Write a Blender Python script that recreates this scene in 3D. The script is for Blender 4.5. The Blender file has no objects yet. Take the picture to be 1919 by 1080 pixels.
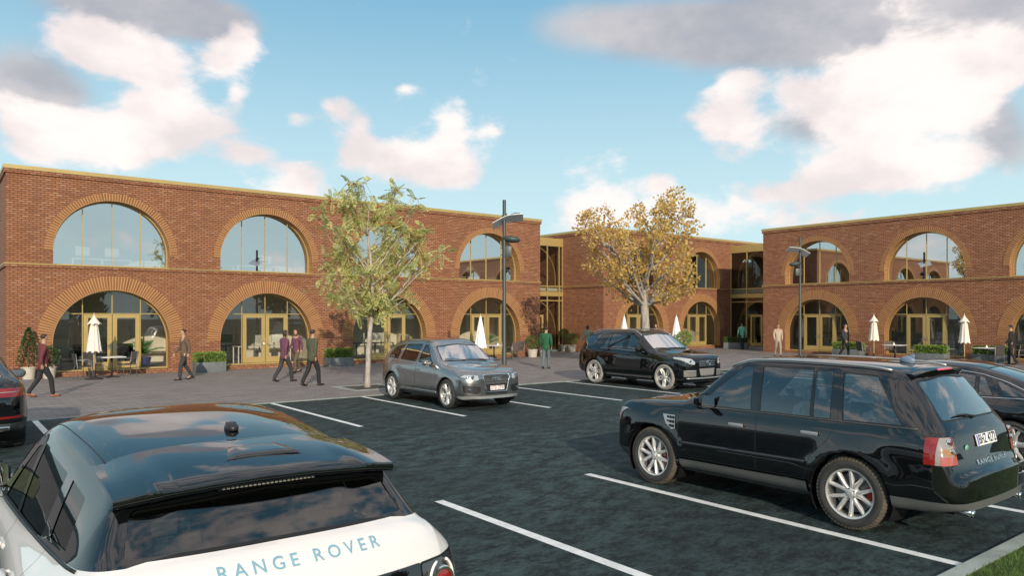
import bpy, bmesh, math, random
from mathutils import Vector, Matrix, Euler
from mathutils.geometry import tessellate_polygon
from mathutils.bvhtree import BVHTree
R = math.radians
SC = bpy.context.scene
COL = SC.collection

# ------------------------------------------------------------------ camera
YAW = R(52.085)                       # camera heading, measured from +X
cd = bpy.data.cameras.new("Camera")
cam = bpy.data.objects.new("Camera", cd)
COL.objects.link(cam)
cam.location = (0, 0, 2.2)
cam.rotation_euler = (R(90), 0, YAW - R(90))
cd.sensor_width = 36
cd.lens = 26.06
cd.shift_y = 0.0270
cd.clip_start = 0.05
cd.clip_end = 2000
SC.camera = cam

# ------------------------------------------------------------------ exposure
SC.view_settings.view_transform = 'Standard'
SC.view_settings.look = 'None'
SC.view_settings.gamma = 1
SC.view_settings.exposure = 0.0
SC.view_settings.use_curve_mapping = False

# ------------------------------------------------------------------ sun
SUN = Vector((-0.40, -0.865, 0.345)).normalized()      # direction towards the sun
SUN_EL = math.asin(SUN.z)
SUN_ROT = math.atan2(SUN.x, SUN.y)
ld = bpy.data.lights.new("Sun", 'SUN')
ld.energy = 4.2
ld.angle = R(0.5)
ld.color = (1.0, 0.85, 0.66)
sun = bpy.data.objects.new("Sun", ld)
COL.objects.link(sun)
sun.rotation_euler = (-SUN).to_track_quat('-Z', 'Y').to_euler()
sun.location = SUN * 60

# ------------------------------------------------------------------ node helpers
class NT:
    """Small wrapper to write shader graphs briefly."""
    def __init__(s, tree):
        s.t = tree
        s.n = tree.nodes
        s.l = tree.links
    def new(s, typ, **kw):
        nd = s.n.new(typ)
        for k, v in kw.items():
            if k.startswith('_'):
                setattr(nd, k[1:], v)
            else:
                s.put(nd, k, v)
        return nd
    def put(s, nd, key, v):
        sock = nd.inputs[int(key[1:])] if key[0] == 'i' and key[1:].isdigit() else nd.inputs[key.replace('_', ' ')]
        if isinstance(v, bpy.types.NodeSocket):
            s.l.new(v, sock)
        else:
            sock.default_value = v
    def math(s, op, a, b=0.0, c=0.0, clamp=False):
        nd = s.n.new('ShaderNodeMath')
        nd.operation = op
        nd.use_clamp = clamp
        s.put(nd, 'i0', a); s.put(nd, 'i1', b); s.put(nd, 'i2', c)
        return nd.outputs[0]
    def vmath(s, op, a, b=(0, 0, 0)):
        nd = s.n.new('ShaderNodeVectorMath')
        nd.operation = op
        s.put(nd, 'i0', a); s.put(nd, 'i1', b)
        return nd
    def mix(s, f, a, b, typ='MIX'):
        nd = s.n.new('ShaderNodeMix')
        nd.data_type = 'RGBA'
        nd.blend_type = typ
        nd.clamp_factor = True
        s.put(nd, 'i0', f); s.put(nd, 'i6', a); s.put(nd, 'i7', b)
        return nd.outputs[2]
    def map(s, v, a, b, c=0.0, d=1.0, smooth=True):
        nd = s.n.new('ShaderNodeMapRange')
        nd.interpolation_type = 'SMOOTHSTEP' if smooth else 'LINEAR'
        s.put(nd, 'i0', v); s.put(nd, 'i1', a); s.put(nd, 'i2', b); s.put(nd, 'i3', c); s.put(nd, 'i4', d)
        return nd.outputs[0]
    def noise(s, vec, scale, detail=4, rough=0.5, dist=0.0):
        nd = s.n.new('ShaderNodeTexNoise')
        if vec is not None:
            s.put(nd, 'Vector', vec)
        s.put(nd, 'Scale', scale); s.put(nd, 'Detail', detail); s.put(nd, 'Roughness', rough); s.put(nd, 'Distortion', dist)
        return nd

def c3(c):
    return (c[0], c[1], c[2], 1.0)

# ------------------------------------------------------------------ world: Nishita sky with clouds
W = bpy.data.worlds.new("World")
SC.world = W
W.use_nodes = True
W.node_tree.nodes.clear()
w = NT(W.node_tree)
sky = w.new('ShaderNodeTexSky', _sky_type='NISHITA', _sun_disc=False, _sun_elevation=SUN_EL, _sun_rotation=SUN_ROT,
            _air_density=1.0, _dust_density=0.6, _ozone_density=2.2)
tc = w.new('ShaderNodeTexCoord')
D = w.vmath('NORMALIZE', tc.outputs['Generated']).outputs[0]
sep = w.new('ShaderNodeSeparateXYZ', Vector=D)
DZ = sep.outputs[2]
up = w.math('MAXIMUM', DZ, 0.0)
den = w.math('ADD', up, 0.16)
px_ = w.math('DIVIDE', sep.outputs[0], den)
py_ = w.math('DIVIDE', sep.outputs[1], den)
P = w.new('ShaderNodeCombineXYZ', X=px_, Y=py_, Z=0.0).outputs[0]
# angular coordinates (metres on a unit cylinder round the place, not the camera)
AZ = w.math('ARCTAN2', sep.outputs[1], sep.outputs[0])
EL = w.math('ARCSINE', DZ)
AE = w.new('ShaderNodeCombineXYZ', X=sep.outputs[0], Y=sep.outputs[1], Z=w.math('MULTIPLY', DZ, 1.7)).outputs[0]
n1 = w.noise(AE, 6.5, 9, 0.60, 0.25).outputs[0]
n2 = w.noise(AE, 11.0, 6, 0.6, 0.1).outputs[0]
def blobs(lst):
    tot = None
    for az, el, ra, re, amp in lst:
        dx = w.math('MULTIPLY', w.math('SUBTRACT', AZ, R(az)), 1 / R(ra))
        dy = w.math('MULTIPLY', w.math('SUBTRACT', EL, R(el)), 1 / R(re))
        r2 = w.math('ADD', w.math('MULTIPLY', dx, dx), w.math('MULTIPLY', dy, dy))
        g = w.math('MULTIPLY', w.math('EXPONENT', w.math('MULTIPLY', r2, -1.0)), amp)
        tot = g if tot is None else w.math('ADD', tot, g)
    return tot
WHITE = [(81.1, 17.5, 3.03, 2.32, 0.85), (77.5, 17.1, 2.05, 1.81, 0.6), (82.3, 18.3, 1.89, 1.72, 0.4), (72.6, 18.7, 2.05, 1.2, 0.75), (74.0, 17.5, 1.48, 1.12, 0.5), (72.0, 19.8, 1.15, 0.95, 0.5), (72.4, 15.7, 0.9, 1.03, 0.5), (85.0, 11.8, 2.71, 1.89, 0.6), (81.7, 11.9, 2.87, 1.72, 0.65), (77.8, 13.4, 3.12, 1.98, 0.85), (74.0, 13.4, 2.21, 1.12, 0.7), (76.8, 11.5, 5.25, 1.63, 0.4), (71.5, 11.8, 1.89, 0.77, 0.7), (68.1, 9.9, 2.13, 1.72, 0.75), (85.0, 10.0, 2.38, 1.46, 0.25), (68.3, 14.3, 1.07, 0.6, 0.55), (65.2, 15.2, 1.8, 1.12, 0.7), (63.5, 14.3, 0.9, 0.86, 0.45), (60.3, 16.9, 1.07, 0.43, 0.4), (63.9, 12.4, 1.8, 1.38, 0.8), (60.3, 11.8, 3.69, 1.81, 0.9), (56.6, 11.0, 2.95, 1.72, 0.75), (56.6, 14.0, 1.23, 1.12, 0.45), (53.9, 14.0, 1.15, 0.43, 0.4), (45.9, 7.8, 2.95, 1.63, 0.7), (40.7, 9.9, 1.31, 0.86, 0.6), (40.3, 7.7, 3.61, 1.29, 0.4), (35.1, 16.9, 1.72, 1.03, 0.6), (31.5, 16.1, 1.89, 1.2, 0.55), (36.4, 14.3, 2.46, 1.63, 0.85), (34.5, 11.9, 2.71, 1.29, 0.5), (28.7, 14.9, 3.94, 2.24, 0.85), (24.0, 15.7, 3.61, 2.41, 0.95), (19.7, 15.7, 2.71, 2.06, 0.8), (20.9, 13.2, 1.89, 1.55, 0.4), (26.7, 12.5, 3.44, 1.63, 0.5), (28.7, 9.3, 3.94, 1.46, 0.7), (32.6, 9.0, 3.03, 1.55, 0.55), (24.0, 9.8, 4.26, 1.29, 0.65), (20.9, 10.2, 2.79, 0.95, 0.4), (18.8, 15.9, 1.8, 1.89, 0.5), (28.7, 6.7, 5.74, 0.95, 0.4)]
GREY = [(76.5, 20.4, 5.1, 2.0, 1.00), (80.8, 20.2, 4.8, 1.4, 0.70), (73.0, 20.2, 2.7, 1.4, 0.50), (85.3, 14.9, 2.9, 2.6, 0.70), (83.5, 14.0, 3.4, 1.3, 0.40), (47.1, 21.6, 5.6, 2.3, 0.60), (41.1, 20.6, 5.5, 2.3, 0.85), (34.5, 20.1, 6.1, 2.9, 1.00), (28.7, 19.7, 5.6, 2.6, 1.00), (23.4, 19.5, 5.2, 2.3, 1.10), (18.6, 18.0, 3.6, 2.4, 1.00), (30.8, 13.8, 4.0, 1.2, 0.60), (28.7, 12.4, 3.9, 1.2, 0.45), (19.4, 12.7, 2.2, 2.4, 0.75), (18.0, 10.2, 2.1, 1.7, 0.50)]
hi = w.map(EL, R(25), R(38), 0, .50)                       # broken cloud overhead
behind = w.map(w.math('ABSOLUTE', w.math('SUBTRACT', AZ, YAW)), R(42), R(58), 0, .16)
genr = w.math('MAXIMUM', hi, behind)
fw = w.math('ADD', w.math('ADD', blobs(WHITE), genr), w.math('MULTIPLY', w.math('SUBTRACT', n1, 0.5), 2.0))
fw = w.math('ADD', fw, w.math('MULTIPLY', w.math('SUBTRACT', n2, 0.5), 1.1))
mw = w.map(fw, 0.20, 0.66)
fg = w.math('ADD', w.math('ADD', blobs(GREY), w.math('MULTIPLY', genr, 0.40)), w.math('MULTIPLY', w.math('SUBTRACT', w.noise(AE, 2.9, 7, 0.5, 0.2).outputs[0], 0.5), 1.4))
mg = w.map(fg, 0.22, 0.85)
skyc = w.mix(0.6, sky.outputs[0], (2.7, 6.9, 9.6, 1))
skyc = w.mix(w.map(EL, R(2), R(28), 0.85, 0.0), skyc, (7.9, 10.3, 10.6, 1))
shade = w.noise(AE, 6.5, 5, 0.55).outputs[0]
white = w.mix(w.map(shade, 0.35, 0.62), (9.6, 8.6, 8.6, 1), (12.3, 11.2, 10.8, 1))
grey = w.mix(w.map(shade, 0.33, 0.68), (5.0, 4.8, 5.3, 1), (7.8, 7.1, 7.1, 1))
c1 = w.mix(w.math('MULTIPLY', mg, 0.85), skyc, grey)
c2 = w.mix(w.math('MULTIPLY', mw, 0.96), c1, white)
bg = w.new('ShaderNodeBackground', Color=c2, Strength=0.09)
wo = w.new('ShaderNodeOutputWorld', Surface=bg.outputs[0])

# ------------------------------------------------------------------ scene helpers
def tag(o, label=None, cat=None, group=None, kind=None):
    if label: o['label'] = label
    if cat: o['category'] = cat
    if group: o['group'] = group
    if kind: o['kind'] = kind
    return o

def empty(name, loc=(0, 0, 0), rz=0.0, label=None, cat=None, group=None):
    o = bpy.data.objects.new(name, None)
    COL.objects.link(o)
    o.location = loc
    o.rotation_euler = (0, 0, rz)
    o.empty_display_size = 0.2
    return tag(o, label, cat, group)

def link(name, me, parent=None, mats=None):
    o = bpy.data.objects.new(name, me)
    COL.objects.link(o)
    if mats is not None:
        for m in (mats if isinstance(mats, (list, tuple)) else [mats]):
            me.materials.append(m)
    if parent: o.parent = parent
    return o

def copy_tree(o, parent=None, **over):
    c = o.copy()
    COL.objects.link(c)
    c.parent = parent
    for ch in o.children:
        copy_tree(ch, c)
    return c

class MB:
    """Mesh builder: collects verts and faces, one object at the end."""
    def __init__(s):
        s.v = []; s.f = []; s.m = []; s.uv = {}
    def add(s, vs, fs, mi=0):
        b = len(s.v)
        s.v += [tuple(p) for p in vs]
        for f in fs:
            s.f.append(tuple(b + i for i in f)); s.m.append(mi)
        return b
    def box(s, x0, x1, y0, y1, z0, z1, mi=0):
        s.add([(x0, y0, z0), (x1, y0, z0), (x1, y1, z0), (x0, y1, z0), (x0, y0, z1), (x1, y0, z1), (x1, y1, z1), (x0, y1, z1)],
              [(0, 3, 2, 1), (4, 5, 6, 7), (0, 1, 5, 4), (1, 2, 6, 5), (2, 3, 7, 6), (3, 0, 4, 7)], mi)
    def bevbox(s, x0, x1, y0, y1, z0, z1, b, mi=0):
        """box with bevelled edges (all twelve)"""
        bm = bmesh.new()
        bmesh.ops.create_cube(bm, size=1)
        for v in bm.verts:
            v.co = Vector(((x0 + x1) / 2 + v.co.x * (x1 - x0), (y0 + y1) / 2 + v.co.y * (y1 - y0), (z0 + z1) / 2 + v.co.z * (z1 - z0)))
        bmesh.ops.bevel(bm, geom=bm.edges[:], offset=b, segments=2, profile=0.6, affect='EDGES')
        s.bm(bm, mi)
    def bm(s, bm, mi=0, M=None):
        bm.verts.index_update()
        s.add([(M @ v.co if M else v.co) for v in bm.verts], [[v.index for v in f.verts] for f in bm.faces], mi)
        bm.free()
    def tube(s, pts, rad, n=8, mi=0, caps=True):
        pts = [Vector(p) for p in pts]
        if not isinstance(rad, (list, tuple)): rad = [rad] * len(pts)
        rings = []
        t0 = (pts[1] - pts[0]).normalized()
        u = t0.orthogonal().normalized()
        base = len(s.v)
        for i, p in enumerate(pts):
            t = (pts[min(i + 1, len(pts) - 1)] - pts[max(i - 1, 0)]).normalized()
            u = (u - t * u.dot(t))
            u = u.normalized() if u.length > 1e-6 else t.orthogonal().normalized()
            v = t.cross(u)
            for k in range(n):
                a = 2 * math.pi * k / n
                s.v.append(tuple(p + (u * math.cos(a) + v * math.sin(a)) * rad[i]))
        for i in range(len(pts) - 1):
            for k in range(n):
                a, b = base + i * n + k, base + i * n + (k + 1) % n
                s.f.append((a, b, b + n, a + n)); s.m.append(mi)
        if caps:
            s.f.append(tuple(base + k for k in reversed(range(n)))); s.m.append(mi)
            s.f.append(tuple(base + (len(pts) - 1) * n + k for k in range(n))); s.m.append(mi)
    def lathe(s, prof, n=24, mi=0, M=None, close=False):
        """prof: list of (r, z) turned about z."""
        base = len(s.v)
        for r, z in prof:
            for k in range(n):
                a = 2 * math.pi * k / n
                p = Vector((r * math.cos(a), r * math.sin(a), z))
                s.v.append(tuple(M @ p if M else p))
        for i in range(len(prof) - 1):
            for k in range(n):
                a, b = base + i * n + k, base + i * n + (k + 1) % n
                s.f.append((a, b, b + n, a + n)); s.m.append(mi)
        if close:
            s.f.append(tuple(base + k for k in reversed(range(n)))); s.m.append(mi)
            s.f.append(tuple(base + (len(prof) - 1) * n + k for k in range(n))); s.m.append(mi)
    def prism(s, poly, h0, h1, axis='z', mi=0):
        """extrude a 2D polygon along an axis: x -> (y,z), y -> (x,z), z -> (x,y)"""
        def P3(p, h):
            return {'x': (h, p[0], p[1]), 'y': (p[0], h, p[1]), 'z': (p[0], p[1], h)}[axis]
        n = len(poly)
        fs = [tuple(range(n)), tuple(reversed(range(n, 2 * n)))] + [(i, (i + 1) % n, n + (i + 1) % n, n + i)[::-1] for i in range(n)]
        s.add([P3(p, h0) for p in poly] + [P3(p, h1) for p in poly], fs, mi)
    def build(s, name, mats, parent=None, smooth=False, angle=None, recalc=True):
        me = bpy.data.meshes.new(name)
        me.from_pydata(s.v, [], s.f)
        for m in (mats if isinstance(mats, (list, tuple)) else [mats]):
            me.materials.append(m)
        me.polygons.foreach_set('material_index', s.m)
        if recalc:
            bm = bmesh.new(); bm.from_mesh(me)
            bmesh.ops.recalc_face_normals(bm, faces=bm.faces[:])
            if angle:
                for e in bm.edges:
                    if len(e.link_faces) == 2 and e.calc_face_angle(0) > R(angle): e.smooth = False
            bm.to_mesh(me); bm.free()
        if smooth or angle:
            me.polygons.foreach_set('use_smooth', [True] * len(me.polygons))
        me.update()
        o = bpy.data.objects.new(name, me)
        COL.objects.link(o)
        if parent: o.parent = parent
        return o

def text_mesh(body, size, extrude=0.0, spacing=1.0, bold=0.0):
    """lettering as a mesh, centred on its origin in the XY plane"""
    cu = bpy.data.curves.new('lettering', 'FONT')
    cu.body = body; cu.size = size; cu.extrude = extrude
    cu.space_character = spacing
    cu.align_x = 'CENTER'; cu.align_y = 'CENTER'
    cu.resolution_u = 3
    cu.offset = bold
    ob = bpy.data.objects.new('lettering', cu)
    COL.objects.link(ob)
    dg = bpy.context.evaluated_depsgraph_get()
    me = bpy.data.meshes.new_from_object(ob.evaluated_get(dg))
    bpy.data.objects.remove(ob); bpy.data.curves.remove(cu)
    me.materials.clear()
    return me

# ------------------------------------------------------------------ materials
MAT = {}
def mat(name):
    m = bpy.data.materials.new(name)
    m.use_nodes = True
    m.node_tree.nodes.clear()
    MAT[name] = m
    return m, NT(m.node_tree)

def pbr(name, col, rough=0.5, metal=0.0, coat=0.0, var=0.0, vscale=3.0, bump=0.0, bscale=40.0, spec=0.5, sheen=0.0, trans=0.0, emit=None):
    m, t = mat(name)
    co = t.new('ShaderNodeTexCoord').outputs['Object']
    cc = c3(col)
    if var:
        nn = t.noise(co, vscale, 5, 0.6).outputs[0]
        cc = t.mix(t.map(nn, 0.3, 0.7), c3([x * (1 - var) for x in col]), c3([min(1, x * (1 + var)) for x in col]))
    b = t.new('ShaderNodeBsdfPrincipled', Base_Color=cc, Roughness=rough, Metallic=metal)
    t.put(b, 'Coat Weight', coat); t.put(b, 'Coat Roughness', 0.03); t.put(b, 'Specular IOR Level', spec)
    if trans: t.put(b, 'Transmission Weight', trans)
    if emit:
        t.put(b, 'Emission Color', c3(emit[0])); t.put(b, 'Emission Strength', emit[1])
    if bump:
        bn = t.new('ShaderNodeBump', Strength=bump, Distance=0.02, Height=t.noise(co, bscale, 4, 0.6).outputs[0])
        t.put(b, 'Normal', bn.outputs[0])
    t.new('ShaderNodeOutputMaterial', Surface=b.outputs[0])
    return m

def glass(name, tint, refl, rough=0.0, lens=False, amount=0.9):
    """thin pane: a tinted see-through sheet under a mirror-like coat"""
    m, t = mat(name)
    tr = t.new('ShaderNodeBsdfTransparent', Color=c3(tint))
    gl = t.new('ShaderNodeBsdfGlossy', Color=c3((amount, amount, amount)), Roughness=rough)
    fr = t.new('ShaderNodeFresnel', IOR=1.5)
    f = t.math('ADD', t.math('MULTIPLY', fr.outputs[0], 1.6), refl, clamp=True)
    mx = t.new('ShaderNodeMixShader', Fac=f, i1=tr.outputs[0], i2=gl.outputs[0])
    t.new('ShaderNodeOutputMaterial', Surface=mx.outputs[0])
    return m
# ================================================================== materials of the place
def brick_mat(name, cols, mortar, use_uv=False, bw=0.225, rh=0.075, ms=0.012, bumpd=0.006, offset=0.5):
    m, t = mat(name)
    tcn = t.new('ShaderNodeTexCoord')
    if use_uv:
        vec = tcn.outputs['UV']
    else:
        # wall faces run along x or along y: use whichever lies in the face
        geo = t.new('ShaderNodeSeparateXYZ', Vector=tcn.outputs['Object'])
        nor = t.new('ShaderNodeSeparateXYZ', Vector=tcn.outputs['Normal'])
        isx = t.math('GREATER_THAN', t.math('ABSOLUTE', nor.outputs[0]), 0.7)
        u = t.math('ADD', t.math('MULTIPLY', geo.outputs[0], t.math('SUBTRACT', 1.0, isx)), t.math('MULTIPLY', geo.outputs[1], isx))
        vec = t.new('ShaderNodeCombineXYZ', X=u, Y=geo.outputs[2], Z=0.0).outputs[0]
    br = t.new('ShaderNodeTexBrick', Vector=vec, Color1=(0, 0, 0, 1), Color2=(1, 1, 1, 1), Mortar=(0.5, 0.5, 0.5, 1))
    br.offset = offset
    t.put(br, 'Scale', 1.0); t.put(br, 'Brick Width', bw); t.put(br, 'Row Height', rh); t.put(br, 'Mortar Size', ms)
    t.put(br, 'Mortar Smooth', 0.15); t.put(br, 'Bias', 0.0)
    ramp = t.new('ShaderNodeValToRGB', Fac=br.outputs['Color'])
    els = ramp.color_ramp.elements
    while len(els) < len(cols): els.new(0.5)
    for i, c in enumerate(cols):
        els[i].position = i / (len(cols) - 1); els[i].color = c3(c)
    big = t.noise(vec, 0.55, 4, 0.6).outputs[0]
    fine = t.noise(vec, 60, 3, 0.6).outputs[0]
    col = t.mix(t.map(big, 0.3, 0.7, 0.0, 0.42), ramp.outputs[0], c3([x * 0.62 for x in cols[1]]))
    col = t.mix(t.math('MULTIPLY', t.map(fine, 0.35, 0.75), 0.35), col, c3([x * 1.25 for x in cols[-1]]))
    col = t.mix(br.outputs['Fac'], col, c3(mortar))
    b = t.new('ShaderNodeBsdfPrincipled', Base_Color=col, Roughness=0.85)
    h = t.math('SUBTRACT', t.math('MULTIPLY', fine, 0.25), br.outputs['Fac'])
    bn = t.new('ShaderNodeBump', Strength=0.9, Distance=bumpd, Height=h)
    t.put(b, 'Normal', bn.outputs[0])
    t.new('ShaderNodeOutputMaterial', Surface=b.outputs[0])
    return m

M_BRICK = brick_mat('red_brick', [(.205, .068, .032), (.30, .106, .046), (.37, .148, .062), (.31, .118, .070), (.45, .23, .13)], (.120, .058, .032), ms=0.016)
M_ARCH = brick_mat('arch_brick', [(.19, .068, .025), (.25, .094, .034), (.29, .118, .044), (.215, .078, .028)], (.40, .25, .115), use_uv=True, bw=3.0, rh=.092, ms=.016, bumpd=.004, offset=0)
M_ARCH_IN = brick_mat('arch_reveal_brick', [(.30, .135, .045), (.38, .18, .06), (.42, .21, .075)], (.10, .05, .025), use_uv=True, bw=.21, rh=.075, ms=.010, bumpd=.004)
M_GOLD = pbr('gold_anodised_metal', (.47, .345, .135), rough=.38, metal=.35, var=.06, vscale=1.2, bump=.08, bscale=300)
M_PLASTER = pbr('cream_plaster', (.78, .72, .60), rough=.8, var=.05, vscale=2)
M_CEIL = pbr('ceiling_paint', (.60, .58, .52), rough=.9)
M_CARPET = pbr('office_carpet', (.22, .21, .20), rough=.95, var=.25, vscale=30)
M_ROOF = pbr('roof_felt', (.16, .15, .14), rough=.9, var=.2, vscale=1)
M_PANE = glass('window_pane', (.86, .90, .87), 0.50, amount=1.0)
M_PANE_LOW = glass('ground_floor_pane', (.84, .86, .83), 0.06)
M_STEEL = pbr('brushed_steel', (.55, .55, .54), rough=.3, metal=1)
M_WHITE = pbr('white_laminate', (.80, .80, .78), rough=.4)
M_BLACKPL = pbr('black_plastic', (.015, .015, .016), rough=.45)
M_STONE = pbr('pale_kerb_stone', (.27, .31, .29), rough=.8, var=.25, vscale=2.5, bump=.25, bscale=60)
m, t = mat('road_paint_white')
co = t.new('ShaderNodeTexCoord').outputs['Object']
wn = t.math('ADD', t.math('MULTIPLY', t.noise(co, 38, 6, .75).outputs[0], .75), t.math('MULTIPLY', t.noise(co, 3.5, 4, .6).outputs[0], .35))
pc = t.mix(t.map(t.noise(co, 6, 4, .6).outputs[0], .3, .7), (.62, .64, .64, 1), (.78, .79, .79, 1))
pc = t.mix(t.map(wn, .62, .70, 0, .8), pc, (.10, .13, .13, 1))
t.new('ShaderNodeOutputMaterial', Surface=t.new('ShaderNodeBsdfPrincipled', Base_Color=pc, Roughness=.7, Normal=t.new('ShaderNodeBump', Strength=.4, Distance=.01, Height=wn).outputs[0]).outputs[0])
M_LINE = m

# asphalt: dark, blue-green, cloudy patches and fine grit
m, t = mat('asphalt')
co = t.new('ShaderNodeTexCoord').outputs['Object']
mp = t.new('ShaderNodeMapping', Vector=co)
mp.inputs['Rotation'].default_value = (0, 0, R(-38))
mp.inputs['Scale'].default_value = (0.75, 1.35, 1)
a1 = t.noise(mp.outputs[0], 15.0, 9, 0.82, 0.0).outputs[0]
a2 = t.noise(co, 110, 3, 0.7).outputs[0]
a3 = t.noise(co, 0.35, 3, 0.5).outputs[0]
mid = t.noise(mp.outputs[0], 3.6, 6, 0.62, 0.3).outputs[0]
a1m = t.math('ADD', t.math('MULTIPLY', a1, .6), t.math('MULTIPLY', mid, .4))
col = t.mix(t.map(a1m, 0.42, 0.60), (.003, .0075, .0095, 1), (.055, .100, .102, 1))
col = t.mix(t.map(a2, 0.56, 0.80, 0, .35), col, (.10, .13, .13, 1))
col = t.mix(t.map(a3, 0.35, 0.65, 0, .45), col, (.010, .018, .021, 1))
b = t.new('ShaderNodeBsdfPrincipled', Base_Color=col, Roughness=.82)
t.put(b, 'Specular IOR Level', .35)
hh = t.math('ADD', t.math('MULTIPLY', a2, 1.0), t.math('MULTIPLY', a1, .8))
t.put(b, 'Normal', t.new('ShaderNodeBump', Strength=.8, Distance=.02, Height=hh).outputs[0])
t.new('ShaderNodeOutputMaterial', Surface=b.outputs[0])
M_ASPH = m

# block paving: long purple-grey setts with paler ones among them
m, t = mat('block_paving')
co = t.new('ShaderNodeTexCoord').outputs['Object']
sp = t.new('ShaderNodeSeparateXYZ', Vector=co)
vec = t.new('ShaderNodeCombineXYZ', X=sp.outputs[0], Y=sp.outputs[1], Z=0.0).outputs[0]
br = t.new('ShaderNodeTexBrick', Vector=vec, Color1=(0, 0, 0, 1), Color2=(1, 1, 1, 1), Mortar=(.5, .5, .5, 1))
t.put(br, 'Scale', 1.0); t.put(br, 'Brick Width', .42); t.put(br, 'Row Height', .16); t.put(br, 'Mortar Size', .006)
rp = t.new('ShaderNodeValToRGB', Fac=br.outputs['Color'])
for i, c in enumerate([(.135, .120, .118), (.195, .175, .170), (.165, .152, .152), (.26, .235, .228)]):
    if i > 1: rp.color_ramp.elements.new(i / 3)
for i, c in enumerate([(.135, .120, .118), (.195, .175, .170), (.165, .152, .152), (.26, .235, .228)]):
    rp.color_ramp.elements[i].position = i / 3; rp.color_ramp.elements[i].color = c3(c)
st = t.new('ShaderNodeMapping', Vector=co); st.inputs['Scale'].default_value = (.5, 2.4, 1)
p1 = t.noise(st.outputs[0], 1.6, 6, .6).outputs[0]
p2 = t.noise(co, 70, 4, .6).outputs[0]
col = t.mix(t.map(p1, .36, .66, 0, .6), rp.outputs[0], (.27, .245, .235, 1))
col = t.mix(t.map(p2, .4, .8, 0, .4), col, (.14, .13, .13, 1))
col = t.mix(br.outputs['Fac'], col, (.05, .045, .045, 1))
b = t.new('ShaderNodeBsdfPrincipled', Base_Color=col, Roughness=.75)
t.put(b, 'Normal', t.new('ShaderNodeBump', Strength=.6, Distance=.006, Height=t.math('SUBTRACT', t.math('MULTIPLY', p2, .4), br.outputs['Fac'])).outputs[0])
t.new('ShaderNodeOutputMaterial', Surface=b.outputs[0])
M_PAVE = m
M_SOIL = pbr('tree_pit_soil', (.055, .048, .038), rough=.95, var=.4, vscale=8, bump=.8, bscale=50)
M_TURF = pbr('turf', (.045, .085, .018), rough=.95, var=.35, vscale=5, bump=.8, bscale=90)

# ================================================================== ground
def sheet(name, poly, z, m, kind='structure'):
    mb = MB(); mb.add([(x, y, z) for x, y in poly], [tuple(range(len(poly)))])
    o = mb.build(name, m, recalc=False)
    if o.data.polygons[0].normal.z < 0:
        o.data.flip_normals()
    return tag(o, kind=kind)
def rect(x0, x1, y0, y1): return [(x0, y0), (x1, y0), (x1, y1), (x0, y1)]
sheet('ground', rect(-400, 400, -400, 400), 0.0, M_ASPH)
KY = 18.38
sheet('paving', [(-40, KY + .06), (32.0, KY + .06), (32.0, 0), (60, 0), (60, 70), (-40, 70)], .008, M_PAVE)
mb = MB(); mb.box(-40, 32.0, KY - .06, KY + .06, -.05, .016); mb.box(31.94, 32.06, 0, KY - .06, -.05, .016)
tag(mb.build('kerb', M_STONE), kind='structure')
mb = MB(); mb.bevbox(-40, 60, 2.56, 2.70, -.05, .03, .006)
tag(mb.build('kerb', M_STONE), kind='structure')
sheet('turf', rect(-40, 60, -20, 2.56), .012, M_TURF)
# bay markings
mk = 0
for x0 in (-3.35, -.85, 1.65, 4.15, 6.65, 9.13, 11.57, 14.03, 16.52, 19.0, 21.5, 24.0, 26.5, 29.0):
    sheet('road_marking', rect(x0 - .055, x0 + .055, 13.38, KY - .07), .004, M_LINE)
for x0 in (-.3, 2.2, 4.71, 7.13, 9.60, 12.1, 14.6, 17.1):
    sheet('road_marking', rect(x0 - .06, x0 + .06, 2.72, 7.46), .004, M_LINE)
# grass blades on the verge by the camera
rnd = random.Random(5)
mb = MB()
for i in range(26000):
    x = rnd.uniform(6.2, 10.0); y = 2.555 - abs(rnd.gauss(0, .5)) if rnd.random() < .8 else rnd.uniform(.6, 2.55)
    h = rnd.uniform(.02, .05); a = rnd.uniform(0, 6.3); wd = .0022
    dx, dy = math.cos(a) * wd, math.sin(a) * wd
    lx, ly = rnd.uniform(-.02, .02), rnd.uniform(-.02, .02)
    mb.add([(x - dx, y - dy, .01), (x + dx, y + dy, .01), (x + lx, y + ly, .01 + h)], [(0, 1, 2)])
M_GRASS = pbr('grass_blade', (.075, .14, .025), rough=.6, var=.5, vscale=6)
tag(mb.build('grass', M_GRASS, recalc=False), kind='stuff', label='short green lawn grass beyond the pale kerb')
# tree pits set in the paving
def tree_pit(x, y, label):
    root = empty('tree_pit', (x, y, 0), 0, label, 'tree pit', 'tree pits in the paving')
    mb = MB()
    a, b_ = .62, .80
    for bx in ((-b_, b_, -b_, -a), (-b_, b_, a, b_), (-b_, -a, -a, a), (a, b_, -a, a)):
        mb.box(bx[0], bx[1], bx[2], bx[3], -.02, .022)
    mb.build('surround', M_STONE, root)
    mb = MB(); mb.box(-a, a, -a, a, -.02, .013)
    mb.build('soil', M_SOIL, root)

# ================================================================== buildings
RA = 1.94            # clear radius of every arch
HS, HU = 1.20, 4.51  # springing heights
SP = 5.775
TOP, STR = 7.42, 4.03
REV = .48
def arch_pts(c, hs, r, z0, n=40):
    """outline of an arched opening, anticlockwise seen from outside"""
    pts = [(c - r, z0), (c + r, z0)]
    for i in range(n + 1):
        a = math.pi * i / n
        pts.append((c + r * math.cos(a), hs + r * math.sin(a)))
    return pts

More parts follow.
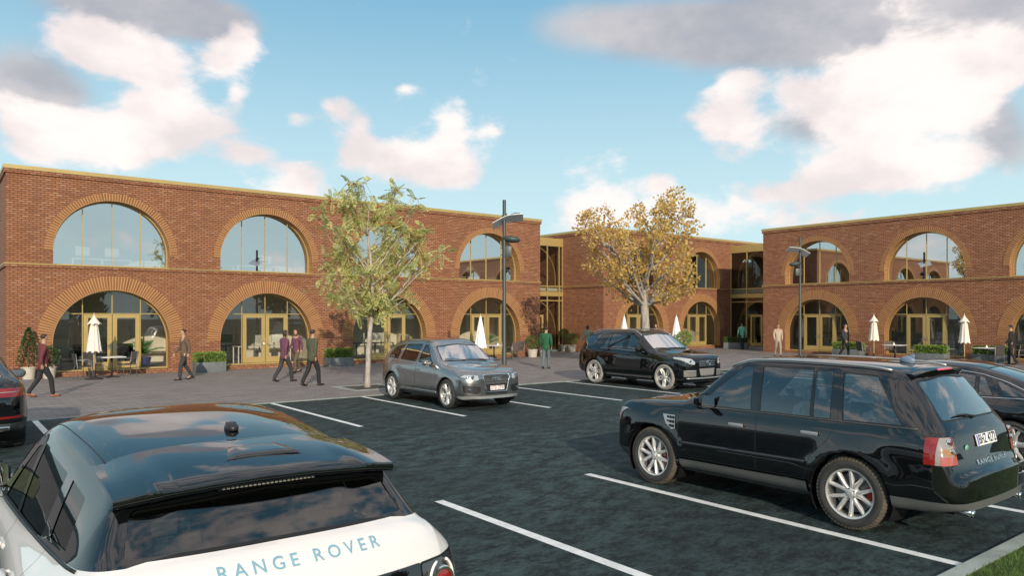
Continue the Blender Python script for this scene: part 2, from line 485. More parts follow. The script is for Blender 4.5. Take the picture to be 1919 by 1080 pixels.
def sweep_arch(mb, c, hs, r, z0, w_, y0, y1, bottom=True, n=40, mi=0):
    """rectangular section run round an arched opening, inside radius r - w_"""
    def ol(rr):
        p = [(c + rr, z0)] + [(c + rr * math.cos(math.pi * i / n), hs + rr * math.sin(math.pi * i / n)) for i in range(n + 1)] + [(c - rr, z0)]
        return p
    A, B = ol(r), ol(r - w_)
    for i in range(len(A) - 1):
        vs = []
        for q in (A[i], A[i + 1], B[i + 1], B[i]):
            vs += [(q[0], y0, q[1]), (q[0], y1, q[1])]
        mb.add(vs, [(0, 2, 4, 6), (1, 7, 5, 3), (0, 1, 3, 2), (4, 5, 7, 6)], mi)
    if bottom:
        mb.box(c - r + w_, c + r - w_, y0, y1, z0, z0 + w_, mi)

def window(bl, c, hs, z0, lower, door=True):
    """glazed arch: gold frame with its mullions, a pane, and a pair of doors below"""
    r = RA - .005
    mb = MB()
    sweep_arch(mb, c, hs, r, z0, .042, REV - .11, REV - .02)
    hw = .016 if lower else .013
    def ztop(x): return hs + math.sqrt(max(0, (r - .05) ** 2 - (x - c) ** 2))
    if lower:
        tz = 2.27
        for dx in (-RA / 2, RA / 2):
            mb.box(c + dx - hw, c + dx + hw, REV - .10, REV - .03, z0 + .055, ztop(c + dx))
        mb.box(c - hw, c + hw, REV - .10, REV - .03, tz + hw, ztop(c))
        x1 = math.sqrt((r - .05) ** 2 - (tz - hs) ** 2)
        for xa, xb in ((-x1, -RA / 2 - hw), (-RA / 2 + hw, RA / 2 - hw), (RA / 2 + hw, x1)):
            mb.box(c + xa, c + xb, REV - .098, REV - .032, tz - hw, tz + hw)
    else:
        for dx in (-RA / 2, 0, RA / 2):
            mb.box(c + dx - hw, c + dx + hw, REV - .10, REV - .03, z0 + .055, ztop(c + dx))
    fr = mb.build('window', M_GOLD, bl)
    mb = MB()
    pts = arch_pts(c, hs, r - .03, z0 + .03)
    mb.add([(p[0], REV - .065, p[1]) for p in pts], [tuple(range(len(pts)))])
    mb.build('pane', M_PANE_LOW if lower else M_PANE, fr, recalc=False)
    if lower and door:
        for s in (-1, 1):
            mb = MB()
            xa, xb = (c - RA / 2 + .03, c - .012) if s < 0 else (c + .012, c + RA / 2 - .03)
            za, zb = z0 + .06, 2.27 - .03
            y0, y1 = REV - .135, REV - .088
            mb.box(xa, xa + .15, y0, y1, za, zb); mb.box(xb - .15, xb, y0, y1, za, zb)
            mb.box(xa + .15, xb - .15, y0, y1, zb - .13, zb); mb.box(xa + .15, xb - .15, y0, y1, za, za + .24)
            mb.build('door', M_GOLD, fr)
            mb = MB(); hx = (xb - .07) if s < 0 else (xa + .07)
            mb.tube([(hx, y0, 1.06), (hx, y0 - .05, 1.06), (hx, y0 - .055, 1.0), (hx - s * .11 * -1, y0 - .055, 1.0)], .010, 6)
            mb.box(hx - .02, hx + .02, y0 - .008, y0, .92, 1.14)
            mb.build('door_handle', M_STEEL, fr)
    return fr

def building(name, loc, rz, length, depth, arches, label, left_end=True):
    bl = empty(name, loc, rz, label, 'building', 'arched brick office blocks')
    # front wall with arched openings, cut as a tessellated sheet plus reveals
    z_t = TOP - .12
    loops = [[(0, 0), (length, 0), (length, z_t), (0, z_t)]]
    for c in arches:
        loops.append(arch_pts(c, HS, RA, .17))
        loops.append(arch_pts(c, HU, RA, STR))
    mb = MB()
    flat = [p for l in loops for p in l]
    tris = tessellate_polygon([[Vector((p[0], p[1], 0)) for p in l] for l in loops])
    mb.add([(p[0], 0, p[1]) for p in flat], [tuple(tr) for tr in tris])
    # end walls, back wall
    mb.add([(0, 0, 0), (0, depth, 0), (0, depth, z_t), (0, 0, z_t)], [(0, 1, 2, 3)])
    mb.add([(length, 0, 0), (length, depth, 0), (length, depth, z_t), (length, 0, z_t)], [(0, 3, 2, 1)])
    mb.add([(0, depth, 0), (length, depth, 0), (length, depth, z_t), (0, depth, z_t)], [(0, 1, 2, 3)])
    # inner skin of the front wall
    b0 = MB()
    mb.add([(p[0], REV + .12, p[1]) for p in flat], [tuple(tr) for tr in tris], 1)
    wl = mb.build('wall', [M_BRICK, M_PLASTER], bl, recalc=False)
    me = wl.data
    bm = bmesh.new(); bm.from_mesh(me)
    for f in bm.faces:
        f.normal_update()
        ctr = f.calc_center_median()
        # front sheets face -y; ends face outwards
        want = Vector((0, -1, 0)) if abs(f.normal.y) > .5 and ctr.y < REV else (Vector((0, 1, 0)) if abs(f.normal.y) > .5 else Vector((-1 if ctr.x < length / 2 else 1, 0, 0)))
        if f.normal.dot(want) < 0: f.normal_flip()
    bm.to_mesh(me); bm.free()
    # reveals of each opening (brick, then the cream lining behind the frame)
    for c in arches:
        for hs, z0 in ((HS, .17), (HU, STR)):
            pts = arch_pts(c, hs, RA, z0, 48)
            me = bpy.data.meshes.new('arch_reveal')
            vs, fs, ms, uvs = [], [], [], []
            acc = 0; n = len(pts)
            for i in range(n):
                p, q = pts[i], pts[(i + 1) % n]
                ln = math.dist(p, q)
                for (ya, yb, mi) in ((0, REV - .11, 0), (REV - .02, REV + .12, 1)):
                    k = len(vs)
                    vs += [(p[0], ya, p[1]), (q[0], ya, q[1]), (q[0], yb, q[1]), (p[0], yb, p[1])]
                    fs.append((k, k + 1, k + 2, k + 3)); ms.append(mi if i else (2 if mi == 0 else 1))
                    uvs += [(ya, acc), (ya, acc + ln), (yb, acc + ln), (yb, acc)]
                acc += ln
            me.from_pydata(vs, [], fs)
            for m_ in (M_ARCH_IN, M_PLASTER, M_GOLD): me.materials.append(m_)
            me.polygons.foreach_set('material_index', ms)
            ul = me.uv_layers.new(name='UVMap')
            for k, uv in enumerate(uvs): ul.data[k].uv = uv
            o = bpy.data.objects.new('arch_reveal', me); COL.objects.link(o); o.parent = bl
            # ring of radial bricks on the face
            wd = .52 if z0 < 1 else .27
            me = bpy.data.meshes.new('arch_ring')
            vs, fs, uvs = [], [], []
            N = 56; yf = -.014
            for i in range(N):
                a0, a1 = math.pi * i / N, math.pi * (i + 1) / N
                k = len(vs)
                for a, rr, y in ((a0, RA, yf), (a1, RA, yf), (a1, RA + wd, yf), (a0, RA + wd, yf), (a1, RA + wd, 0), (a0, RA + wd, 0), (a1, RA, 0), (a0, RA, 0)):
                    vs.append((c + rr * math.cos(a), y, hs + rr * math.sin(a)))
                rm = RA + wd / 2
                fs += [(k, k + 1, k + 2, k + 3), (k + 3, k + 2, k + 4, k + 5), (k + 7, k + 6, k + 1, k)]
                u0, u1 = rm * a0, rm * a1
                uvs += [(0, u0), (0, u1), (wd, u1), (wd, u0)] + [(wd, u0), (wd, u1), (wd, u1), (wd, u0)] + [(0, u0), (0, u1), (0, u1), (0, u0)]
            for sx in (-1, 1):
                k = len(vs)
                vs += [(c + sx * RA, yf, hs), (c + sx * (RA + wd), yf, hs), (c + sx * (RA + wd), 0, hs), (c + sx * RA, 0, hs)]
                fs.append((k, k + 1, k + 2, k + 3)); uvs += [(0, 0), (wd, 0), (wd, .01), (0, .01)]
            me.from_pydata(vs, [], fs); me.materials.append(M_ARCH)
            ul = me.uv_layers.new(name='UVMap')
            for k, uv in enumerate(uvs): ul.data[k].uv = uv
            o = bpy.data.objects.new('arch_ring', me); COL.objects.link(o); o.parent = bl
        window(bl, c, HS, .17, True)
        window(bl, c, HU, STR, False)
    # string course and its brick corbel, coping
    mb = MB()
    for (za, zb, p) in ((STR - .135, STR - .035, .045), (TOP - .27, TOP - .135, .055)):
        mb.box(-p, length + p, -p, -.001, za, zb); mb.box(-p, -.001, -.001, depth, za, zb); mb.box(length + .001, length + p, -.001, depth, za, zb)
    mb.build('corbel', M_BRICK, bl)
    mb = MB(); p = .05
    za, zb = STR - .035, STR + .004
    mb.box(-p, length + p, -p, -.001, za, zb); mb.box(-p, -.001, -.001, depth, za, zb); mb.box(length + .001, length + p, -.001, depth, za, zb)
    mb.build('string_course', M_GOLD, bl)
    mb = MB(); p = .075
    mb.box(-p, length + p, -p, .30, TOP - .135, TOP); mb.box(-p, .30, .30, depth, TOP - .135, TOP); mb.box(length - .30, length + p, .30, depth, TOP - .135, TOP)
    mb.box(-p, length + p, depth, depth + p, TOP - .135, TOP)
    mb.build('coping', M_GOLD, bl)
    # interior
    mb = MB()
    mb.box(.02, length - .02, .05, depth - .02, .05, .165)
    mb.box(.02, length - .02, REV + .13, depth - .02, 3.56, 3.60)
    mb.build('floor', M_CARPET, bl)
    mb = MB()
    mb.box(.02, length - .02, REV + .13, depth - .02, 3.30, 3.55)
    mb.box(.02, length - .02, REV + .13, depth - .02, 6.75, 6.9)
    mb.build('ceiling', M_CEIL, bl)
    mb = MB(); bw_ = 4.6
    for za, zb in ((.17, 3.29), (3.61, 6.74)):
        mb.box(.3, length - .3, bw_, bw_ + .12, za, zb)
        mb.box(.25, .35, REV + .14, bw_, za, zb); mb.box(length - .35, length - .25, REV + .14, bw_, za, zb)
        for i in range(len(arches) - 1):
            xm = (arches[i] + arches[i + 1]) / 2
            mb.box(xm - .06, xm + .06, REV + .14, bw_ - .01, za, zb)
    mb.build('partition', M_PLASTER, bl)
    mb = MB(); mb.box(.05, length - .05, .1, depth - .05, 7.0, 7.15)
    mb.build('roof', M_ROOF, bl)
    return bl

L_A = [3.32 + SP * i for i in range(4)]
B_LEFT = building('office_block', (1.93, 30.77, 0), 0, 23.97, 12.0, L_A, 'long red brick office block on the left with four bays of round arches')
C_A = [3.41 + SP * i for i in range(3)]
B_MID = building('office_block', (31.07, 31.13, 0), 0, 18.4, 13.0, C_A, 'corner brick office block in the middle, behind the golden tree')
R_A = [3.40 + SP * i for i in range(4)]
B_RIGHT = building('office_block', (39.48, 26.0, 0), R(-90), 24.1, 12.0, R_A, 'red brick office block on the right receding past two cream parasols')

# glazed links between the blocks: gold beams, posts and an arc mullion
def link_block(loc, rz, width, depth, label):
    root = empty('glazed_link', loc, rz, label, 'glazed link', 'glazed links joining the brick blocks')
    for za, zb in ((6.50, 7.0), (3.40, 3.68)):
        mb = MB(); mb.box(0, width, -.02, .14, za, zb)
        mb.build('beam', M_GOLD, root)
    mb = MB(); mb.box(0, width, 0.14, depth, 6.80, 6.98)
    mb.build('roof', M_ROOF, root)
    for x in (.03, 1.3, 2.6, 3.9, width - .30, width - .03):
        mb = MB(); mb.box(x - .028, x + .028, 0, .08, .12, 6.50)
        mb.build('post', M_GOLD, root)
    mb = MB()
    for z in (3.13, 4.02): mb.box(.06, width - .06, .01, .07, z - .03, z + .03)
    mb.build('rail', M_GOLD, root)
    for hs, z0 in ((HS, .15), (HU, 4.05)):
        mb = MB(); sweep_arch(mb, width / 2, hs, 2.05, z0, .06, .085, .14, bottom=False)
        mb.build('arc_mullion', M_GOLD, root)
    mb = MB()
    mb.add([(0, .05, .12), (width, .05, .12), (width, .05, 6.5), (0, .05, 6.5)], [(0, 1, 2, 3)])
    mb.build('pane', glass('link_glass', (.72, .74, .70), .03), root, recalc=False)
    mb = MB(); mb.box(0, width, -.35, depth, .01, .11)
    mb.build('doorstep', M_STONE, root)
    mb = MB()
    mb.box(.0, width, 8.0, 8.15, .12, 6.49)
    mb.build('back_wall', M_BRICK, root)
    mb = MB(); mb.box(.0, width, .2, 6.0, 3.72, 4.0)
    mb.build('floor', M_CEIL, root)
    for s in (-1, 1):
        mb = MB(); xa = width / 2 + (-.95 if s < 0 else .02); xb = width / 2 + (-.02 if s < 0 else .95)
        for q in ((xa, xa + .13, .15, 2.25), (xb - .13, xb, .15, 2.25)): mb.box(q[0], q[1], -.03, -.001, q[2], q[3])
        mb.box(xa + .13, xb - .13, -.03, -.001, 2.12, 2.25); mb.box(xa + .13, xb - .13, -.03, -.001, .15, .38)
        mb.build('door', M_GOLD, root)
    return root
link_block((25.90, 34.69, 0), 0, 5.17, 9.0, 'narrow glazed entrance link between the long left block and the corner block')
link_block((43.37, 31.13, 0), R(-90), 5.13, 9.0, 'narrow glazed entrance link between the corner block and the right block')
# ================================================================== car engine
def interp(keys, x):
    """monotone cubic through (x, value) keys"""
    n = len(keys)
    if x <= keys[0][0]: return keys[0][1]
    if x >= keys[-1][0]: return keys[-1][1]
    i = 0
    while x > keys[i + 1][0]: i += 1
    def slope(k): return (keys[k + 1][1] - keys[k][1]) / (keys[k + 1][0] - keys[k][0])
    def tang(k):
        if k == 0: return slope(0)
        if k == n - 1: return slope(n - 2)
        a, b = slope(k - 1), slope(k)
        if a * b <= 0: return 0.0
        h0, h1 = keys[k][0] - keys[k - 1][0], keys[k + 1][0] - keys[k][0]
        w1, w2 = 2 * h1 + h0, h1 + 2 * h0
        return (w1 + w2) / (w1 / a + w2 / b)
    x0, y0 = keys[i]; x1, y1 = keys[i + 1]
    h = x1 - x0; t = (x - x0) / h
    m0, m1 = tang(i) * h, tang(i + 1) * h
    return (2 * t**3 - 3 * t**2 + 1) * y0 + (t**3 - 2 * t**2 + t) * m0 + (-2 * t**3 + 3 * t**2) * y1 + (t**3 - t**2) * m1

def crom(P, n):
    """centripetal-ish Catmull-Rom through 2D points, n samples per span"""
    out = []
    Q = [Vector((2 * P[0][0] - P[1][0], 2 * P[0][1] - P[1][1]))] + [Vector(p) for p in P] + [Vector((2 * P[-1][0] - P[-2][0], 2 * P[-1][1] - P[-2][1]))]
    for i in range(1, len(Q) - 2):
        p0, p1, p2, p3 = Q[i - 1:i + 3]
        d0, d1, d2 = max((p1 - p0).length, 1e-4) ** .5, max((p2 - p1).length, 1e-4) ** .5, max((p3 - p2).length, 1e-4) ** .5
        m1 = (p1 - p0) / d0 - (p2 - p0) / (d0 + d1) + (p2 - p1) / d1
        m2 = (p2 - p1) / d1 - (p3 - p1) / (d1 + d2) + (p3 - p2) / d2
        m1 *= d1; m2 *= d1
        for k in range(n):
            t = k / n
            out.append(p1 * (2 * t**3 - 3 * t**2 + 1) + m1 * (t**3 - 2 * t**2 + t) + p2 * (-2 * t**3 + 3 * t**2) + m2 * (t**3 - t**2))
    out.append(Q[-2])
    return out

def section(S, x):
    g = lambda k: interp(S[k], x)
    zb, zr, zc = g('zb'), g('zr'), g('zc')
    wm, wb, wr = g('wm'), g('wb'), g('wr')
    zs = g('zs'); ws = g('ws')
    zm = g('zm')
    low = [(ws * .90, zs - .02), (ws, zs), (wm - g('tuck'), zs + (zm - zs) * .38), (wm, zm), (wm - (wm - wb) * .18, zm + (zb - zm) * .62), (wb, zb)]
    pts = crom(low, 5)
    bul = S.get('bulge', .012)
    n = 9
    for k in range(1, n + 1):
        t = k / n
        hgt = max(zr - zb, 0)
        pts.append(Vector((wb + (wr - wb) * t + bul * math.sin(math.pi * t) * min(1, hgt / .3), zb + (zr - zb) * t)))
    k1 = S.get('crown', .86)
    P0, P1, P2, P3 = Vector((wr, zr)), Vector((wr * .93, zr + (zc - zr) * k1)), Vector((wr * .5, zc)), Vector((0, zc))
    n = 14
    for k in range(1, n + 1):
        t = k / n
        pts.append(P0 * (1 - t)**3 + P1 * 3 * t * (1 - t)**2 + P2 * 3 * t * t * (1 - t) + P3 * t**3)
    return pts

def half_body(S):
    L = S['L']
    xs = {round(L * i / 84, 4) for i in range(85)}
    for e in range(0, 14):
        xs.add(round(.02 * e, 4)); xs.add(round(L - .02 * e, 4))
    for x in S.get('xs', []): xs.add(x)
    xs = sorted(xs)
    # drop near-duplicates
    ys = [xs[0]]
    for x in xs[1:]:
        if x - ys[-1] > .006: ys.append(x)
    if ys[-1] != L: ys[-1] = L
    xs = ys
    bm = bmesh.new()
    rows = []
    def deform(x, y, z):
        b = S.get('bowf', .06); w = S['W'] / 2
        if x < .9:
            x += b * (abs(y) / w) ** 2 * (1 - x / .9) ** 2 * 1.6
        if x > L - .9:
            x -= S.get('bowr', .05) * (abs(y) / w) ** 2 * (1 - (L - x) / .9) ** 2 * 1.6
        for wx in S['wx']:
            d = math.hypot(x - wx, z - S['wr_c'])
            ra = S['ra']; fw = S.get('flw', .10)
            if z < 1.05 and abs(y) > .55 and d < ra + fw:
                t = min(1, (ra + fw - d) / (fw * S.get('fls', .5)))
                y += S.get('flare', .01) * t * t * (3 - 2 * t)
        return (x, y, z)
    def row(x, sc=1.0):
        return [bm.verts.new(deform(x, p.x * sc, p.y)) for p in section(S, x)]
    caps = (0.0, .35, .7)
    for s in caps: rows.append(row(0, s))
    for x in xs: rows.append(row(x))
    for s in reversed(caps): rows.append(row(L, s))
    for a, b in zip(rows[:-1], rows[1:]):
        for i in range(len(a) - 1):
            try: bm.faces.new((a[i], a[i + 1], b[i + 1], b[i]))
            except ValueError: pass
    bmesh.ops.remove_doubles(bm, verts=bm.verts[:], dist=.0004)
    bmesh.ops.dissolve_degenerate(bm, dist=.0003, edges=bm.edges[:])
    for it in range(S.get('smooth', 2)):
        new = {}
        for v in bm.verts:
            if v.is_boundary and abs(v.co.y) > 1e-3: continue
            ev = [e.other_vert(v) for e in v.link_edges]
            if abs(v.co.y) < 1e-3: ev = [o for o in ev if abs(o.co.y) < 1e-3] or ev
            c = Vector((0, 0, 0)); wt = 0
            for o in ev:
                w_ = 1 / max(.01, (o.co - v.co).length); c += o.co * w_; wt += w_
            new[v] = v.co.lerp(c / wt, .5)
        for v, c in new.items():
            y = v.co.y; v.co = c
            if abs(y) < 1e-3: v.co.y = 0
    bmesh.ops.recalc_face_normals(bm, faces=bm.faces[:])
    # make them point outwards
    s = sum((f.normal.y if f.calc_center_median().y > .6 else 0) for f in bm.faces)
    if s < 0: bmesh.ops.reverse_faces(bm, faces=bm.faces[:])
    return bm

AX = {'x': (1, 2), 'y': (0, 2), 'z': (0, 1)}
def rp(pts, r=.03, n=4):
    """round the corners of a polygon"""
    out = []
    N = len(pts)
    for i, p in enumerate(pts):
        rr = p[2] if len(p) > 2 else r
        P, A, B = Vector(p[:2]), Vector(pts[i - 1][:2]), Vector(pts[(i + 1) % N][:2])
        da, db = (A - P), (B - P)
        rr = min(rr, da.length * .45, db.length * .45)
        if rr < 1e-4: out.append(tuple(P)); continue
        a, b = P + da.normalized() * rr, P + db.normalized() * rr
        for k in range(n + 1):
            t = k / n
            out.append(tuple(a * (1 - t)**2 + P * 2 * t * (1 - t) + b * t * t))
    return out
def circ(x, z, r, n=28, a0=0, a1=360):
    full = abs(a1 - a0) >= 360
    return [(x + r * math.cos(R(a0 + (a1 - a0) * i / (n if full else n - 1))), z + r * math.sin(R(a0 + (a1 - a0) * i / (n if full else n - 1)))) for i in range(n)]
def inset(poly, d):
    """offset a polygon inwards by d"""
    n = len(poly)
    area = sum(poly[i][0] * poly[(i + 1) % n][1] - poly[(i + 1) % n][0] * poly[i][1] for i in range(n))
    sg = 1 if area > 0 else -1
    out = []
    for i in range(n):
        a, p, b = Vector(poly[i - 1]), Vector(poly[i]), Vector(poly[(i + 1) % n])
        e1, e2 = (p - a), (b - p)
        if e1.length < 1e-6 or e2.length < 1e-6: out.append(tuple(p)); continue
        e1.normalize(); e2.normalize()
        n1, n2 = Vector((-e1.y, e1.x)) * sg, Vector((-e2.y, e2.x)) * sg
        m = (n1 + n2)
        if m.length < 1e-3: m = n1
        m.normalize()
        out.append(tuple(p + m * (d / max(.4, m.dot(n1)))))
    return out
def inside(p, poly):
    c = False; n = len(poly); x, y = p
    j = n - 1
    for i in range(n):
        xi, yi = poly[i]; xj, yj = poly[j]
        if (yi > y) != (yj > y) and x < (xj - xi) * (y - yi) / (yj - yi) + xi: c = not c
        j = i
    return c
def slice_poly(bm, poly, ax, sel):
    i, j = AX[ax]
    xs = [p[0] for p in poly]; ys = [p[1] for p in poly]
    bx = (min(xs), max(xs), min(ys), max(ys))
    loc = []
    for f in bm.faces:
        if not sel(f): continue
        a = [v.co[i] for v in f.verts]; b = [v.co[j] for v in f.verts]
        if max(a) < bx[0] or min(a) > bx[1] or max(b) < bx[2] or min(b) > bx[3]: continue
        loc.append(f)
    loc = set(loc)
    n = len(poly)
    for k in range(n):
        p, q = poly[k], poly[(k + 1) % n]
        d = (q[0] - p[0], q[1] - p[1])
        ln = math.hypot(*d)
        if ln < 1e-5: continue
        no = Vector((0, 0, 0)); no[i] = -d[1] / ln; no[j] = d[0] / ln
        co = Vector((0, 0, 0)); co[i] = p[0]; co[j] = p[1]
        lo = (min(p[0], q[0]) - 1e-4, max(p[0], q[0]) + 1e-4, min(p[1], q[1]) - 1e-4, max(p[1], q[1]) + 1e-4)
        fs = []
        for f in loc:
            if not f.is_valid: continue
            a = [v.co[i] for v in f.verts]; b = [v.co[j] for v in f.verts]
            if max(a) < lo[0] or min(a) > lo[1] or max(b) < lo[2] or min(b) > lo[3]: continue
            fs.append(f)
        if not fs: continue
        gs = set(fs)
        ed = {e for f in fs for e in f.edges}; vt = {v for f in fs for v in f.verts}
        r = bmesh.ops.bisect_plane(bm, geom=list(gs) + list(ed) + list(vt), plane_co=co, plane_no=no, dist=1e-5)
        loc = {f for f in loc if f.is_valid} | {g for g in r['geom'] if isinstance(g, bmesh.types.BMFace)}
def classify(bm, lay, poly, ax, sel, idn, only=None):
    i, j = AX[ax]
    for f in bm.faces:
        if only is not None and f[lay] not in only: continue
        if not sel(f): continue
        c = f.calc_center_median()
        if inside((c[i], c[j]), poly): f[lay] = idn
SEL = {'side': lambda f: f.normal.y > .25, 'top': lambda f: f.normal.z > .12, 'front': lambda f: f.normal.x < -.12, 'rear': lambda f: f.normal.x > .12,
       'all': lambda f: True}
def fly(bm, faces, off=0.0, mirror=None, merge=False):
    """copy faces to (verts, faces), pushed along their normals"""
    idx = {}; vs = []; fs = []
    nv = {}
    for f in faces:
        for v in f.verts: nv.setdefault(v, Vector()); nv[v] += f.normal * f.calc_area()
    for f in faces:
        t = []
        for v in f.verts:
            if v not in idx:
                idx[v] = len(vs); n_ = nv[v].normalized() if nv[v].length > 1e-9 else v.normal
                n_ = n_.copy()
                if abs(v.co.y) < 1e-4: n_.y = 0
                vs.append(v.co + n_ * off)
            t.append(idx[v])
        fs.append(t)
    return vs, fs
import numpy as np
def fit_smooth(vs, ax, sym):
    """lay a pane on one gentle quadratic sheet, as bent glass is"""
    i = {'x': 0, 'y': 1, 'z': 2}[ax]; j, k = [q for q in (0, 1, 2) if q != i]
    A = np.array([[v[0], v[1], v[2]] for v in vs], float)
    a, b, t = A[:, j], A[:, k], A[:, i]
    if sym:      # even in y
        if j == 1: cols = [np.ones_like(a), a * a, b, b * b, a * a * b]
        else: cols = [np.ones_like(a), b * b, a, a * a, b * b * a]
    else: cols = [np.ones_like(a), a, b, a * a, a * b, b * b]
    M_ = np.stack(cols, 1)
    co, *_ = np.linalg.lstsq(M_, t, rcond=None)
    A[:, i] = M_ @ co
    return [Vector(p) for p in A]
def piece(name, vs, fs, mats, parent, mids=None, mirror=False, both=False, smooth=True, dx=0.0):
    """mirror: build the other-side copy instead; both: weld the two halves together"""
    V = [Vector((v.x, -v.y, v.z)) for v in vs] if mirror else list(vs)
    F = [list(reversed(f)) for f in fs] if mirror else [list(f) for f in fs]
    mi = list(mids) if mids else [0] * len(F)
    if both:
        b = len(V)
        V += [Vector((v.x, -v.y, v.z)) for v in vs]
        F += [[b + i for i in reversed(f)] for f in fs]
        mi += list(mids) if mids else [0] * len(fs)
    me = bpy.data.meshes.new(name)
    me.from_pydata([tuple(v) for v in V], [], F)
    for m in (mats if isinstance(mats, (list, tuple)) else [mats]): me.materials.append(m)
    me.polygons.foreach_set('material_index', mi)
    bm = bmesh.new(); bm.from_mesh(me)
    if both: bmesh.ops.remove_doubles(bm, verts=[v for v in bm.verts if abs(v.co.y) < .002], dist=.0015)
    for f in bm.faces: f.smooth = smooth
    for e in bm.edges:
        if len(e.link_faces) == 2 and e.calc_face_angle(0) > R(38): e.smooth = False
    bm.to_mesh(me); bm.free()
    o = bpy.data.objects.new(name, me); COL.objects.link(o)
    o.parent = parent; o.location.x = dx
    return o

# ---- car paints and trims
def paint(name, col, flake=0.0, rough=.35, coat=1.0, metal=0.0, spec=.5):
    m, t = mat(name)
    co = t.new('ShaderNodeTexCoord').outputs['Object']
    b = t.new('ShaderNodeBsdfPrincipled', Base_Color=c3(col), Roughness=rough, Metallic=metal)
    t.put(b, 'Coat Weight', coat); t.put(b, 'Coat Roughness', .02); t.put(b, 'Coat IOR', 1.75); t.put(b, 'Specular IOR Level', spec)
    dust = t.noise(co, 2.2, 5, .6).outputs[0]
    t.put(b, 'Roughness', t.map(dust, .3, .8, rough, rough + .12))
    t.new('ShaderNodeOutputMaterial', Surface=b.outputs[0])
    return m
P_BLACK = paint('black_car_paint', (.0035, .004, .005), rough=.5, spec=0.0)
P_WHITE = paint('white_car_paint', (.74, .71, .70), rough=.35)
P_GREY = paint('grey_metallic_paint', (.27, .265, .262), rough=.22, metal=.9)
M_RUBBER = pbr('black_rubber_seal', (.008, .008, .009), rough=.5)
M_TYRE = pbr('tyre_rubber', (.035, .036, .036), rough=.8, var=.2, vscale=12, bump=.25, bscale=80)
M_TYRE_D = pbr('dusty_tyre_rubber', (.10, .085, .065), rough=.9, var=.25, vscale=8, bump=.3, bscale=60)
M_TYRE_P = pbr('pale_dusty_tyre', (.27, .26, .24), rough=.9, var=.1, vscale=8)
M_ALLOY = pbr('alloy_wheel', (.66, .66, .65), rough=.38, metal=.55)
M_ALLOY_D = pbr('alloy_wheel_barrel', (.30, .30, .30), rough=.35, metal=.9)
M_CHROME = pbr('chrome', (.75, .76, .77), rough=.08, metal=1)
M_SATIN = pbr('satin_silver_trim', (.42, .43, .43), rough=.35, metal=.6)
M_DARKG = pbr('charcoal_trim', (.05, .052, .055), rough=.5)
M_SILL = pbr('grey_sill_plastic', (.085, .09, .09), rough=.38)
M_DISC = pbr('brake_disc_steel', (.35, .35, .36), rough=.35, metal=.9)
M_CALI = pbr('red_caliper', (.42, .015, .012), rough=.35)
M_INT = pbr('dark_cabin_trim', (.022, .023, .026), rough=.75)
M_SEAT = pbr('grey_leather', (.17, .18, .195), rough=.45)
M_SEATP = pbr('pale_leather', (.42, .38, .32), rough=.5)
M_MIRR = pbr('mirror_glass', (.85, .85, .85), rough=.02, metal=1)
G_SIDE = glass('side_glass_blue', (.80, .86, .88), .09)
G_DARK = glass('privacy_glass', (.26, .27, .27), .06)
G_CLEAR = glass('clear_side_glass', (.70, .72, .71), .02)
G_SCREEN = glass('windscreen_glass', (.60, .66, .63), .16)
G_SKY = glass('windscreen_coated', (.35, .37, .37), .55)
M_LAMP = pbr('headlamp_lens', (.36, .40, .43), rough=.12, coat=1.0)
M_LAMPIN = pbr('headlamp_bowl', (.30, .32, .34), rough=.15, metal=.9)
M_RED = pbr('red_lens', (.22, .010, .008), rough=.12, coat=1.0)
M_REDP = pbr('pale_red_lens', (.42, .10, .075), rough=.12, coat=1.0)
M_AMBER = pbr('amber_lens', (.36, .17, .06), rough=.15, coat=1.0)
M_CLEAR = pbr('clear_lens', (.27, .25, .235), rough=.12, coat=1.0)
M_PLATEW = pbr('white_plate', (.80, .80, .80), rough=.45)
M_PLATEB = pbr('plate_lettering', (.010, .010, .014), rough=.5)
M_PLATER = pbr('plate_lettering_faded', (.30, .10, .13), rough=.5)
M_MESH = pbr('black_mesh', (.012, .012, .013), rough=.5)
M_GREENB = pbr('green_badge', (.18, .42, .32), rough=.3)
M_BLUEL = pbr('blue_grey_lettering', (.20, .40, .50), rough=.35, metal=.2)
M_BLUEP = pbr('plate_blue_band', (.12, .14, .45), rough=.5)

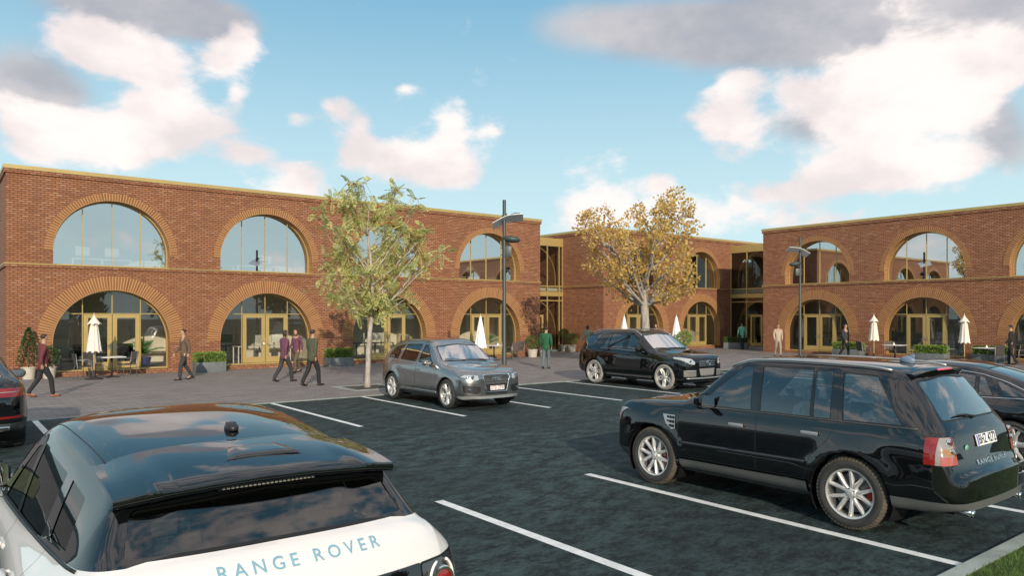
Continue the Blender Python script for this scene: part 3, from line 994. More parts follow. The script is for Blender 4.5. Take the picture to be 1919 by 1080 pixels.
def make_wheel(root, x, y, r, wdt, style, side, dx, rot=0.0, tyre=M_TYRE, cal=True, rimr=None, lug=False):
    """alloy wheel facing +y; side=-1 turns it to the other flank"""
    rr = rimr or r * .66
    M = Matrix.Rotation(R(-90), 4, 'X')        # z axis -> +y  (outer face at +y)
    hw = wdt / 2
    mb = MB()
    ln = .70 * hw
    # barrel and lip
    mb.lathe([(rr - .012, hw - .012), (rr + .004, hw - .004), (rr + .010, hw - .012), (rr + .004, hw - .03)], 48, 0, M)
    mb.lathe([(rr - .012, hw - .012), (rr - .030, hw - .045), (rr - .045, -hw + .02), (rr - .01, -hw + .01)], 48, 1, M)
    # hub
    mb.lathe([(.0, hw - .028), (.045, hw - .030), (.062, hw - .040), (.080, hw - .075), (.078, hw - .11)], 24, 0, M)
    def spoke(a, w0, w1, r0, r1, skew=0.0, z0=None, z1=None, th=.035, mi=0):
        z0 = hw - .042 if z0 is None else z0; z1 = hw - .022 if z1 is None else z1
        vs = []
        for rr_, w_, zz, an in ((r0, w0, z0, a), (r1, w1, z1, a + skew)):
            for s_, dz, k in ((-1, -th, 1.25), (-1, -.004, 1), (-.55, .004, 1), (.55, .004, 1), (1, -.004, 1), (1, -th, 1.25)):
                u = Vector((math.cos(an), math.sin(an), 0)); v = Vector((-math.sin(an), math.cos(an), 0))
                p = u * rr_ + v * (w_ / 2 * s_ * k) + Vector((0, 0, zz + dz))
                vs.append(M @ p)
        mb.add(vs, [(i, i + 1, i + 7, i + 6) for i in range(5)] + [(5, 0, 6, 11), (0, 1, 2, 3, 4, 5), (6, 7, 8, 9, 10, 11)][:1], mi)
    R1 = rr - .010
    if style == 'ten':      # five pairs of straight spokes
        for k in range(5):
            a = 2 * math.pi * k / 5 + rot
            for s_ in (-1, 1):
                spoke(a + s_ * .17, .045, .036, .055, R1 * .45, s_ * .06, z1=hw - .034)
                spoke(a + s_ * .23, .038, .034, R1 * .44, R1, s_ * .10, z0=hw - .034)
    elif style == 'star':   # five twin spokes forming a star
        for k in range(5):
            a = 2 * math.pi * k / 5 + rot
            for s_ in (-1, 1):
                spoke(a + s_ * .20, .045, .030, .05, R1 * .55, s_ * .10)
                spoke(a + s_ * .30, .030, .030, R1 * .54, R1, -s_ * .16)
            spoke(a, .03, .045, R1 * .62, R1, 0)
    else:                   # 'five': five broad forked spokes
        for k in range(5):
            a = 2 * math.pi * k / 5 + rot
            spoke(a, .075, .060, .05, R1 * .55)
            for s_ in (-1, 1):
                spoke(a + s_ * .05, .045, .038, R1 * .50, R1, s_ * .17)
    mb.lathe([(.0, hw - .020), (.028, hw - .022), (.032, hw - .030)], 16, 0, M)
    for k in range(5):
        a = 2 * math.pi * (k + .5) / 5 + rot
        c = M @ Vector((.052 * math.cos(a), .052 * math.sin(a), hw - .034))
        mb.lathe([(.0, .010), (.008, .008), (.009, .0)], 8, 1, Matrix.Translation(c) @ M)
    whl = mb.build('wheel', [M_ALLOY, M_ALLOY_D], root, angle=40)
    # tyre
    mb = MB()
    sh = r - .012
    mb.lathe([(rr + .002, hw - .010), (rr + .012, hw + .002), (rr + .022, hw + .001), (rr + .026, hw + .004), (rr + (r - rr) * .45, hw + .012), (r - .045, hw + .006), (r - .024, hw - .006)], 64, 2, M)
    mb.lathe([(r - .024, hw - .006), (r - .018, hw - .010), (r - .003, hw - .032), (r, hw * .5), (r, -hw * .5), (r - .003, -hw + .032), (r - .018, -hw + .01)], 64, 0, M)
    mb.lathe([(r - .018, -hw + .01), (rr + (r - rr) * .45, -hw - .012), (rr, -hw + .01)], 64, 0, M)
    for g in (-.5, 0, .5):      # circumferential grooves not cut in: dark bands on the tread stand for their shade
        mb.lathe([(r + .0006, hw * g - .006), (r + .0006, hw * g + .006)], 64, 1, M)
    if lug:
        for k in range(56):
            for s_ in (-1, 1):
                a = 2 * math.pi * (k + (.5 if s_ < 0 else 0)) / 56; da = math.pi / 56 * .60
                vs = []
                for an in (a - da, a + da):
                    for rad, zz in ((r - .030, hw + .002), (r - .012, hw - .004), (r + .004, hw - .030), (r + .006, hw * .42), (r - .004, hw * .42), (r - .030, hw - .03)):
                        vs.append(M @ Vector((rad * math.cos(an), rad * math.sin(an), zz * s_)))
                mb.add(vs, [(i, (i + 1) % 6, 6 + (i + 1) % 6, 6 + i) for i in range(6)] + [(0, 1, 2, 3, 4, 5), (6, 7, 8, 9, 10, 11)], 0)
    ty = mb.build('tyre', [tyre, M_RUBBER, M_TYRE if tyre is M_TYRE_D else tyre], whl, angle=35)
    mb = MB()
    mb.lathe([(.07, hw - .115), (rr * .80, hw - .115), (rr * .80, hw - .135), (.07, hw - .135)], 40, 0, M)
    mb.build('brake_disc', M_DISC, whl, angle=35)
    if cal:
        mb = MB()
        for a0, a1 in ((-28, 28),):
            vs = []; n = 6
            for i in range(n + 1):
                a = R(a0 + (a1 - a0) * i / n) + (math.pi if side * (1 if x < 2 else 1) < 0 else 0)
                for rad, zz in ((rr * .60, hw - .085), (rr * .86, hw - .085), (rr * .86, hw - .15), (rr * .60, hw - .15)):
                    vs.append(M @ Vector((rad * math.cos(a), rad * math.sin(a), zz)))
            fs = []
            for i in range(n):
                b = i * 4
                fs += [(b, b + 1, b + 5, b + 4), (b + 1, b + 2, b + 6, b + 5), (b + 2, b + 3, b + 7, b + 6), (b + 3, b, b + 4, b + 7)]
            fs += [(0, 1, 2, 3), tuple(n * 4 + q for q in (0, 1, 2, 3))]
            mb.add(vs, fs)
        mb.build('brake_caliper', M_CALI if cal == 'red' else M_DISC, whl)
    whl.location = (x + dx, y, r)
    if side < 0: whl.rotation_euler = (0, 0, math.pi)
    return whl

def seat(root, x, y, dx, m, w_=.50, zf=.62, back=.62):
    """seat with cushion, reclined back and headrest; the car's nose is at -x"""
    mb = MB()
    mb.bevbox(x - .28, x + .24, y - w_ / 2, y + w_ / 2, zf - .16, zf, .05)
    bm = bmesh.new(); bmesh.ops.create_cube(bm, size=1)
    for v in bm.verts: v.co = Vector((v.co.x * .15, v.co.y * w_ * (1 if v.co.z < 0 else .86), (v.co.z + .5) * back))
    bmesh.ops.bevel(bm, geom=bm.edges[:], offset=.045, segments=2, affect='EDGES')
    mb.bm(bm, 0, Matrix.Translation((x + .22, y, zf - .08)) @ Matrix.Rotation(R(16), 4, 'Y'))
    s = mb.build('seat', m, root, angle=60); s.location.x = dx
    mb = MB()
    bm = bmesh.new(); bmesh.ops.create_cube(bm, size=1)
    for v in bm.verts: v.co = Vector((v.co.x * .10, v.co.y * .27, v.co.z * .19))
    bmesh.ops.bevel(bm, geom=bm.edges[:], offset=.04, segments=3, affect='EDGES')
    hx = x + .22 + (back + .08) * math.sin(R(16)); hz = zf - .08 + (back + .08) * math.cos(R(16)) + .03
    mb.bm(bm, 0, Matrix.Translation((hx, y, hz)) @ Matrix.Rotation(R(12), 4, 'Y'))
    for s_ in (-.06, .06): mb.tube([(hx - .02, y + s_, hz - .17), (hx, y + s_, hz - .05)], .006, 6)
    mb.build('headrest', m, s, angle=60)
    return s

def wing_mirror(root, x, y, z, side, dx, m, lower=M_BLACKPL, size=1.0):
    mb = MB()
    s = side
    prof = []
    bm = bmesh.new(); bmesh.ops.create_cube(bm, size=1)
    for v in bm.verts:
        v.co = Vector((v.co.x * .13 * size, v.co.y * .25 * size, v.co.z * .165 * size))
        if v.co.x < 0: v.co.y *= .72; v.co.z *= .70
    bmesh.ops.bevel(bm, geom=bm.edges[:], offset=.038 * size, segments=3, affect='EDGES')
    mb.bm(bm, 0, Matrix.Translation((x, y + s * .17, z + .05)))
    mb.bevbox(x - .03, x + .04, min(y - s * .03, y + s * .10), max(y - s * .03, y + s * .10), z - .045, z - .005, .012, 1)
    o = mb.build('wing_mirror', [m, lower], root, angle=50); o.location.x = dx
    mb = MB()
    c = (x + .0665 * size, y + s * .17, z + .05)
    pts = rp([(-.10 * size, -.062 * size), (.10 * size, -.062 * size), (.10 * size, .062 * size), (-.10 * size, .062 * size)], .03)
    mb.add([(c[0], c[1] + p[0], c[2] + p[1]) for p in pts], [tuple(range(len(pts)))])
    mb.build('mirror_glass', M_MIRR, o, recalc=False)
    return o

def car(name, S, label, cat, loc, rz, group=None):
    L = S['L']; dx = -L / 2
    root = empty(name, loc, rz, label, cat, group)
    bm = half_body(S)
    lay = bm.faces.layers.int.new('part')
    parts = []
    # wheel openings first: removed
    for wx in S['wx']:
        pl = circ(wx, S['wr_c'], S['ra'], 30)
        sel = lambda f: f.normal.y > .02 and f.calc_center_median().y > .5 and f.calc_center_median().z < 1.1
        slice_poly(bm, pl, 'y', sel)
        classify(bm, lay, pl, 'y', sel, -1)
    # lower trim band by height
    for k, c in enumerate(S['cuts']):
        idn = k + 1
        sel0 = SEL[c.get('sel', {'y': 'side', 'x': 'rear', 'z': 'top'}[c['ax']])]
        rng = c.get('rng')
        if rng:
            sel = (lambda f, s0=sel0, r_=rng: s0(f) and r_[0] <= f.calc_center_median().x <= r_[1])
        else: sel = sel0
        only = c.get('only', (0,))
        pl = c['poly']
        slice_poly(bm, pl, c['ax'], sel)
        if c.get('gap'):
            inn = inset(pl, c['gap'])
            slice_poly(bm, inn, c['ax'], sel)
            classify(bm, lay, pl, c['ax'], sel, 1000, only)
            classify(bm, lay, inn, c['ax'], sel, idn, (1000,) + tuple(only))
        else:
            classify(bm, lay, pl, c['ax'], sel, idn, only)
    bm.faces.ensure_lookup_table(); bm.normal_update()
    groups = {}
    for f in bm.faces: groups.setdefault(f[lay], []).append(f)
    # body shell: paint, seals and any painted-over zones
    bodyf = groups.get(0, []) + groups.get(1000, [])
    mats = [S['paint'], M_RUBBER]; mids = [0] * len(groups.get(0, [])) + [1] * len(groups.get(1000, []))
    for k, c in enumerate(S['cuts']):
        if c.get('zone'):
            mats.append(c['mat']); fs_ = groups.get(k + 1, [])
            bodyf += fs_; mids += [len(mats) - 1] * len(fs_)
    vs, fs = fly(bm, bodyf)
    body = piece('body', vs, fs, mats, root, mids, both=True, dx=dx)
    # inner lining
    lin = [f for f in bodyf if f.calc_center_median().z > S['zline'] and S['cab'][0] < f.calc_center_median().x < S['cab'][1]]
    vs, fs = fly(bm, lin, -.03)
    piece('cabin_lining', vs, [list(reversed(f)) for f in fs], M_INT, root, both=True, dx=dx)
    made = {}
    for k, c in enumerate(S['cuts']):
        if c.get('zone'): continue
        g = groups.get(k + 1, [])
        if not g: continue
        vs, fs = fly(bm, g, c.get('off', 0.0))
        if 'window' in c['n'] and 'frame' not in c['n'] or c['n'] == 'windscreen':
            vs = fit_smooth(vs, c.get('fit', c['ax']), c['kind'] == 'centre')
        par = made.get(c['under'], root) if c.get('under') else root
        mids = None; mt = c['mat']
        if c['kind'] == 'centre':
            o = piece(c['n'], vs, fs, mt, par, mids, both=True, dx=(0 if par is not root else dx))
            made[c.get('key', c['n'])] = o
        else:
            o1 = piece(c['n'], vs, fs, mt, par, mids, dx=(0 if par is not root else dx))
            made[c.get('key', c['n'])] = o1
            pm = made.get(c['under'] + '_m', root) if c.get('under') else root
            o2 = piece(c['n'], vs, fs, mt, pm, mids, mirror=True, dx=(0 if pm is not root else dx))
            made[c.get('key', c['n']) + '_m'] = o2
    # wheel wells and underside
    ra = S['ra'] + .012
    w2 = S['W'] / 2
    for wx in S['wx']:
        for s in (-1, 1):
            mb = MB(); n = 22; vs = []
            yo, yi = s * (w2 - S.get('wellin', .035)), s * (w2 - .42)
            for i in range(n + 1):
                a = R(-32 + 244 * i / n)
                vs += [(wx + ra * math.cos(a), yo, S['wr_c'] + ra * math.sin(a)), (wx + ra * math.cos(a), yi, S['wr_c'] + ra * math.sin(a))]
            mb.add(vs, [(2 * i, 2 * i + 1, 2 * i + 3, 2 * i + 2) for i in range(n)] + [tuple(2 * i + 1 for i in range(n + 1))])
            mb.build('wheel_well', M_RUBBER, root).location.x = dx
    mb = MB(); zs = S['under']
    mb.box(.25, L - .25, -.50, .50, zs, zs + .12); mb.box(S['wx'][0] + ra, S['wx'][1] - ra, -w2 + .10, w2 - .10, zs, zs + .10)
    mb.build('underbody', M_RUBBER, root).location.x = dx
    # cabin
    mb = MB(); c0, c1 = S['cab']
    mb.box(c0 + .15, c1 - .15, -w2 + .22, w2 - .22, .34, .44)
    mb.build('cabin_floor', M_INT, root).location.x = dx
    mb = MB(); xd = S['dash']; zb = interp(S['zb'], xd)
    mb.bevbox(xd - .30, xd + .12, -w2 + .20, w2 - .20, zb - .30, zb - .03, .04)
    d = mb.build('dashboard', M_INT, root, angle=50); d.location.x = dx
    if S.get('rear_box', True):
        mb = MB(); mb.bevbox(S['wx'][1] - .15, S['wx'][1] + .55, -w2 + .25, w2 - .25, .6, interp(S['zb'], S['wx'][1]) - .06, .03)
        mb.build('boot_floor', M_INT, root, angle=50).location.x = dx
    sm = S.get('seat', M_SEAT)
    for y in (-.37, .37): seat(root, xd + .80, y, dx, sm, zf=S.get('zseat', .68))
    for y in (-.40, .40): seat(root, xd + 1.68, y, dx, sm, w_=.60, zf=S.get('zseat', .68) + .02, back=.60)
    mb = MB()   # steering wheel on the right-hand side
    Mw = Matrix.Translation((xd + .26, .37, zb - .06)) @ Matrix.Rotation(R(-65), 4, 'Y')
    ring = [Mw @ Vector((.18 * math.cos(2 * math.pi * i / 24), .18 * math.sin(2 * math.pi * i / 24), 0)) for i in range(25)]
    mb.tube(ring, .016, 6, caps=False)
    mb.tube([Mw @ Vector((-.17, 0, 0)), Mw @ Vector((.17, 0, 0))], .018, 6)
    mb.tube([Mw @ Vector((0, 0, 0)), Mw @ Vector((0, 0, -.25))], .03, 6)
    mb.build('steering_wheel', M_BLACKPL, root, angle=50).location.x = dx
    for i, wx in enumerate(S['wx']):
        for s in (-1, 1):
            make_wheel(root, wx, s * (w2 - S.get('wheel_in', .135)), S['wr_c'], .235, S['style'], s, dx, rot=S.get('rot', .3) + i * .5, tyre=S.get('tyre', M_TYRE), cal=S.get('cal', True), rimr=S.get('rimr'), lug=S.get('lug', False))
    S['_bvh'] = BVHTree.FromBMesh(bm)
    bm.free()
    return root, body, made, dx

def onto(S, me, M, direction, off=.003):
    """drop a flat mesh (lettering, badge) onto the body along a direction; the body tree is its +y half"""
    tree = S['_bvh']; d = Vector(direction)
    for v in me.vertices:
        p = M @ v.co
        q = Vector((p.x, abs(p.y), p.z)); dd = Vector((d.x, d.y if p.y >= 0 else -d.y, d.z))
        h = tree.ray_cast(q, dd)
        if h[0] is not None:
            loc, nn = h[0], h[1]
            if nn.dot(dd) > 0: nn = -nn
            r_ = loc + nn * off + (-dd) * (v.co.z)
            v.co = Vector((r_.x, r_.y if p.y >= 0 else -r_.y, r_.z))
        else: v.co = p
    return me
def surf(S, y, z, d='rear'):
    """x of the body surface at (y, z), seen from behind or in front"""
    o = Vector((S['L'] + 2, abs(y), z)) if d == 'rear' else Vector((-2, abs(y), z))
    h = S['_bvh'].ray_cast(o, Vector((-1 if d == 'rear' else 1, 0, 0)))
    return h[0].x if h[0] else (S['L'] if d == 'rear' else 0)
def side_y(S, x, z):
    h = S['_bvh'].ray_cast(Vector((x, 3, z)), Vector((0, -1, 0)))
    return h[0].y if h[0] else S['W'] / 2
def plate(root, S, dx, z, d, txt, w_=.52, h=.115, yc=0.0, band=False, letm=None, out=.012, tilt=0.0):
    x = surf(S, yc, z, d); s = 1 if d == 'rear' else -1
    mb = MB()
    mb.bevbox(-.005, .005, -w_ / 2, w_ / 2, -h / 2, h / 2, .003, 0)
    if band: mb.box(*( (.0052, .0058) if s > 0 else (-.0058, -.0052)), *sorted((-s * (w_ / 2 - .008), -s * (w_ / 2 - .045))), -h / 2 + .006, h / 2 - .006, 1)
    pl = mb.build('number_plate', [M_PLATEW, M_BLUEP], root, angle=40)
    pl.location = (x + s * out + dx, yc, z)
    pl.rotation_euler = (0, R(tilt), 0)
    me = text_mesh(txt, h * 1.02, .0006, 1.04, .0022)
    # lettering plane: text x -> side, text y -> up, facing out of the plate; narrowed to the plate
    wt = max(v.co.x for v in me.vertices) - min(v.co.x for v in me.vertices)
    k = (w_ - (.075 if band else .03)) / wt
    for v in me.vertices:
        q = v.co.copy(); v.co = Vector((s * (.0062 + q.z), s * (q.x * min(1.05, k)) + (s * .018 if band else 0), q.y * 1.12))
    link('plate_lettering', me, pl, letm or M_PLATEB)
    return pl

def letters(name, me, root, m, dx):
    """one object per letter of a lettering mesh"""
    bm = bmesh.new(); bm.from_mesh(me); seen = set(); bm.verts.ensure_lookup_table()
    for v0 in bm.verts:
        if v0.index in seen: continue
        st = [v0]; isl = []
        seen.add(v0.index)
        while st:
            v = st.pop(); isl.append(v)
            for e in v.link_edges:
                o = e.other_vert(v)
                if o.index not in seen: seen.add(o.index); st.append(o)
        idx = {v.index: i for i, v in enumerate(isl)}
        fs = {f for v in isl for f in v.link_faces}
        mb = MB(); mb.add([v.co for v in isl], [[idx[v.index] for v in f.verts] for f in fs])
        mb.build(name, m, root).location.x = dx
    bm.free()
# ================================================================== the six parked cars
def door_cuts(front, rear, win, gap=.006, glassm=None, wgap=.014, zoneglass=None):
    pass
def side_cut(n, poly, **k): return dict(n=n, ax='y', poly=poly, kind='side', **k)
def cen_cut(n, ax, poly, **k): return dict(n=n, ax=ax, poly=poly, kind='centre', **k)
def zone(ax, poly, m, **k): return dict(n='zone', ax=ax, poly=poly, kind='centre', zone=True, mat=m, **k)
def K(*a): return [(a[i], a[i + 1]) for i in range(0, len(a), 2)]
def handle(root, S, made, key, x, z, m, dx, w_=.19, h=.035):
    for sfx, s in (('', 1), ('_m', -1)):
        par = made.get(key + sfx, root)
        y = side_y(S, x, z)
        mb = MB(); a, b = sorted((s * (y + .012), s * (y + .040)))
        mb.bevbox(x - w_ / 2, x + w_ / 2, a, b, z - h / 2, z + h / 2, .010)
        a, b = sorted((s * (y - .01), s * (y + .02)))
        mb.box(x - w_ / 2 + .012, x - w_ / 2 + .035, a, b, z - .01, z + .01); mb.box(x + w_ / 2 - .035, x + w_ / 2 - .012, a, b, z - .01, z + .01)
        o = mb.build('door_handle', m, par, angle=50)
        if par is root: o.location.x = dx
def strip(root, S, name, pts, rad, m, dx, both=True, z_off=0.0):
    """thin moulding following the body flank through (x, z) points"""
    for s in ((1, -1) if both else (1,)):
        P3 = []
        n = 26
        for i in range(n + 1):
            t = i / n * (len(pts) - 1); k = min(int(t), len(pts) - 2); f = t - k
            x = pts[k][0] * (1 - f) + pts[k + 1][0] * f; z = pts[k][1] * (1 - f) + pts[k + 1][1] * f
            P3.append((x, s * (side_y(S, x, z) + .002), z))
        mb = MB(); mb.tube(P3, rad, 6)
        o = mb.build(name, m, root, smooth=True); o.location.x = dx
def wipers(root, S, dx, x0, zf, m=M_BLACKPL, rear=False):
    pass
def top_z(S, x, y):
    h = S['_bvh'].ray_cast(Vector((x, abs(y), 4)), Vector((0, 0, -1)))
    return h[0].z if h[0] else 1.0
def blade(root, S, dx, pts, name='wiper'):
    P3 = [(x, y, top_z(S, x, y) + .018) for x, y in pts]
    mb = MB(); mb.tube(P3, .009, 6)
    mid = P3[len(P3) // 2]
    o = mb.build(name, M_BLACKPL, root, smooth=True); o.location.x = dx
def ring_lamp(par, S, dx, y, z, r, m1, m2, d='front', side=1, out=.004, name='lamp_ring'):
    x = surf(S, y, z, d); s = -1 if d == 'front' else 1
    M = Matrix.Translation((x + s * out, side * y, z)) @ Matrix.Rotation(R(90 * s), 4, 'Y')
    mb = MB()
    mb.lathe([(0, .006), (r * .72, .005), (r * .76, .012), (r * .95, .012), (r, 0), (r, -.02)], 24, 0, M)
    o = mb.build(name, m1, par, angle=40); o.location.x = 0
    mb = MB(); mb.lathe([(0, .016), (r * .4, .014), (r * .72, .006)], 24, 0, M)
    mb.build('lamp_bulb_cover', m2, par, angle=50)
    return o

# ------------------------------------------------------------------ black estate 4x4 on the right (near)
def make_rrs(loc, rz):
    L = 4.72
    S = dict(L=L, W=1.93, wx=(.86, 3.605), wr_c=.385, ra=.445, flare=.022, flw=.115, fls=.28, under=.27, paint=P_BLACK,
        bowf=.07, bowr=.045, crown=.9, xs=[4.46, 4.34, 1.36, 3.16, 4.02],
        zs=K(0, .36, .25, .33, .9, .33, 3.6, .33, 4.3, .34, L, .40), ws=K(0, .66, .06, .76, .3, .86, .9, .90, 3.9, .90, 4.5, .86, 4.66, .80, L, .70),
        tuck=K(0, .0, L, .0),
        zm=K(0, .58, .3, .70, 3.9, .76, L, .66), wm=K(0, .70, .03, .80, .10, .88, .3, .935, .9, .955, 3.9, .955, 4.42, .935, 4.58, .89, 4.67, .83, L, .74),
        zline=.95, cab=(1.36, 4.6), dash=1.62, style='ten', rot=.12, tyre=M_TYRE_D, cal='red', rimr=.262, lug=True, zseat=.74, bulge=.016, smooth=5)
    # tailgate: raked glass, upright panel, then the shelf of the bumper
    S['zc'] = K(0, .86, .05, 1.01, .15, 1.075, .4, 1.12, 1.2, 1.19, 1.36, 1.225, 1.98, 1.70, 2.18, 1.765, 2.6, 1.79, 3.4, 1.785, 3.9, 1.76, 4.06, 1.735, 4.11, 1.70, 4.46, 1.22, 4.53, 1.13, 4.575, 1.04, 4.61, .80, 4.63, .745, 4.70, .735, L, .70)
    S['zr'] = K(0, .83, .06, .985, .2, 1.065, .6, 1.10, 1.30, 1.145, 1.45, 1.21, 2.04, 1.645, 2.26, 1.712, 2.8, 1.728, 3.6, 1.71, 3.96, 1.672, 4.12, 1.53, 4.46, 1.17, 4.54, 1.08, 4.585, .98, 4.615, .77, 4.64, .725, L, .67)
    S['wr'] = K(0, .60, .05, .71, .2, .79, .6, .86, 1.30, .865, 1.5, .82, 2.1, .735, 2.6, .72, 3.6, .71, 3.96, .695, 4.16, .70, 4.46, .76, 4.58, .76, 4.65, .78, L, .66)
    S['zb'] = K(0, .80, .06, .95, .2, 1.02, .6, 1.055, 1.4, 1.10, 3.4, 1.125, 4.2, 1.135, 4.44, 1.12, 4.54, 1.03, 4.59, .90, 4.62, .74, 4.65, .70, L, .64)
    S['wb'] = K(0, .66, .05, .77, .2, .85, .6, .885, 1.4, .905, 3.8, .905, 4.2, .89, 4.46, .855, 4.58, .82, 4.65, .80, L, .70)
    S['zm'] = K(0, .58, .3, .70, 3.9, .76, 4.5, .72, 4.62, .62, L, .56)
    fd = rp([(1.30, .455), (2.455, .455), (2.455, 1.13), (2.40, 1.702), (2.22, 1.70), (1.44, 1.135), (1.30, 1.07)], .03)
    rd = rp([(2.465, .455), (3.10, .455), (3.16, .72), (3.36, .93), (3.46, 1.14), (3.40, 1.70), (2.41, 1.702), (2.465, 1.13)], .03)
    S['cuts'] = [
        side_cut('door', fd, gap=.006, mat=P_BLACK, key='fd'),
        side_cut('door', rd, gap=.006, mat=P_BLACK, key='rd'),
        side_cut('side_window', rp([(1.57, 1.150), (2.37, 1.147), (2.31, 1.685), (2.15, 1.680)], .02), gap=.012, off=-.004, mat=G_SIDE, only=(1,), under='fd'),
        side_cut('side_window', rp([(2.48, 1.147), (3.135, 1.15), (3.095, 1.688), (2.43, 1.688)], .02), gap=.012, off=-.004, mat=G_SIDE, only=(2,), under='rd'),
        side_cut('side_window', rp([(3.155, 1.15), (3.375, 1.152), (3.32, 1.682), (3.115, 1.686)], .02), gap=.010, off=-.004, mat=G_SIDE, only=(2,), under='rd'),
        side_cut('side_window', rp([(3.50, 1.155), (4.14, 1.165), (3.81, 1.660), (3.43, 1.676)], .02), gap=.012, off=-.004, mat=G_SIDE),
        cen_cut('windscreen', 'x', rp([(-.5, 1.235), (.71, 1.22), (.655, 1.64), (-.5, 1.72)], .05), gap=.02, off=-.004, mat=G_SCREEN, sel='front', rng=(1.30, 2.2)),
        cen_cut('rear_window', 'x', rp([(-.5, 1.225), (.665, 1.215), (.585, 1.62), (-.5, 1.685)], .05), gap=.018, off=-.004, mat=glass('tailgate_glass', (.16, .17, .16), .20), sel='rear', rng=(4.05, 4.55)),
        dict(n='tail_light', ax='x', poly=rp([(.70, .815), (1.1, .815), (1.1, 1.09), (.70, 1.09)], .012), kind='side', gap=.006, off=.006, mat=M_CLEAR, sel='all', rng=(4.34, 4.9), key='tl'),
        side_cut('side_sill', [(1.34, .20), (3.13, .20), (3.13, .445), (1.34, .43)], off=.022, mat=M_SILL, only=(0, 1000)),
        zone('x', [(-.5, .2), (1.1, .2), (1.1, .455), (-.5, .455)], M_SILL, sel='all', rng=(4.02, 4.9), only=(0, 1000)),
        zone('x', [(-.5, .2), (1.1, .2), (1.1, .44), (-.5, .44)], M_DARKG, sel='all', rng=(-.1, .42), only=(0, 1000)),
        cen_cut('grille', 'x', rp([(-.5, .79), (.40, .79), (.44, .98), (-.5, .98)], .03), gap=.01, off=.002, mat=M_SATIN, sel='front', rng=(-.1, .4)),
        dict(n='headlight', ax='x', poly=rp([(.47, .80), (.90, .80), (.90, 1.0), (.50, .995)], .02), kind='side', gap=.008, off=.004, mat=M_LAMP, sel='front', rng=(-.1, .6)),
        side_cut('side_vent', rp([(1.03, .985), (1.255, .985), (1.265, .80), (1.20, .785), (1.10, .86)], .015), gap=.006, off=.010, mat=M_SATIN, key='sv'),
    ]
    # sub-panels of the lamp
    S['cuts'] += [dict(n='lens', ax='x', poly=[(.60, .805), (1.1, .805), (1.1, 1.10), (.60, 1.10)], kind='side', off=.008, mat=M_RED, sel='all', rng=(4.34, 4.46), only=(9,), under='tl'),
                  dict(n='lens', ax='x', poly=[(.64, .805), (1.1, .805), (1.1, .905), (.64, .905)], kind='side', off=.008, mat=M_REDP, sel='all', rng=(4.5, 4.9), only=(9,), under='tl'),
                  dict(n='lens', ax='x', poly=[(.64, .80), (.735, .80), (.735, 1.10), (.64, 1.10)], kind='side', off=.008, mat=M_RED, sel='all', rng=(4.5, 4.9), only=(9,), under='tl'),
                  dict(n='lens', ax='x', poly=[(.76, .915), (1.1, .915), (1.1, .975), (.76, .975)], kind='side', off=.008, mat=M_AMBER, sel='all', rng=(4.5, 4.9), only=(9,), under='tl')]
    S['xs'].append(4.585)
    root, body, made, dx = car('parked_car', S, 'large glossy black estate 4x4 with silver ten-spoke wheels, nearest the camera on the right', 'car', loc, rz, 'cars parked in the bays')
    for sfx, s in (('', 1), ('_m', -1)):
        tl = made['tl' + sfx]
        ring_lamp(tl, S, dx, .770, 1.04, .036, M_CHROME, M_RED, 'rear', s, .012)
        ring_lamp(tl, S, dx, .765, .955, .032, M_CHROME, M_CLEAR, 'rear', s, .012)
        sv = made['sv' + sfx]
        mb = MB()
        for i in range(3):
            z = .965 - i * .055; yy = side_y(S, 1.2, z) + .012; a, b = sorted((s * (yy - .01), s * (yy + .004)))
            for k in range(3 - (i > 1)):
                x1 = 1.245 - k * .045
                mb.box(x1 - .038, x1, a, b, z - .036, z)
        mb.build('vent_slot', M_MESH, sv)
        # number plate lamp strip, badge, mouldings
    handle(root, S, made, 'fd', 2.20, .965, M_SATIN, dx, .20, .040)
    handle(root, S, made, 'rd', 3.16, .985, M_SATIN, dx, .20, .040)
    strip(root, S, 'belt_moulding', [(1.50, 1.125), (2.5, 1.138), (3.6, 1.145), (4.28, 1.15)], .010, M_DARKG, dx)
    for s in (1, -1):
        wing_mirror(root, 1.76, s * .87, 1.17, s, dx, P_BLACK, size=1.28)
        mb = MB()   # roof gutter rail
        mb.tube([(x, s * (interp(S['wr'], x) - .028), interp(S['zr'], x) + .040) for x in [1.98 + i * .13 for i in range(16)]], .014, 6)
        o = mb.build('roof_rail', M_SATIN, root, smooth=True); o.location.x = dx
        mb = MB(); mb.tube([(4.54, s * .62, .36), (4.68, s * .62, .345)], .042, 14); mb.tube([(4.675, s * .62, .3455), (4.70, s * .62, .343)], .036, 14)
        o = mb.build('exhaust_pipe', M_CHROME, root, smooth=True); o.location.x = dx
        # swage line along the doors
    strip(root, S, 'door_moulding', [(1.34, .635), (3.1, .655)], .024, P_BLACK, dx)
    # roof spoiler lip with high brake lamp
    mb = MB()
    vs = []
    n = 16
    for i in range(n + 1):
        y = -.60 + 1.2 * i / n; yy = abs(y) / .60
        x0, x1 = 3.97, 4.18 - .05 * yy ** 2; z = 1.742 - .055 * yy ** 2.5
        vs += [(x0, y, z + .002), (x1 - .03, y, z - .004), (x1, y, z - .022), (x1 - .02, y, z - .040), (x0, y, z - .05)]
    mb.add(vs, [(5 * i + k, 5 * i + k + 1, 5 * i + k + 6, 5 * i + k + 5) for i in range(n) for k in range(4)] + [(0, 1, 2, 3, 4), tuple(5 * n + k for k in range(5))])
    o = mb.build('roof_spoiler', P_BLACK, root, angle=50); o.location.x = dx
    mb = MB(); mb.bevbox(4.168, 4.186, -.17, .17, 1.706, 1.728, .004)
    mb.build('brake_light', pbr('pink_brake_lens', (.70, .12, .20), rough=.2, coat=1), o, angle=40)
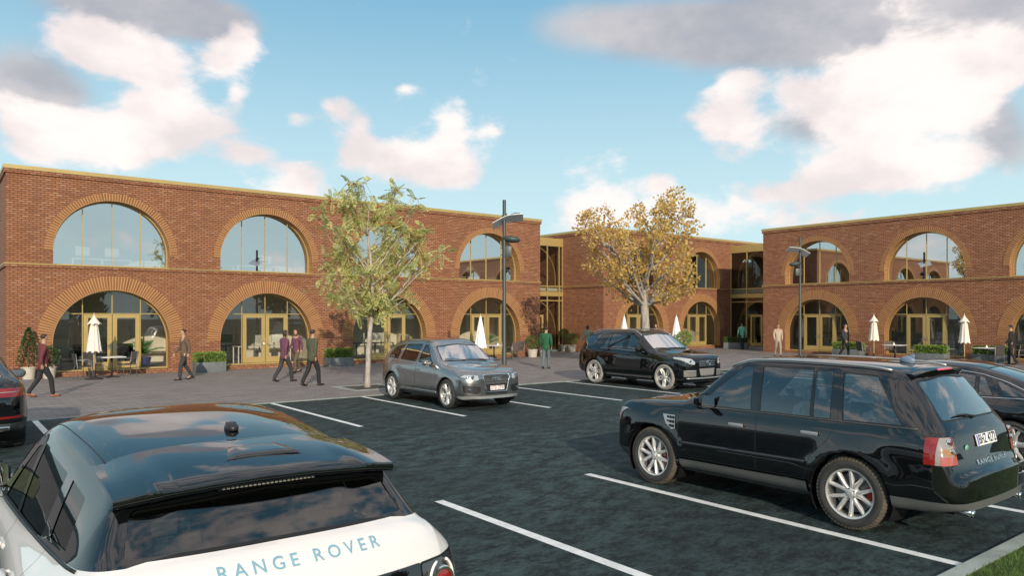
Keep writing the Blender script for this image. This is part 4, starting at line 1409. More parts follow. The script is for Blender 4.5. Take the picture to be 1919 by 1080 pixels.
    plate(root, S, dx, 1.015, 'rear', 'BHZ 4272', .50, .118, band=True, tilt=-14, out=.012)
    # badge lettering across the bumper lip and the oval badge
    me = text_mesh('RANGE ROVER', .070, .0015, 1.18)
    M = Matrix.Translation((L + .5, .06, .800)) @ Matrix(((0, 0, 1, 0), (1, 0, 0, 0), (0, 1, 0, 0), (0, 0, 0, 1))) @ Matrix.Diagonal((1.45, 1, 1, 1))
    onto(S, me, M, (-1, 0, 0), .006)
    letters('badge_letter', me, root, M_CHROME, dx)
    x = surf(S, .47, .965, 'rear')
    mb = MB(); mb.lathe([(0, .006), (.040, .004), (.044, 0)], 24, 0, Matrix.Translation((x + .004, -.47, .965)) @ Matrix.Rotation(R(90), 4, 'Y') @ Matrix.Diagonal((.62, 1, 1, 1)))
    mb.build('badge', M_GREENB, root, smooth=True).location.x = dx
    # rear wiper and roof aerial
    mb = MB()
    Pw = [(surf(S, y, z) + .02, y, z) for y, z in ((0.0, 1.235), (-.16, 1.262), (-.34, 1.268), (-.42, 1.262))]
    mb.tube(Pw, [.014, .011, .010, .006], 6)
    mb.build('wiper', M_BLACKPL, root, smooth=True).location.x = dx
    mb = MB(); bm = bmesh.new(); bmesh.ops.create_uvsphere(bm, u_segments=14, v_segments=8, radius=1)
    for v in bm.verts: v.co = Vector((v.co.x * .10 * (1 if v.co.x < 0 else .75), v.co.y * .042, max(-.2, v.co.z) * .06))
    mb.bm(bm, 0, Matrix.Translation((3.80, 0, 1.785)))
    mb.bevbox(3.815, 3.865, -.014, .014, 1.82, 1.86, .008)
    mb.build('roof_aerial', pbr('aerial_grey_blue', (.16, .22, .30), rough=.4), root, angle=60).location.x = dx
    blade(root, S, dx, [(1.40, .05), (1.46, .30), (1.50, .62)]); blade(root, S, dx, [(1.40, -.60), (1.44, -.35), (1.46, -.05)])
    return root

# ------------------------------------------------------------------ white and black compact 4x4 in the foreground
def make_evoque(loc, rz):
    L = 4.37
    G_EVO = glass('smoked_side_glass', (.20, .21, .21), .02, amount=.42)
    S = dict(L=L, W=1.97, wx=(.86, 3.52), wr_c=.37, ra=.43, flare=.02, flw=.10, under=.26, paint=P_WHITE,
        bowf=.09, bowr=.10, crown=.90, xs=[3.86, 3.80, 4.12],
        zs=K(0, .34, .3, .30, 3.9, .30, L, .36), ws=K(0, .62, .1, .78, .4, .88, 3.9, .90, 4.2, .84, L, .66),
        tuck=K(0, 0, L, 0),
        zm=K(0, .56, .3, .66, 3.6, .78, 4.2, .80, L, .62), wm=K(0, .68, .04, .80, .15, .90, .5, .94, 2.0, .92, 3.4, .95, 3.9, .94, 4.18, .90, 4.3, .83, L, .70),
        zb=K(0, .74, .1, .88, .4, .93, 1.3, .99, 3.4, 1.12, 3.95, 1.175, 4.10, 1.175, 4.18, 1.15, 4.28, 1.04, 4.34, .88, L, .74),
        wb=K(0, .62, .06, .78, .3, .86, 1.2, .85, 3.0, .81, 3.9, .765, 4.10, .745, 4.20, .755, 4.30, .75, L, .66),
        zr=K(0, .77, .1, .92, .4, .97, 1.10, 1.03, 1.3, 1.10, 1.95, 1.46, 2.3, 1.515, 3.0, 1.49, 3.6, 1.44, 3.84, 1.415, 4.06, 1.23, 4.12, 1.195, 4.20, 1.165, 4.30, 1.02, L, .77),
        wr=K(0, .58, .06, .72, .3, .80, 1.1, .84, 1.4, .80, 2.0, .68, 2.6, .655, 3.4, .625, 3.84, .62, 4.06, .675, 4.12, .69, 4.26, .71, L, .60),
        zc=K(0, .80, .05, .90, .15, .96, .4, 1.0, 1.05, 1.07, 1.18, 1.10, 1.82, 1.52, 2.00, 1.60, 2.35, 1.635, 3.0, 1.605, 3.6, 1.535, 3.80, 1.50, 3.86, 1.46, 4.06, 1.265, 4.11, 1.235, 4.19, 1.205, 4.28, 1.12, 4.33, .98, 4.355, .86, L, .78),
        zline=.9, cab=(1.2, 4.1), dash=1.45, style='star', rot=.1, tyre=M_TYRE, cal=True, rimr=.265, zseat=.62, bulge=.012, seat=M_SEAT, smooth=4)
    fd = rp([(1.22, .42), (2.26, .42), (2.26, 1.03), (2.22, 1.50), (2.02, 1.475), (1.36, 1.01), (1.22, .98)], .03)
    rd = rp([(2.27, .42), (2.98, .42), (3.04, .70), (3.22, .92), (3.28, 1.09), (3.14, 1.45), (2.23, 1.49), (2.27, 1.03)], .03)
    gh = [(1.12, 1.02), (1.36, 1.018), (2.3, 1.075), (3.4, 1.145), (3.9, 1.19), (4.085, 1.215), (4.10, 1.9), (1.0, 1.9)]
    S['cuts'] = [
        side_cut('door', fd, gap=.006, mat=P_WHITE, key='fd'),
        side_cut('door', rd, gap=.006, mat=P_WHITE, key='rd'),
        side_cut('window_frame', gh, mat=P_BLACK, only=(1,), under='fd'),
        side_cut('window_frame', gh, mat=P_BLACK, only=(2,), under='rd'),
        side_cut('side_window', rp([(1.50, 1.04), (2.19, 1.075), (2.16, 1.455), (2.02, 1.43)], .02), gap=.012, off=-.004, mat=G_EVO, only=(3,), under='fd'),
        side_cut('side_window', rp([(2.25, 1.078), (3.08, 1.12), (3.02, 1.425), (2.23, 1.465)], .03), gap=.012, off=-.004, mat=G_EVO, only=(4,), under='rd'),
        side_cut('side_window', rp([(3.20, 1.155), (3.64, 1.185), (3.50, 1.39), (3.12, 1.42)], .03), gap=.012, off=-.004, mat=G_EVO),
        cen_cut('windscreen', 'x', rp([(-.5, 1.12), (.72, 1.11), (.64, 1.44), (-.5, 1.52)], .05), gap=.02, off=-.004, mat=G_SCREEN, sel='front', rng=(1.1, 2.1)),
        cen_cut('rear_window', 'x', rp([(-.6, 1.232), (.635, 1.226), (.575, 1.405), (-.6, 1.458)], .04), gap=.012, off=-.004, mat=glass('hatch_glass', (.34, .35, .34), .04), sel='rear', rng=(3.80, 4.24)),
        zone('y', gh, P_BLACK, sel='all', only=(0, 1000)),
        dict(n='tail_light', ax='x', poly=rp([(.60, .83), (1.1, .83), (1.1, 1.035), (.60, 1.035)], .02), kind='side', gap=.010, off=.004, mat=pbr('smoked_lens', (.03, .032, .035), rough=.12, coat=1), sel='all', rng=(4.02, 4.5), key='tl'),
        cen_cut('tailgate_band', 'x', rp([(-.6, .965), (.60, .965), (.60, 1.035), (-.6, 1.035)], .005), off=.004, mat=P_BLACK, sel='rear', rng=(4.1, 4.5)),
        zone('x', [(-.5, .2), (1.1, .2), (1.1, .50), (-.5, .50)], M_DARKG, sel='all', rng=(4.0, 4.5), only=(0, 1000)),
        side_cut('side_sill', [(1.30, .18), (3.08, .18), (3.08, .41), (1.30, .41)], off=.006, mat=M_DARKG, only=(0, 1000)),
        dict(n='headlight', ax='x', poly=rp([(.45, .80), (.90, .78), (.90, .90), (.50, .86)], .02), kind='side', gap=.008, off=.004, mat=M_LAMP, sel='front', rng=(-.1, .6)),
        cen_cut('grille', 'x', rp([(-.5, .76), (.42, .76), (.44, .85), (-.5, .85)], .03), gap=.01, off=.002, mat=M_MESH, sel='front', rng=(-.1, .4)),
    ]
    root, body, made, dx = car('parked_car', S, 'white 4x4 with a glossy black roof and dark hatch glass, in the left foreground', 'car', loc, rz, 'cars parked in the bays')
    # seams across the roof panel (thin black joints let into the roof)
    for (pts, nm) in (([(3.42 + .02 * 0, y) for y in [-.58 + 1.16 * i / 20 for i in range(21)]], 'roof_seam'),):
        mb = MB(); mb.tube([(x - .05 * abs(y), y, top_z(S, x, y) + .0005) for x, y in pts], .0035, 6)
        mb.build(nm, M_RUBBER, root, smooth=True).location.x = dx
    for s in (1, -1):
        pts = [(x, s * (interp(S['wr'], x) - .055)) for x in [1.95 + i * .075 for i in range(20)]]
        mb = MB(); mb.tube([(x, y, top_z(S, x, y) + .0005) for x, y in pts], .0035, 6)
        mb.build('roof_seam', M_RUBBER, root, smooth=True).location.x = dx
        wing_mirror(root, 1.27, s * .76, 1.10, s, dx, P_BLACK, size=1.15)
        tl = made['tl' + ('' if s > 0 else '_m')]
        # bright C-shaped guides round the lamp drum
        for a0, a1 in ((110, 250), (-65, 60)):
            mb = MB(); P3 = []
            for i in range(15):
                a = R(a0 + (a1 - a0) * i / 14); y = .735 + .085 * math.cos(a); z = .932 + .088 * math.sin(a)
                P3.append((surf(S, y, z) + .010, s * y, z))
            mb.tube(P3, .0075, 6)
            mb.build('light_guide', M_WHITE, tl, smooth=True)
        ring_lamp(tl, S, dx, .735, .932, .060, M_CHROME, M_RED, 'rear', s, .004)
    # rear spoiler: overhanging lip with raised shoulders
    mb = MB(); vs = []; n = 40; hw = .635
    for i in range(n + 1):
        y = -hw + 2 * hw * i / n; q = abs(y) / hw
        sh = 1 / (1 + math.exp(-(abs(y) - .43) / .018))           # shoulders outside, sunken middle
        xe = 3.975 - .07 * q ** 2 + .030 * sh
        x0 = 3.40 - .05 * abs(y)
        z0 = top_z(S, min(x0, 3.79), min(abs(y), .58)) + .001
        ze = 1.488 - .050 * q ** 2 + .008 * sh
        for k in range(7):
            t = k / 6; x = x0 + (xe - x0) * t
            vs.append((x, y, z0 * (1 - t) + ze * t + (.014 * math.sin(math.pi * t) * (1 - .3 * q) + .008 * sh * min(1, max(0, t - .25) * 2.2)) * (1 if k else 0)))
        vs += [(xe + .006, y, ze - .012), (xe - .004, y, ze - .034), (xe - .12, y, ze - .050)]
    K_ = 10
    mb.add(vs, [(K_ * i + k, K_ * i + k + 1, K_ * (i + 1) + k + 1, K_ * (i + 1) + k) for i in range(n) for k in range(K_ - 1)])
    sp = mb.build('roof_spoiler', P_BLACK, root, angle=60); sp.location.x = dx
    mb = MB(); mb.bevbox(3.915, 3.93, -.22, .22, 1.432, 1.446, .003)
    for i in range(22): mb.box(3.930, 3.933, -.205 + i * .0195, -.193 + i * .0195, 1.434, 1.443, 1)
    mb.build('brake_light', [M_RUBBER, M_CLEAR], sp)
    # raised blister and aerial on the roof
    mb = MB(); n = 12; vs = []
    for i in range(n + 1):
        for j in range(n + 1):
            u, v = i / n * 2 - 1, j / n * 2 - 1
            x = 3.66 + u * .095; y = .05 + v * (.15 + .03 * u)
            e = max(abs(u), abs(v)); hgt = .014 * max(0, min(1, (1 - e) / .22)) * (.55 + .45 * (u + 1) / 2)
            xx = 3.40 - .05 * abs(y); t = (x - xx) / (3.97 - xx)
            zb_ = top_z(S, 3.40, y) * (1 - t) + 1.488 * t + .014 * math.sin(math.pi * t)
            vs.append((x, y, zb_ + .001 + hgt))
    mb.add(vs, [(i * (n + 1) + j, i * (n + 1) + j + 1, (i + 1) * (n + 1) + j + 1, (i + 1) * (n + 1) + j) for i in range(n) for j in range(n)])
    mb.build('aerial_blister', P_BLACK, sp, angle=50)
    mb = MB(); zt = top_z(S, 3.22, 0)
    bm = bmesh.new(); bmesh.ops.create_uvsphere(bm, u_segments=12, v_segments=8, radius=1)
    for v in bm.verts: v.co = Vector((v.co.x * .060, v.co.y * .035, max(-.3, v.co.z) * .032))
    mb.bm(bm, 0, Matrix.Translation((3.20, .06, zt + .01)))
    mb.bevbox(3.17, 3.215, .035, .085, zt + .02, zt + .042, .008)
    mb.build('roof_aerial', M_BLACKPL, root, angle=50).location.x = dx
    handle(root, S, made, 'fd', 2.08, .90, P_WHITE, dx, .17, .035)
    handle(root, S, made, 'rd', 2.98, .95, P_WHITE, dx, .17, .035)
    strip(root, S, 'belt_moulding', [(1.40, 1.018), (2.3, 1.070), (3.4, 1.140), (3.9, 1.183)], .008, M_RUBBER, dx)
    me = text_mesh('RANGE ROVER', .061, .0012, 1.55, .0005)
    M = Matrix.Translation((L + .5, .045, 1.163)) @ Matrix(((0, 0, 1, 0), (1, 0, 0, 0), (0, 1, 0, 0), (0, 0, 0, 1))) @ Matrix.Diagonal((1.25, 1.0, 1, 1))
    onto(S, me, M, (-1, 0, 0), .003)
    letters('badge_letter', me, root, M_BLUEL, dx)
    x = surf(S, .44, .86, 'rear')
    mb = MB(); mb.lathe([(0, .006), (.035, .004), (.040, 0)], 24, 0, Matrix.Translation((x + .004, .44, .865)) @ Matrix.Rotation(R(90), 4, 'Y') @ Matrix.Diagonal((.55, 1, 1, 1)))
    mb.build('badge', M_MESH, root, smooth=True).location.x = dx
    blade(root, S, dx, [(1.22, .05), (1.27, .30), (1.32, .60)]); blade(root, S, dx, [(1.22, -.55), (1.25, -.3), (1.27, -.05)])
    return root

# ------------------------------------------------------------------ grey hatchback 4x4
def make_grey(loc, rz):
    L = 4.63
    S = dict(L=L, W=1.90, wx=(.88, 3.69), wr_c=.365, ra=.415, flare=.012, flw=.10, fls=.4, under=.24, paint=P_GREY,
        bowf=.12, bowr=.07, crown=.85, xs=[],
        zs=K(0, .30, .2, .27, .5, .28, 3.9, .30, L, .38), ws=K(0, .60, .06, .74, .25, .86, .9, .89, 3.9, .89, 4.4, .82, L, .62),
        tuck=K(0, 0, L, 0),
        zm=K(0, .52, .3, .66, 2.0, .70, 3.9, .78, L, .62), wm=K(0, .64, .03, .74, .10, .83, .3, .905, .9, .94, 2.3, .94, 3.8, .945, 4.3, .90, 4.5, .83, L, .66),
        zb=K(0, .70, .06, .80, .2, .88, .5, .935, 1.3, 1.0, 3.4, 1.08, 4.0, 1.10, 4.35, 1.09, 4.54, .92, L, .72),
        wb=K(0, .60, .05, .70, .2, .80, .6, .86, 1.3, .89, 3.6, .885, 4.2, .84, 4.45, .78, L, .62),
        zr=K(0, .73, .06, .84, .2, .92, .5, .975, 1.10, 1.04, 1.32, 1.11, 1.92, 1.50, 2.15, 1.57, 2.7, 1.59, 3.4, 1.565, 3.95, 1.49, 4.22, 1.34, 4.42, 1.12, 4.57, .94, L, .75),
        wr=K(0, .54, .05, .64, .2, .73, .6, .79, 1.15, .83, 1.45, .79, 2.1, .66, 2.6, .635, 3.4, .615, 3.9, .61, 4.15, .66, 4.4, .74, 4.55, .68, L, .58),
        zc=K(0, .78, .05, .89, .15, .955, .4, 1.0, 1.05, 1.075, 1.22, 1.12, 1.87, 1.56, 2.08, 1.63, 2.6, 1.66, 3.2, 1.655, 3.9, 1.60, 4.14, 1.54, 4.22, 1.48, 4.46, 1.14, 4.57, .96, L, .77),
        zline=.88, cab=(1.25, 4.4), dash=1.55, style='five', rot=.3, tyre=M_TYRE, cal=True, rimr=.258, zseat=.62, bulge=.02)
    fd = rp([(1.38, .40), (2.40, .40), (2.40, 1.03), (2.36, 1.58), (2.12, 1.56), (1.46, 1.045), (1.38, 1.0)], .03)
    rd = rp([(2.41, .40), (3.16, .40), (3.22, .68), (3.40, .90), (3.46, 1.08), (3.36, 1.555), (2.37, 1.58), (2.41, 1.03)], .03)
    S['cuts'] = [
        side_cut('door', fd, gap=.006, mat=P_GREY, key='fd'),
        side_cut('door', rd, gap=.006, mat=P_GREY, key='rd'),
        side_cut('side_window', rp([(1.57, 1.045), (2.34, 1.075), (2.29, 1.535), (2.10, 1.52)], .03), gap=.020, off=-.004, mat=G_CLEAR, only=(1,), under='fd'),
        side_cut('side_window', rp([(2.45, 1.08), (3.32, 1.11), (3.24, 1.515), (2.41, 1.540)], .03), gap=.020, off=-.004, mat=G_CLEAR, only=(2,), under='rd'),
        side_cut('side_window', rp([(3.43, 1.115), (4.05, 1.14), (3.84, 1.43), (3.36, 1.51)], .04), gap=.018, off=-.004, mat=G_CLEAR),
        cen_cut('windscreen', 'x', rp([(-.5, 1.135), (.755, 1.125), (.645, 1.50), (-.5, 1.585)], .05), gap=.02, off=-.004, mat=G_SKY, sel='front', rng=(1.10, 2.2)),
        cen_cut('rear_window', 'x', rp([(-.5, 1.16), (.66, 1.16), (.56, 1.42), (-.5, 1.47)], .05), gap=.015, off=-.004, mat=G_DARK, sel='rear', rng=(4.1, 4.5)),
        # single-frame grille: bright surround, dark mesh inside
        cen_cut('grille', 'x', rp([(-.6, .44), (.30, .44), (.41, .80), (.395, .855), (-.6, .855)], .02), off=.006, mat=M_MESH, sel='front', rng=(-.1, .4), key='gr'),
        dict(n='headlight', ax='x', poly=rp([(.50, .85), (.80, .87), (.90, .80), (.56, .715), (.50, .725)], .02), kind='side', gap=.008, off=.003, mat=M_LAMP, sel='front', rng=(-.1, .62), key='hl'),
        dict(n='air_intake', ax='x', poly=rp([(.46, .57), (.86, .61), (.84, .44), (.54, .40), (.46, .45)], .03), kind='side', gap=.006, off=-.012, mat=M_MESH, sel='front', rng=(-.1, .5), key='ai'),
        cen_cut('lower_intake', 'x', rp([(-.5, .385), (.34, .385), (.32, .43), (-.5, .43)], .01), off=-.006, mat=M_MESH, sel='front', rng=(-.1, .4)),
        dict(n='tail_light', ax='x', poly=rp([(.40, .90), (1.1, .88), (1.1, 1.06), (.42, 1.06)], .02), kind='side', gap=.008, off=.004, mat=M_RED, sel='all', rng=(4.28, 4.8), key='tl'),
        zone('x', [(-.5, .1), (1.1, .1), (1.1, .345), (-.5, .345)], M_SATIN, sel='front', rng=(-.1, .4), only=(0, 1000)),
    ]
    root, body, made, dx = car('parked_car', S, 'metallic grey 4x4 with a tall barred grille, parked nose out beside the berry tree', 'car', loc, rz, 'cars parked in the bays')
    gr = made['gr']
    # chrome frame round the grille, bars, rings
    def fr(y, z, o=.012): return (surf(S, y, z, 'front') - o, y, z)
    loop = [(-.30, .44), (.30, .44), (.405, .79), (.385, .852), (-.385, .852), (-.405, .79)]
    P3 = []
    for i in range(6):
        a, b = loop[i], loop[(i + 1) % 6]
        for k in range(8): P3.append(fr(a[0] + (b[0] - a[0]) * k / 8, a[1] + (b[1] - a[1]) * k / 8))
    P3.append(P3[0])
    mb = MB(); mb.tube(P3, .013, 6, caps=False)
    mb.build('grille_frame', M_CHROME, gr, smooth=True)
    for i in range(21):
        y = -.36 + .036 * i; z0 = .62 if abs(y) > .0 else .62
        if abs(y) > .33: z0 = .70
        mb = MB(); mb.tube([fr(y, z0, .008), fr(y, .74, .010), fr(y, .828, .008)], .0035, 4)
        mb.build('grille_bar', M_SATIN, gr)
    for z in (.66, .715, .77):
        mb = MB(); mb.tube([fr(-.34 + .68 * i / 10, z, .010) for i in range(11)], .003, 4)
        mb.build('grille_bar', M_SATIN, gr)
    for k in range(4):
        y = -.0975 + .065 * k; c = fr(y, .755, .020)
        ring = [(c[0], c[1] + .046 * math.cos(2 * math.pi * i / 22), c[2] + .046 * math.sin(2 * math.pi * i / 22)) for i in range(23)]
        mb = MB(); mb.tube(ring, .0058, 6, caps=False)
        mb.build('badge_ring', M_CHROME, gr, smooth=True)
    plate(root, S, dx, .535, 'front', 'OT51 ZTW', .42, .105, letm=M_PLATER, out=.018)
    for sfx, s in (('', 1), ('_m', -1)):
        ring_lamp(made['hl' + sfx], S, dx, .645, .795, .050, M_CHROME, M_LAMPIN, 'front', s, .004)
        ring_lamp(made['hl' + sfx], S, dx, .75, .80, .034, M_CHROME, M_LAMPIN, 'front', s, .004)
        ring_lamp(made['ai' + sfx], S, dx, .72, .505, .040, M_CHROME, M_LAMPIN, 'front', s, .006)
        wing_mirror(root, 1.66, s * .84, 1.04, s, dx, P_GREY, size=1.0)
        mb = MB(); mb.tube([(x, s * (interp(S['wr'], x) - .04), interp(S['zr'], x) + .045 + .02 * math.sin(math.pi * (x - 2.1) / 1.8)) for x in [2.1 + .1 * i for i in range(19)]], .012, 6)
        mb.build('roof_rail', P_GREY, root, smooth=True).location.x = dx
    mb = MB()
    for k in range(5): mb.box(-.30 + k * .13, -.20 + k * .13, -.001, .001, 0, .02)
    handle(root, S, made, 'fd', 2.26, .90, P_GREY, dx, .19, .032)
    handle(root, S, made, 'rd', 3.20, .93, P_GREY, dx, .19, .032)
    strip(root, S, 'sill_moulding', [(1.36, .375), (3.20, .385)], .022, P_GREY, dx)
    strip(root, S, 'window_moulding', [(1.58, 1.025), (2.4, 1.058), (3.4, 1.093), (3.97, 1.12)], .006, M_CHROME, dx)
    blade(root, S, dx, [(1.26, .10), (1.30, .35), (1.36, .66)]); blade(root, S, dx, [(1.25, -.60), (1.29, -.3), (1.30, .05)])
    return root

# ------------------------------------------------------------------ black 4x4 in the middle
def make_ml(loc, rz):
    L = 4.80
    S = dict(L=L, W=1.94, wx=(.85, 3.77), wr_c=.385, ra=.425, flare=.014, flw=.10, fls=.35, under=.26, paint=P_BLACK,
        bowf=.10, bowr=.07, crown=.86, xs=[4.35],
        zs=K(0, .30, .2, .28, .6, .30, 3.9, .32, L, .42), ws=K(0, .62, .06, .76, .25, .87, .9, .90, 3.9, .90, 4.5, .84, L, .66),
        tuck=K(0, 0, L, 0),
        zm=K(0, .55, .3, .72, 2.0, .74, 3.9, .80, L, .68), wm=K(0, .66, .03, .78, .10, .86, .3, .93, .9, .955, 2.3, .955, 3.8, .96, 4.4, .92, 4.62, .86, L, .70),
        zb=K(0, .80, .06, .90, .2, .97, .5, 1.01, 1.3, 1.07, 3.4, 1.15, 4.2, 1.18, 4.56, 1.15, 4.72, 1.0, L, .80),
        wb=K(0, .60, .05, .73, .2, .82, .6, .87, 1.3, .90, 3.6, .90, 4.3, .86, 4.6, .79, L, .66),
        zr=K(0, .83, .06, .94, .2, 1.01, .5, 1.05, 1.2, 1.11, 1.42, 1.19, 2.05, 1.60, 2.3, 1.665, 2.8, 1.685, 3.6, 1.67, 4.1, 1.62, 4.38, 1.45, 4.58, 1.19, 4.72, 1.02, L, .83),
        wr=K(0, .54, .05, .67, .2, .76, .6, .80, 1.2, .84, 1.5, .80, 2.15, .69, 2.7, .67, 3.6, .66, 4.1, .655, 4.40, .69, 4.6, .74, L, .60),
        zc=K(0, .88, .05, .975, .15, 1.03, .4, 1.07, 1.15, 1.14, 1.32, 1.19, 2.0, 1.65, 2.2, 1.715, 2.7, 1.745, 3.5, 1.74, 4.05, 1.70, 4.24, 1.67, 4.30, 1.62, 4.60, 1.22, 4.70, 1.08, 4.76, .98, L, .85),
        zline=.95, cab=(1.3, 4.6), dash=1.62, style='star', rot=.2, tyre=M_TYRE_P, cal=True, rimr=.285, zseat=.70, bulge=.018)
    fd = rp([(1.42, .43), (2.50, .43), (2.50, 1.10), (2.46, 1.67), (2.25, 1.65), (1.56, 1.115), (1.42, 1.07)], .03)
    rd = rp([(2.51, .43), (3.22, .43), (3.28, .74), (3.46, .97), (3.56, 1.15), (3.36, 1.66), (2.47, 1.67), (2.51, 1.10)], .03)
    S['cuts'] = [
        side_cut('door', fd, gap=.006, mat=P_BLACK, key='fd'),
        side_cut('door', rd, gap=.006, mat=P_BLACK, key='rd'),
        side_cut('side_window', rp([(1.72, 1.125), (2.42, 1.155), (2.38, 1.615), (2.22, 1.61)], .03), gap=.014, off=-.004, mat=G_SIDE, only=(1,), under='fd'),
        side_cut('side_window', rp([(2.58, 1.16), (3.20, 1.18), (3.15, 1.62), (2.54, 1.62)], .03), gap=.014, off=-.004, mat=G_SIDE, only=(2,), under='rd'),
        side_cut('side_window', rp([(3.23, 1.18), (3.50, 1.19), (3.24, 1.60), (3.19, 1.62)], .015), gap=.010, off=-.004, mat=G_SIDE, only=(2,), under='rd'),
        side_cut('side_window', rp([(3.86, 1.215), (4.44, 1.235), (4.26, 1.535), (3.58, 1.62)], .04), gap=.014, off=-.004, mat=G_SIDE),
        cen_cut('windscreen', 'x', rp([(-.5, 1.20), (.765, 1.19), (.66, 1.60), (-.5, 1.68)], .05), gap=.02, off=-.004, mat=G_SKY, sel='front', rng=(1.2, 2.3)),
        cen_cut('rear_window', 'x', rp([(-.5, 1.22), (.64, 1.22), (.58, 1.55), (-.5, 1.62)], .05), gap=.015, off=-.004, mat=G_DARK, sel='rear', rng=(4.2, 4.7)),
        cen_cut('grille', 'x', rp([(-.6, .70), (.34, .70), (.43, .92), (-.6, .93)], .03), gap=.008, off=.000, mat=M_MESH, sel='front', rng=(-.1, .4), key='gr'),
        dict(n='headlight', ax='x', poly=rp([(.50, .83), (.60, .94), (.90, 1.0), (.92, .93), (.70, .79), (.54, .76)], .03), kind='side', gap=.006, off=.003, mat=M_LAMP, sel='front', rng=(-.1, .75), key='hl'),
        cen_cut('bumper_panel', 'x', rp([(-.6, .42), (.30, .42), (.36, .66), (-.6, .66)], .02), gap=.006, off=.002, mat=pbr('grey_mesh_panel', (.20, .20, .195), rough=.6, bump=.6, bscale=200), sel='front', rng=(-.1, .4), key='bp'),
        dict(n='air_intake', ax='x', poly=rp([(.46, .42), (.86, .42), (.86, .62), (.46, .62)], .02), kind='side', gap=.006, off=-.006, mat=pbr('intake_grey', (.14, .14, .135), rough=.5), sel='front', rng=(-.1, .5), key='ai'),
        dict(n='tail_light', ax='x', poly=rp([(.50, .92), (1.1, .90), (1.1, 1.10), (.52, 1.10)], .02), kind='side', gap=.006, off=.004, mat=M_RED, sel='all', rng=(4.50, 4.9), key='tl'),
    ]
    S['xs'].append(4.50)
    root, body, made, dx = car('parked_car', S, 'glossy black 4x4 with pale dusty tyres and silver roof rails, before the golden tree', 'car', loc, rz, 'cars parked in the bays')
    gr = made['gr']
    def fr(y, z, o=.014): return (surf(S, y, z, 'front') - o, y, z)
    for z in (.745, .80, .86):
        mb = MB(); mb.tube([fr(-.36 + .72 * i / 12, z) for i in range(13)], .010, 6)
        mb.build('grille_bar', M_CHROME, gr, smooth=True)
    c = fr(0, .815, .03)
    mb = MB()
    mb.tube([(c[0], .075 * math.cos(2 * math.pi * i / 28), c[2] + .075 * math.sin(2 * math.pi * i / 28)) for i in range(29)], .009, 6, caps=False)
    for a in (90, 210, 330): mb.tube([(c[0] - .004, 0, c[2]), (c[0], .072 * math.cos(R(a)), c[2] + .072 * math.sin(R(a)))], [.012, .003], 6)
    mb.build('star_badge', M_CHROME, gr, smooth=True)
    mb = MB()
    for k in range(7):
        y = -.27 + k * .09; p = fr(y, .445, .004); mb.bevbox(p[0] - .004, p[0] + .01, y - .03, y + .03, .425, .462, .004)
    mb.build('intake_slot', M_MESH, made['bp'])
    mb = MB(); mb.tube([fr(-.80 + 1.6 * i / 24, .375, .010) for i in range(25)], .020, 8)
    mb.build('skid_strip', M_SATIN, root, smooth=True).location.x = dx
    for sfx, s in (('', 1), ('_m', -1)):
        mb = MB(); mb.tube([(surf(S, y, .60, 'front') - .004, s * y, .60) for y in (.48, .58, .68, .80)], .012, 6)
        mb.build('daytime_light', M_LAMP, made['ai' + sfx], smooth=True)
        ring_lamp(made['hl' + sfx], S, dx, .66, .865, .045, M_CHROME, M_LAMPIN, 'front', s, .002)
        wing_mirror(root, 1.74, s * .86, 1.12, s, dx, P_BLACK, size=1.0)
        mb = MB(); mb.tube([(x, s * (interp(S['wr'], x) - .03), interp(S['zr'], x) + .030 + .05 * min(1, math.sin(math.pi * max(0, min(1, (x - 1.95) / 2.25))) * 3)) for x in [1.95 + .09 * i for i in range(26)]], .014, 6)
        mb.build('roof_rail', M_SATIN, root, smooth=True).location.x = dx
    handle(root, S, made, 'fd', 2.34, .985, P_BLACK, dx, .2, .034)
    handle(root, S, made, 'rd', 3.30, 1.01, P_BLACK, dx, .2, .034)
    strip(root, S, 'window_moulding', [(1.64, 1.10), (2.5, 1.135), (3.56, 1.165)], .007, M_CHROME, dx)
    strip(root, S, 'side_step', [(1.36, .34), (3.24, .35)], .028, M_DARKG, dx)
    blade(root, S, dx, [(1.30, .10), (1.34, .35), (1.40, .66)]); blade(root, S, dx, [(1.29, -.60), (1.33, -.3), (1.34, .05)])
    return root

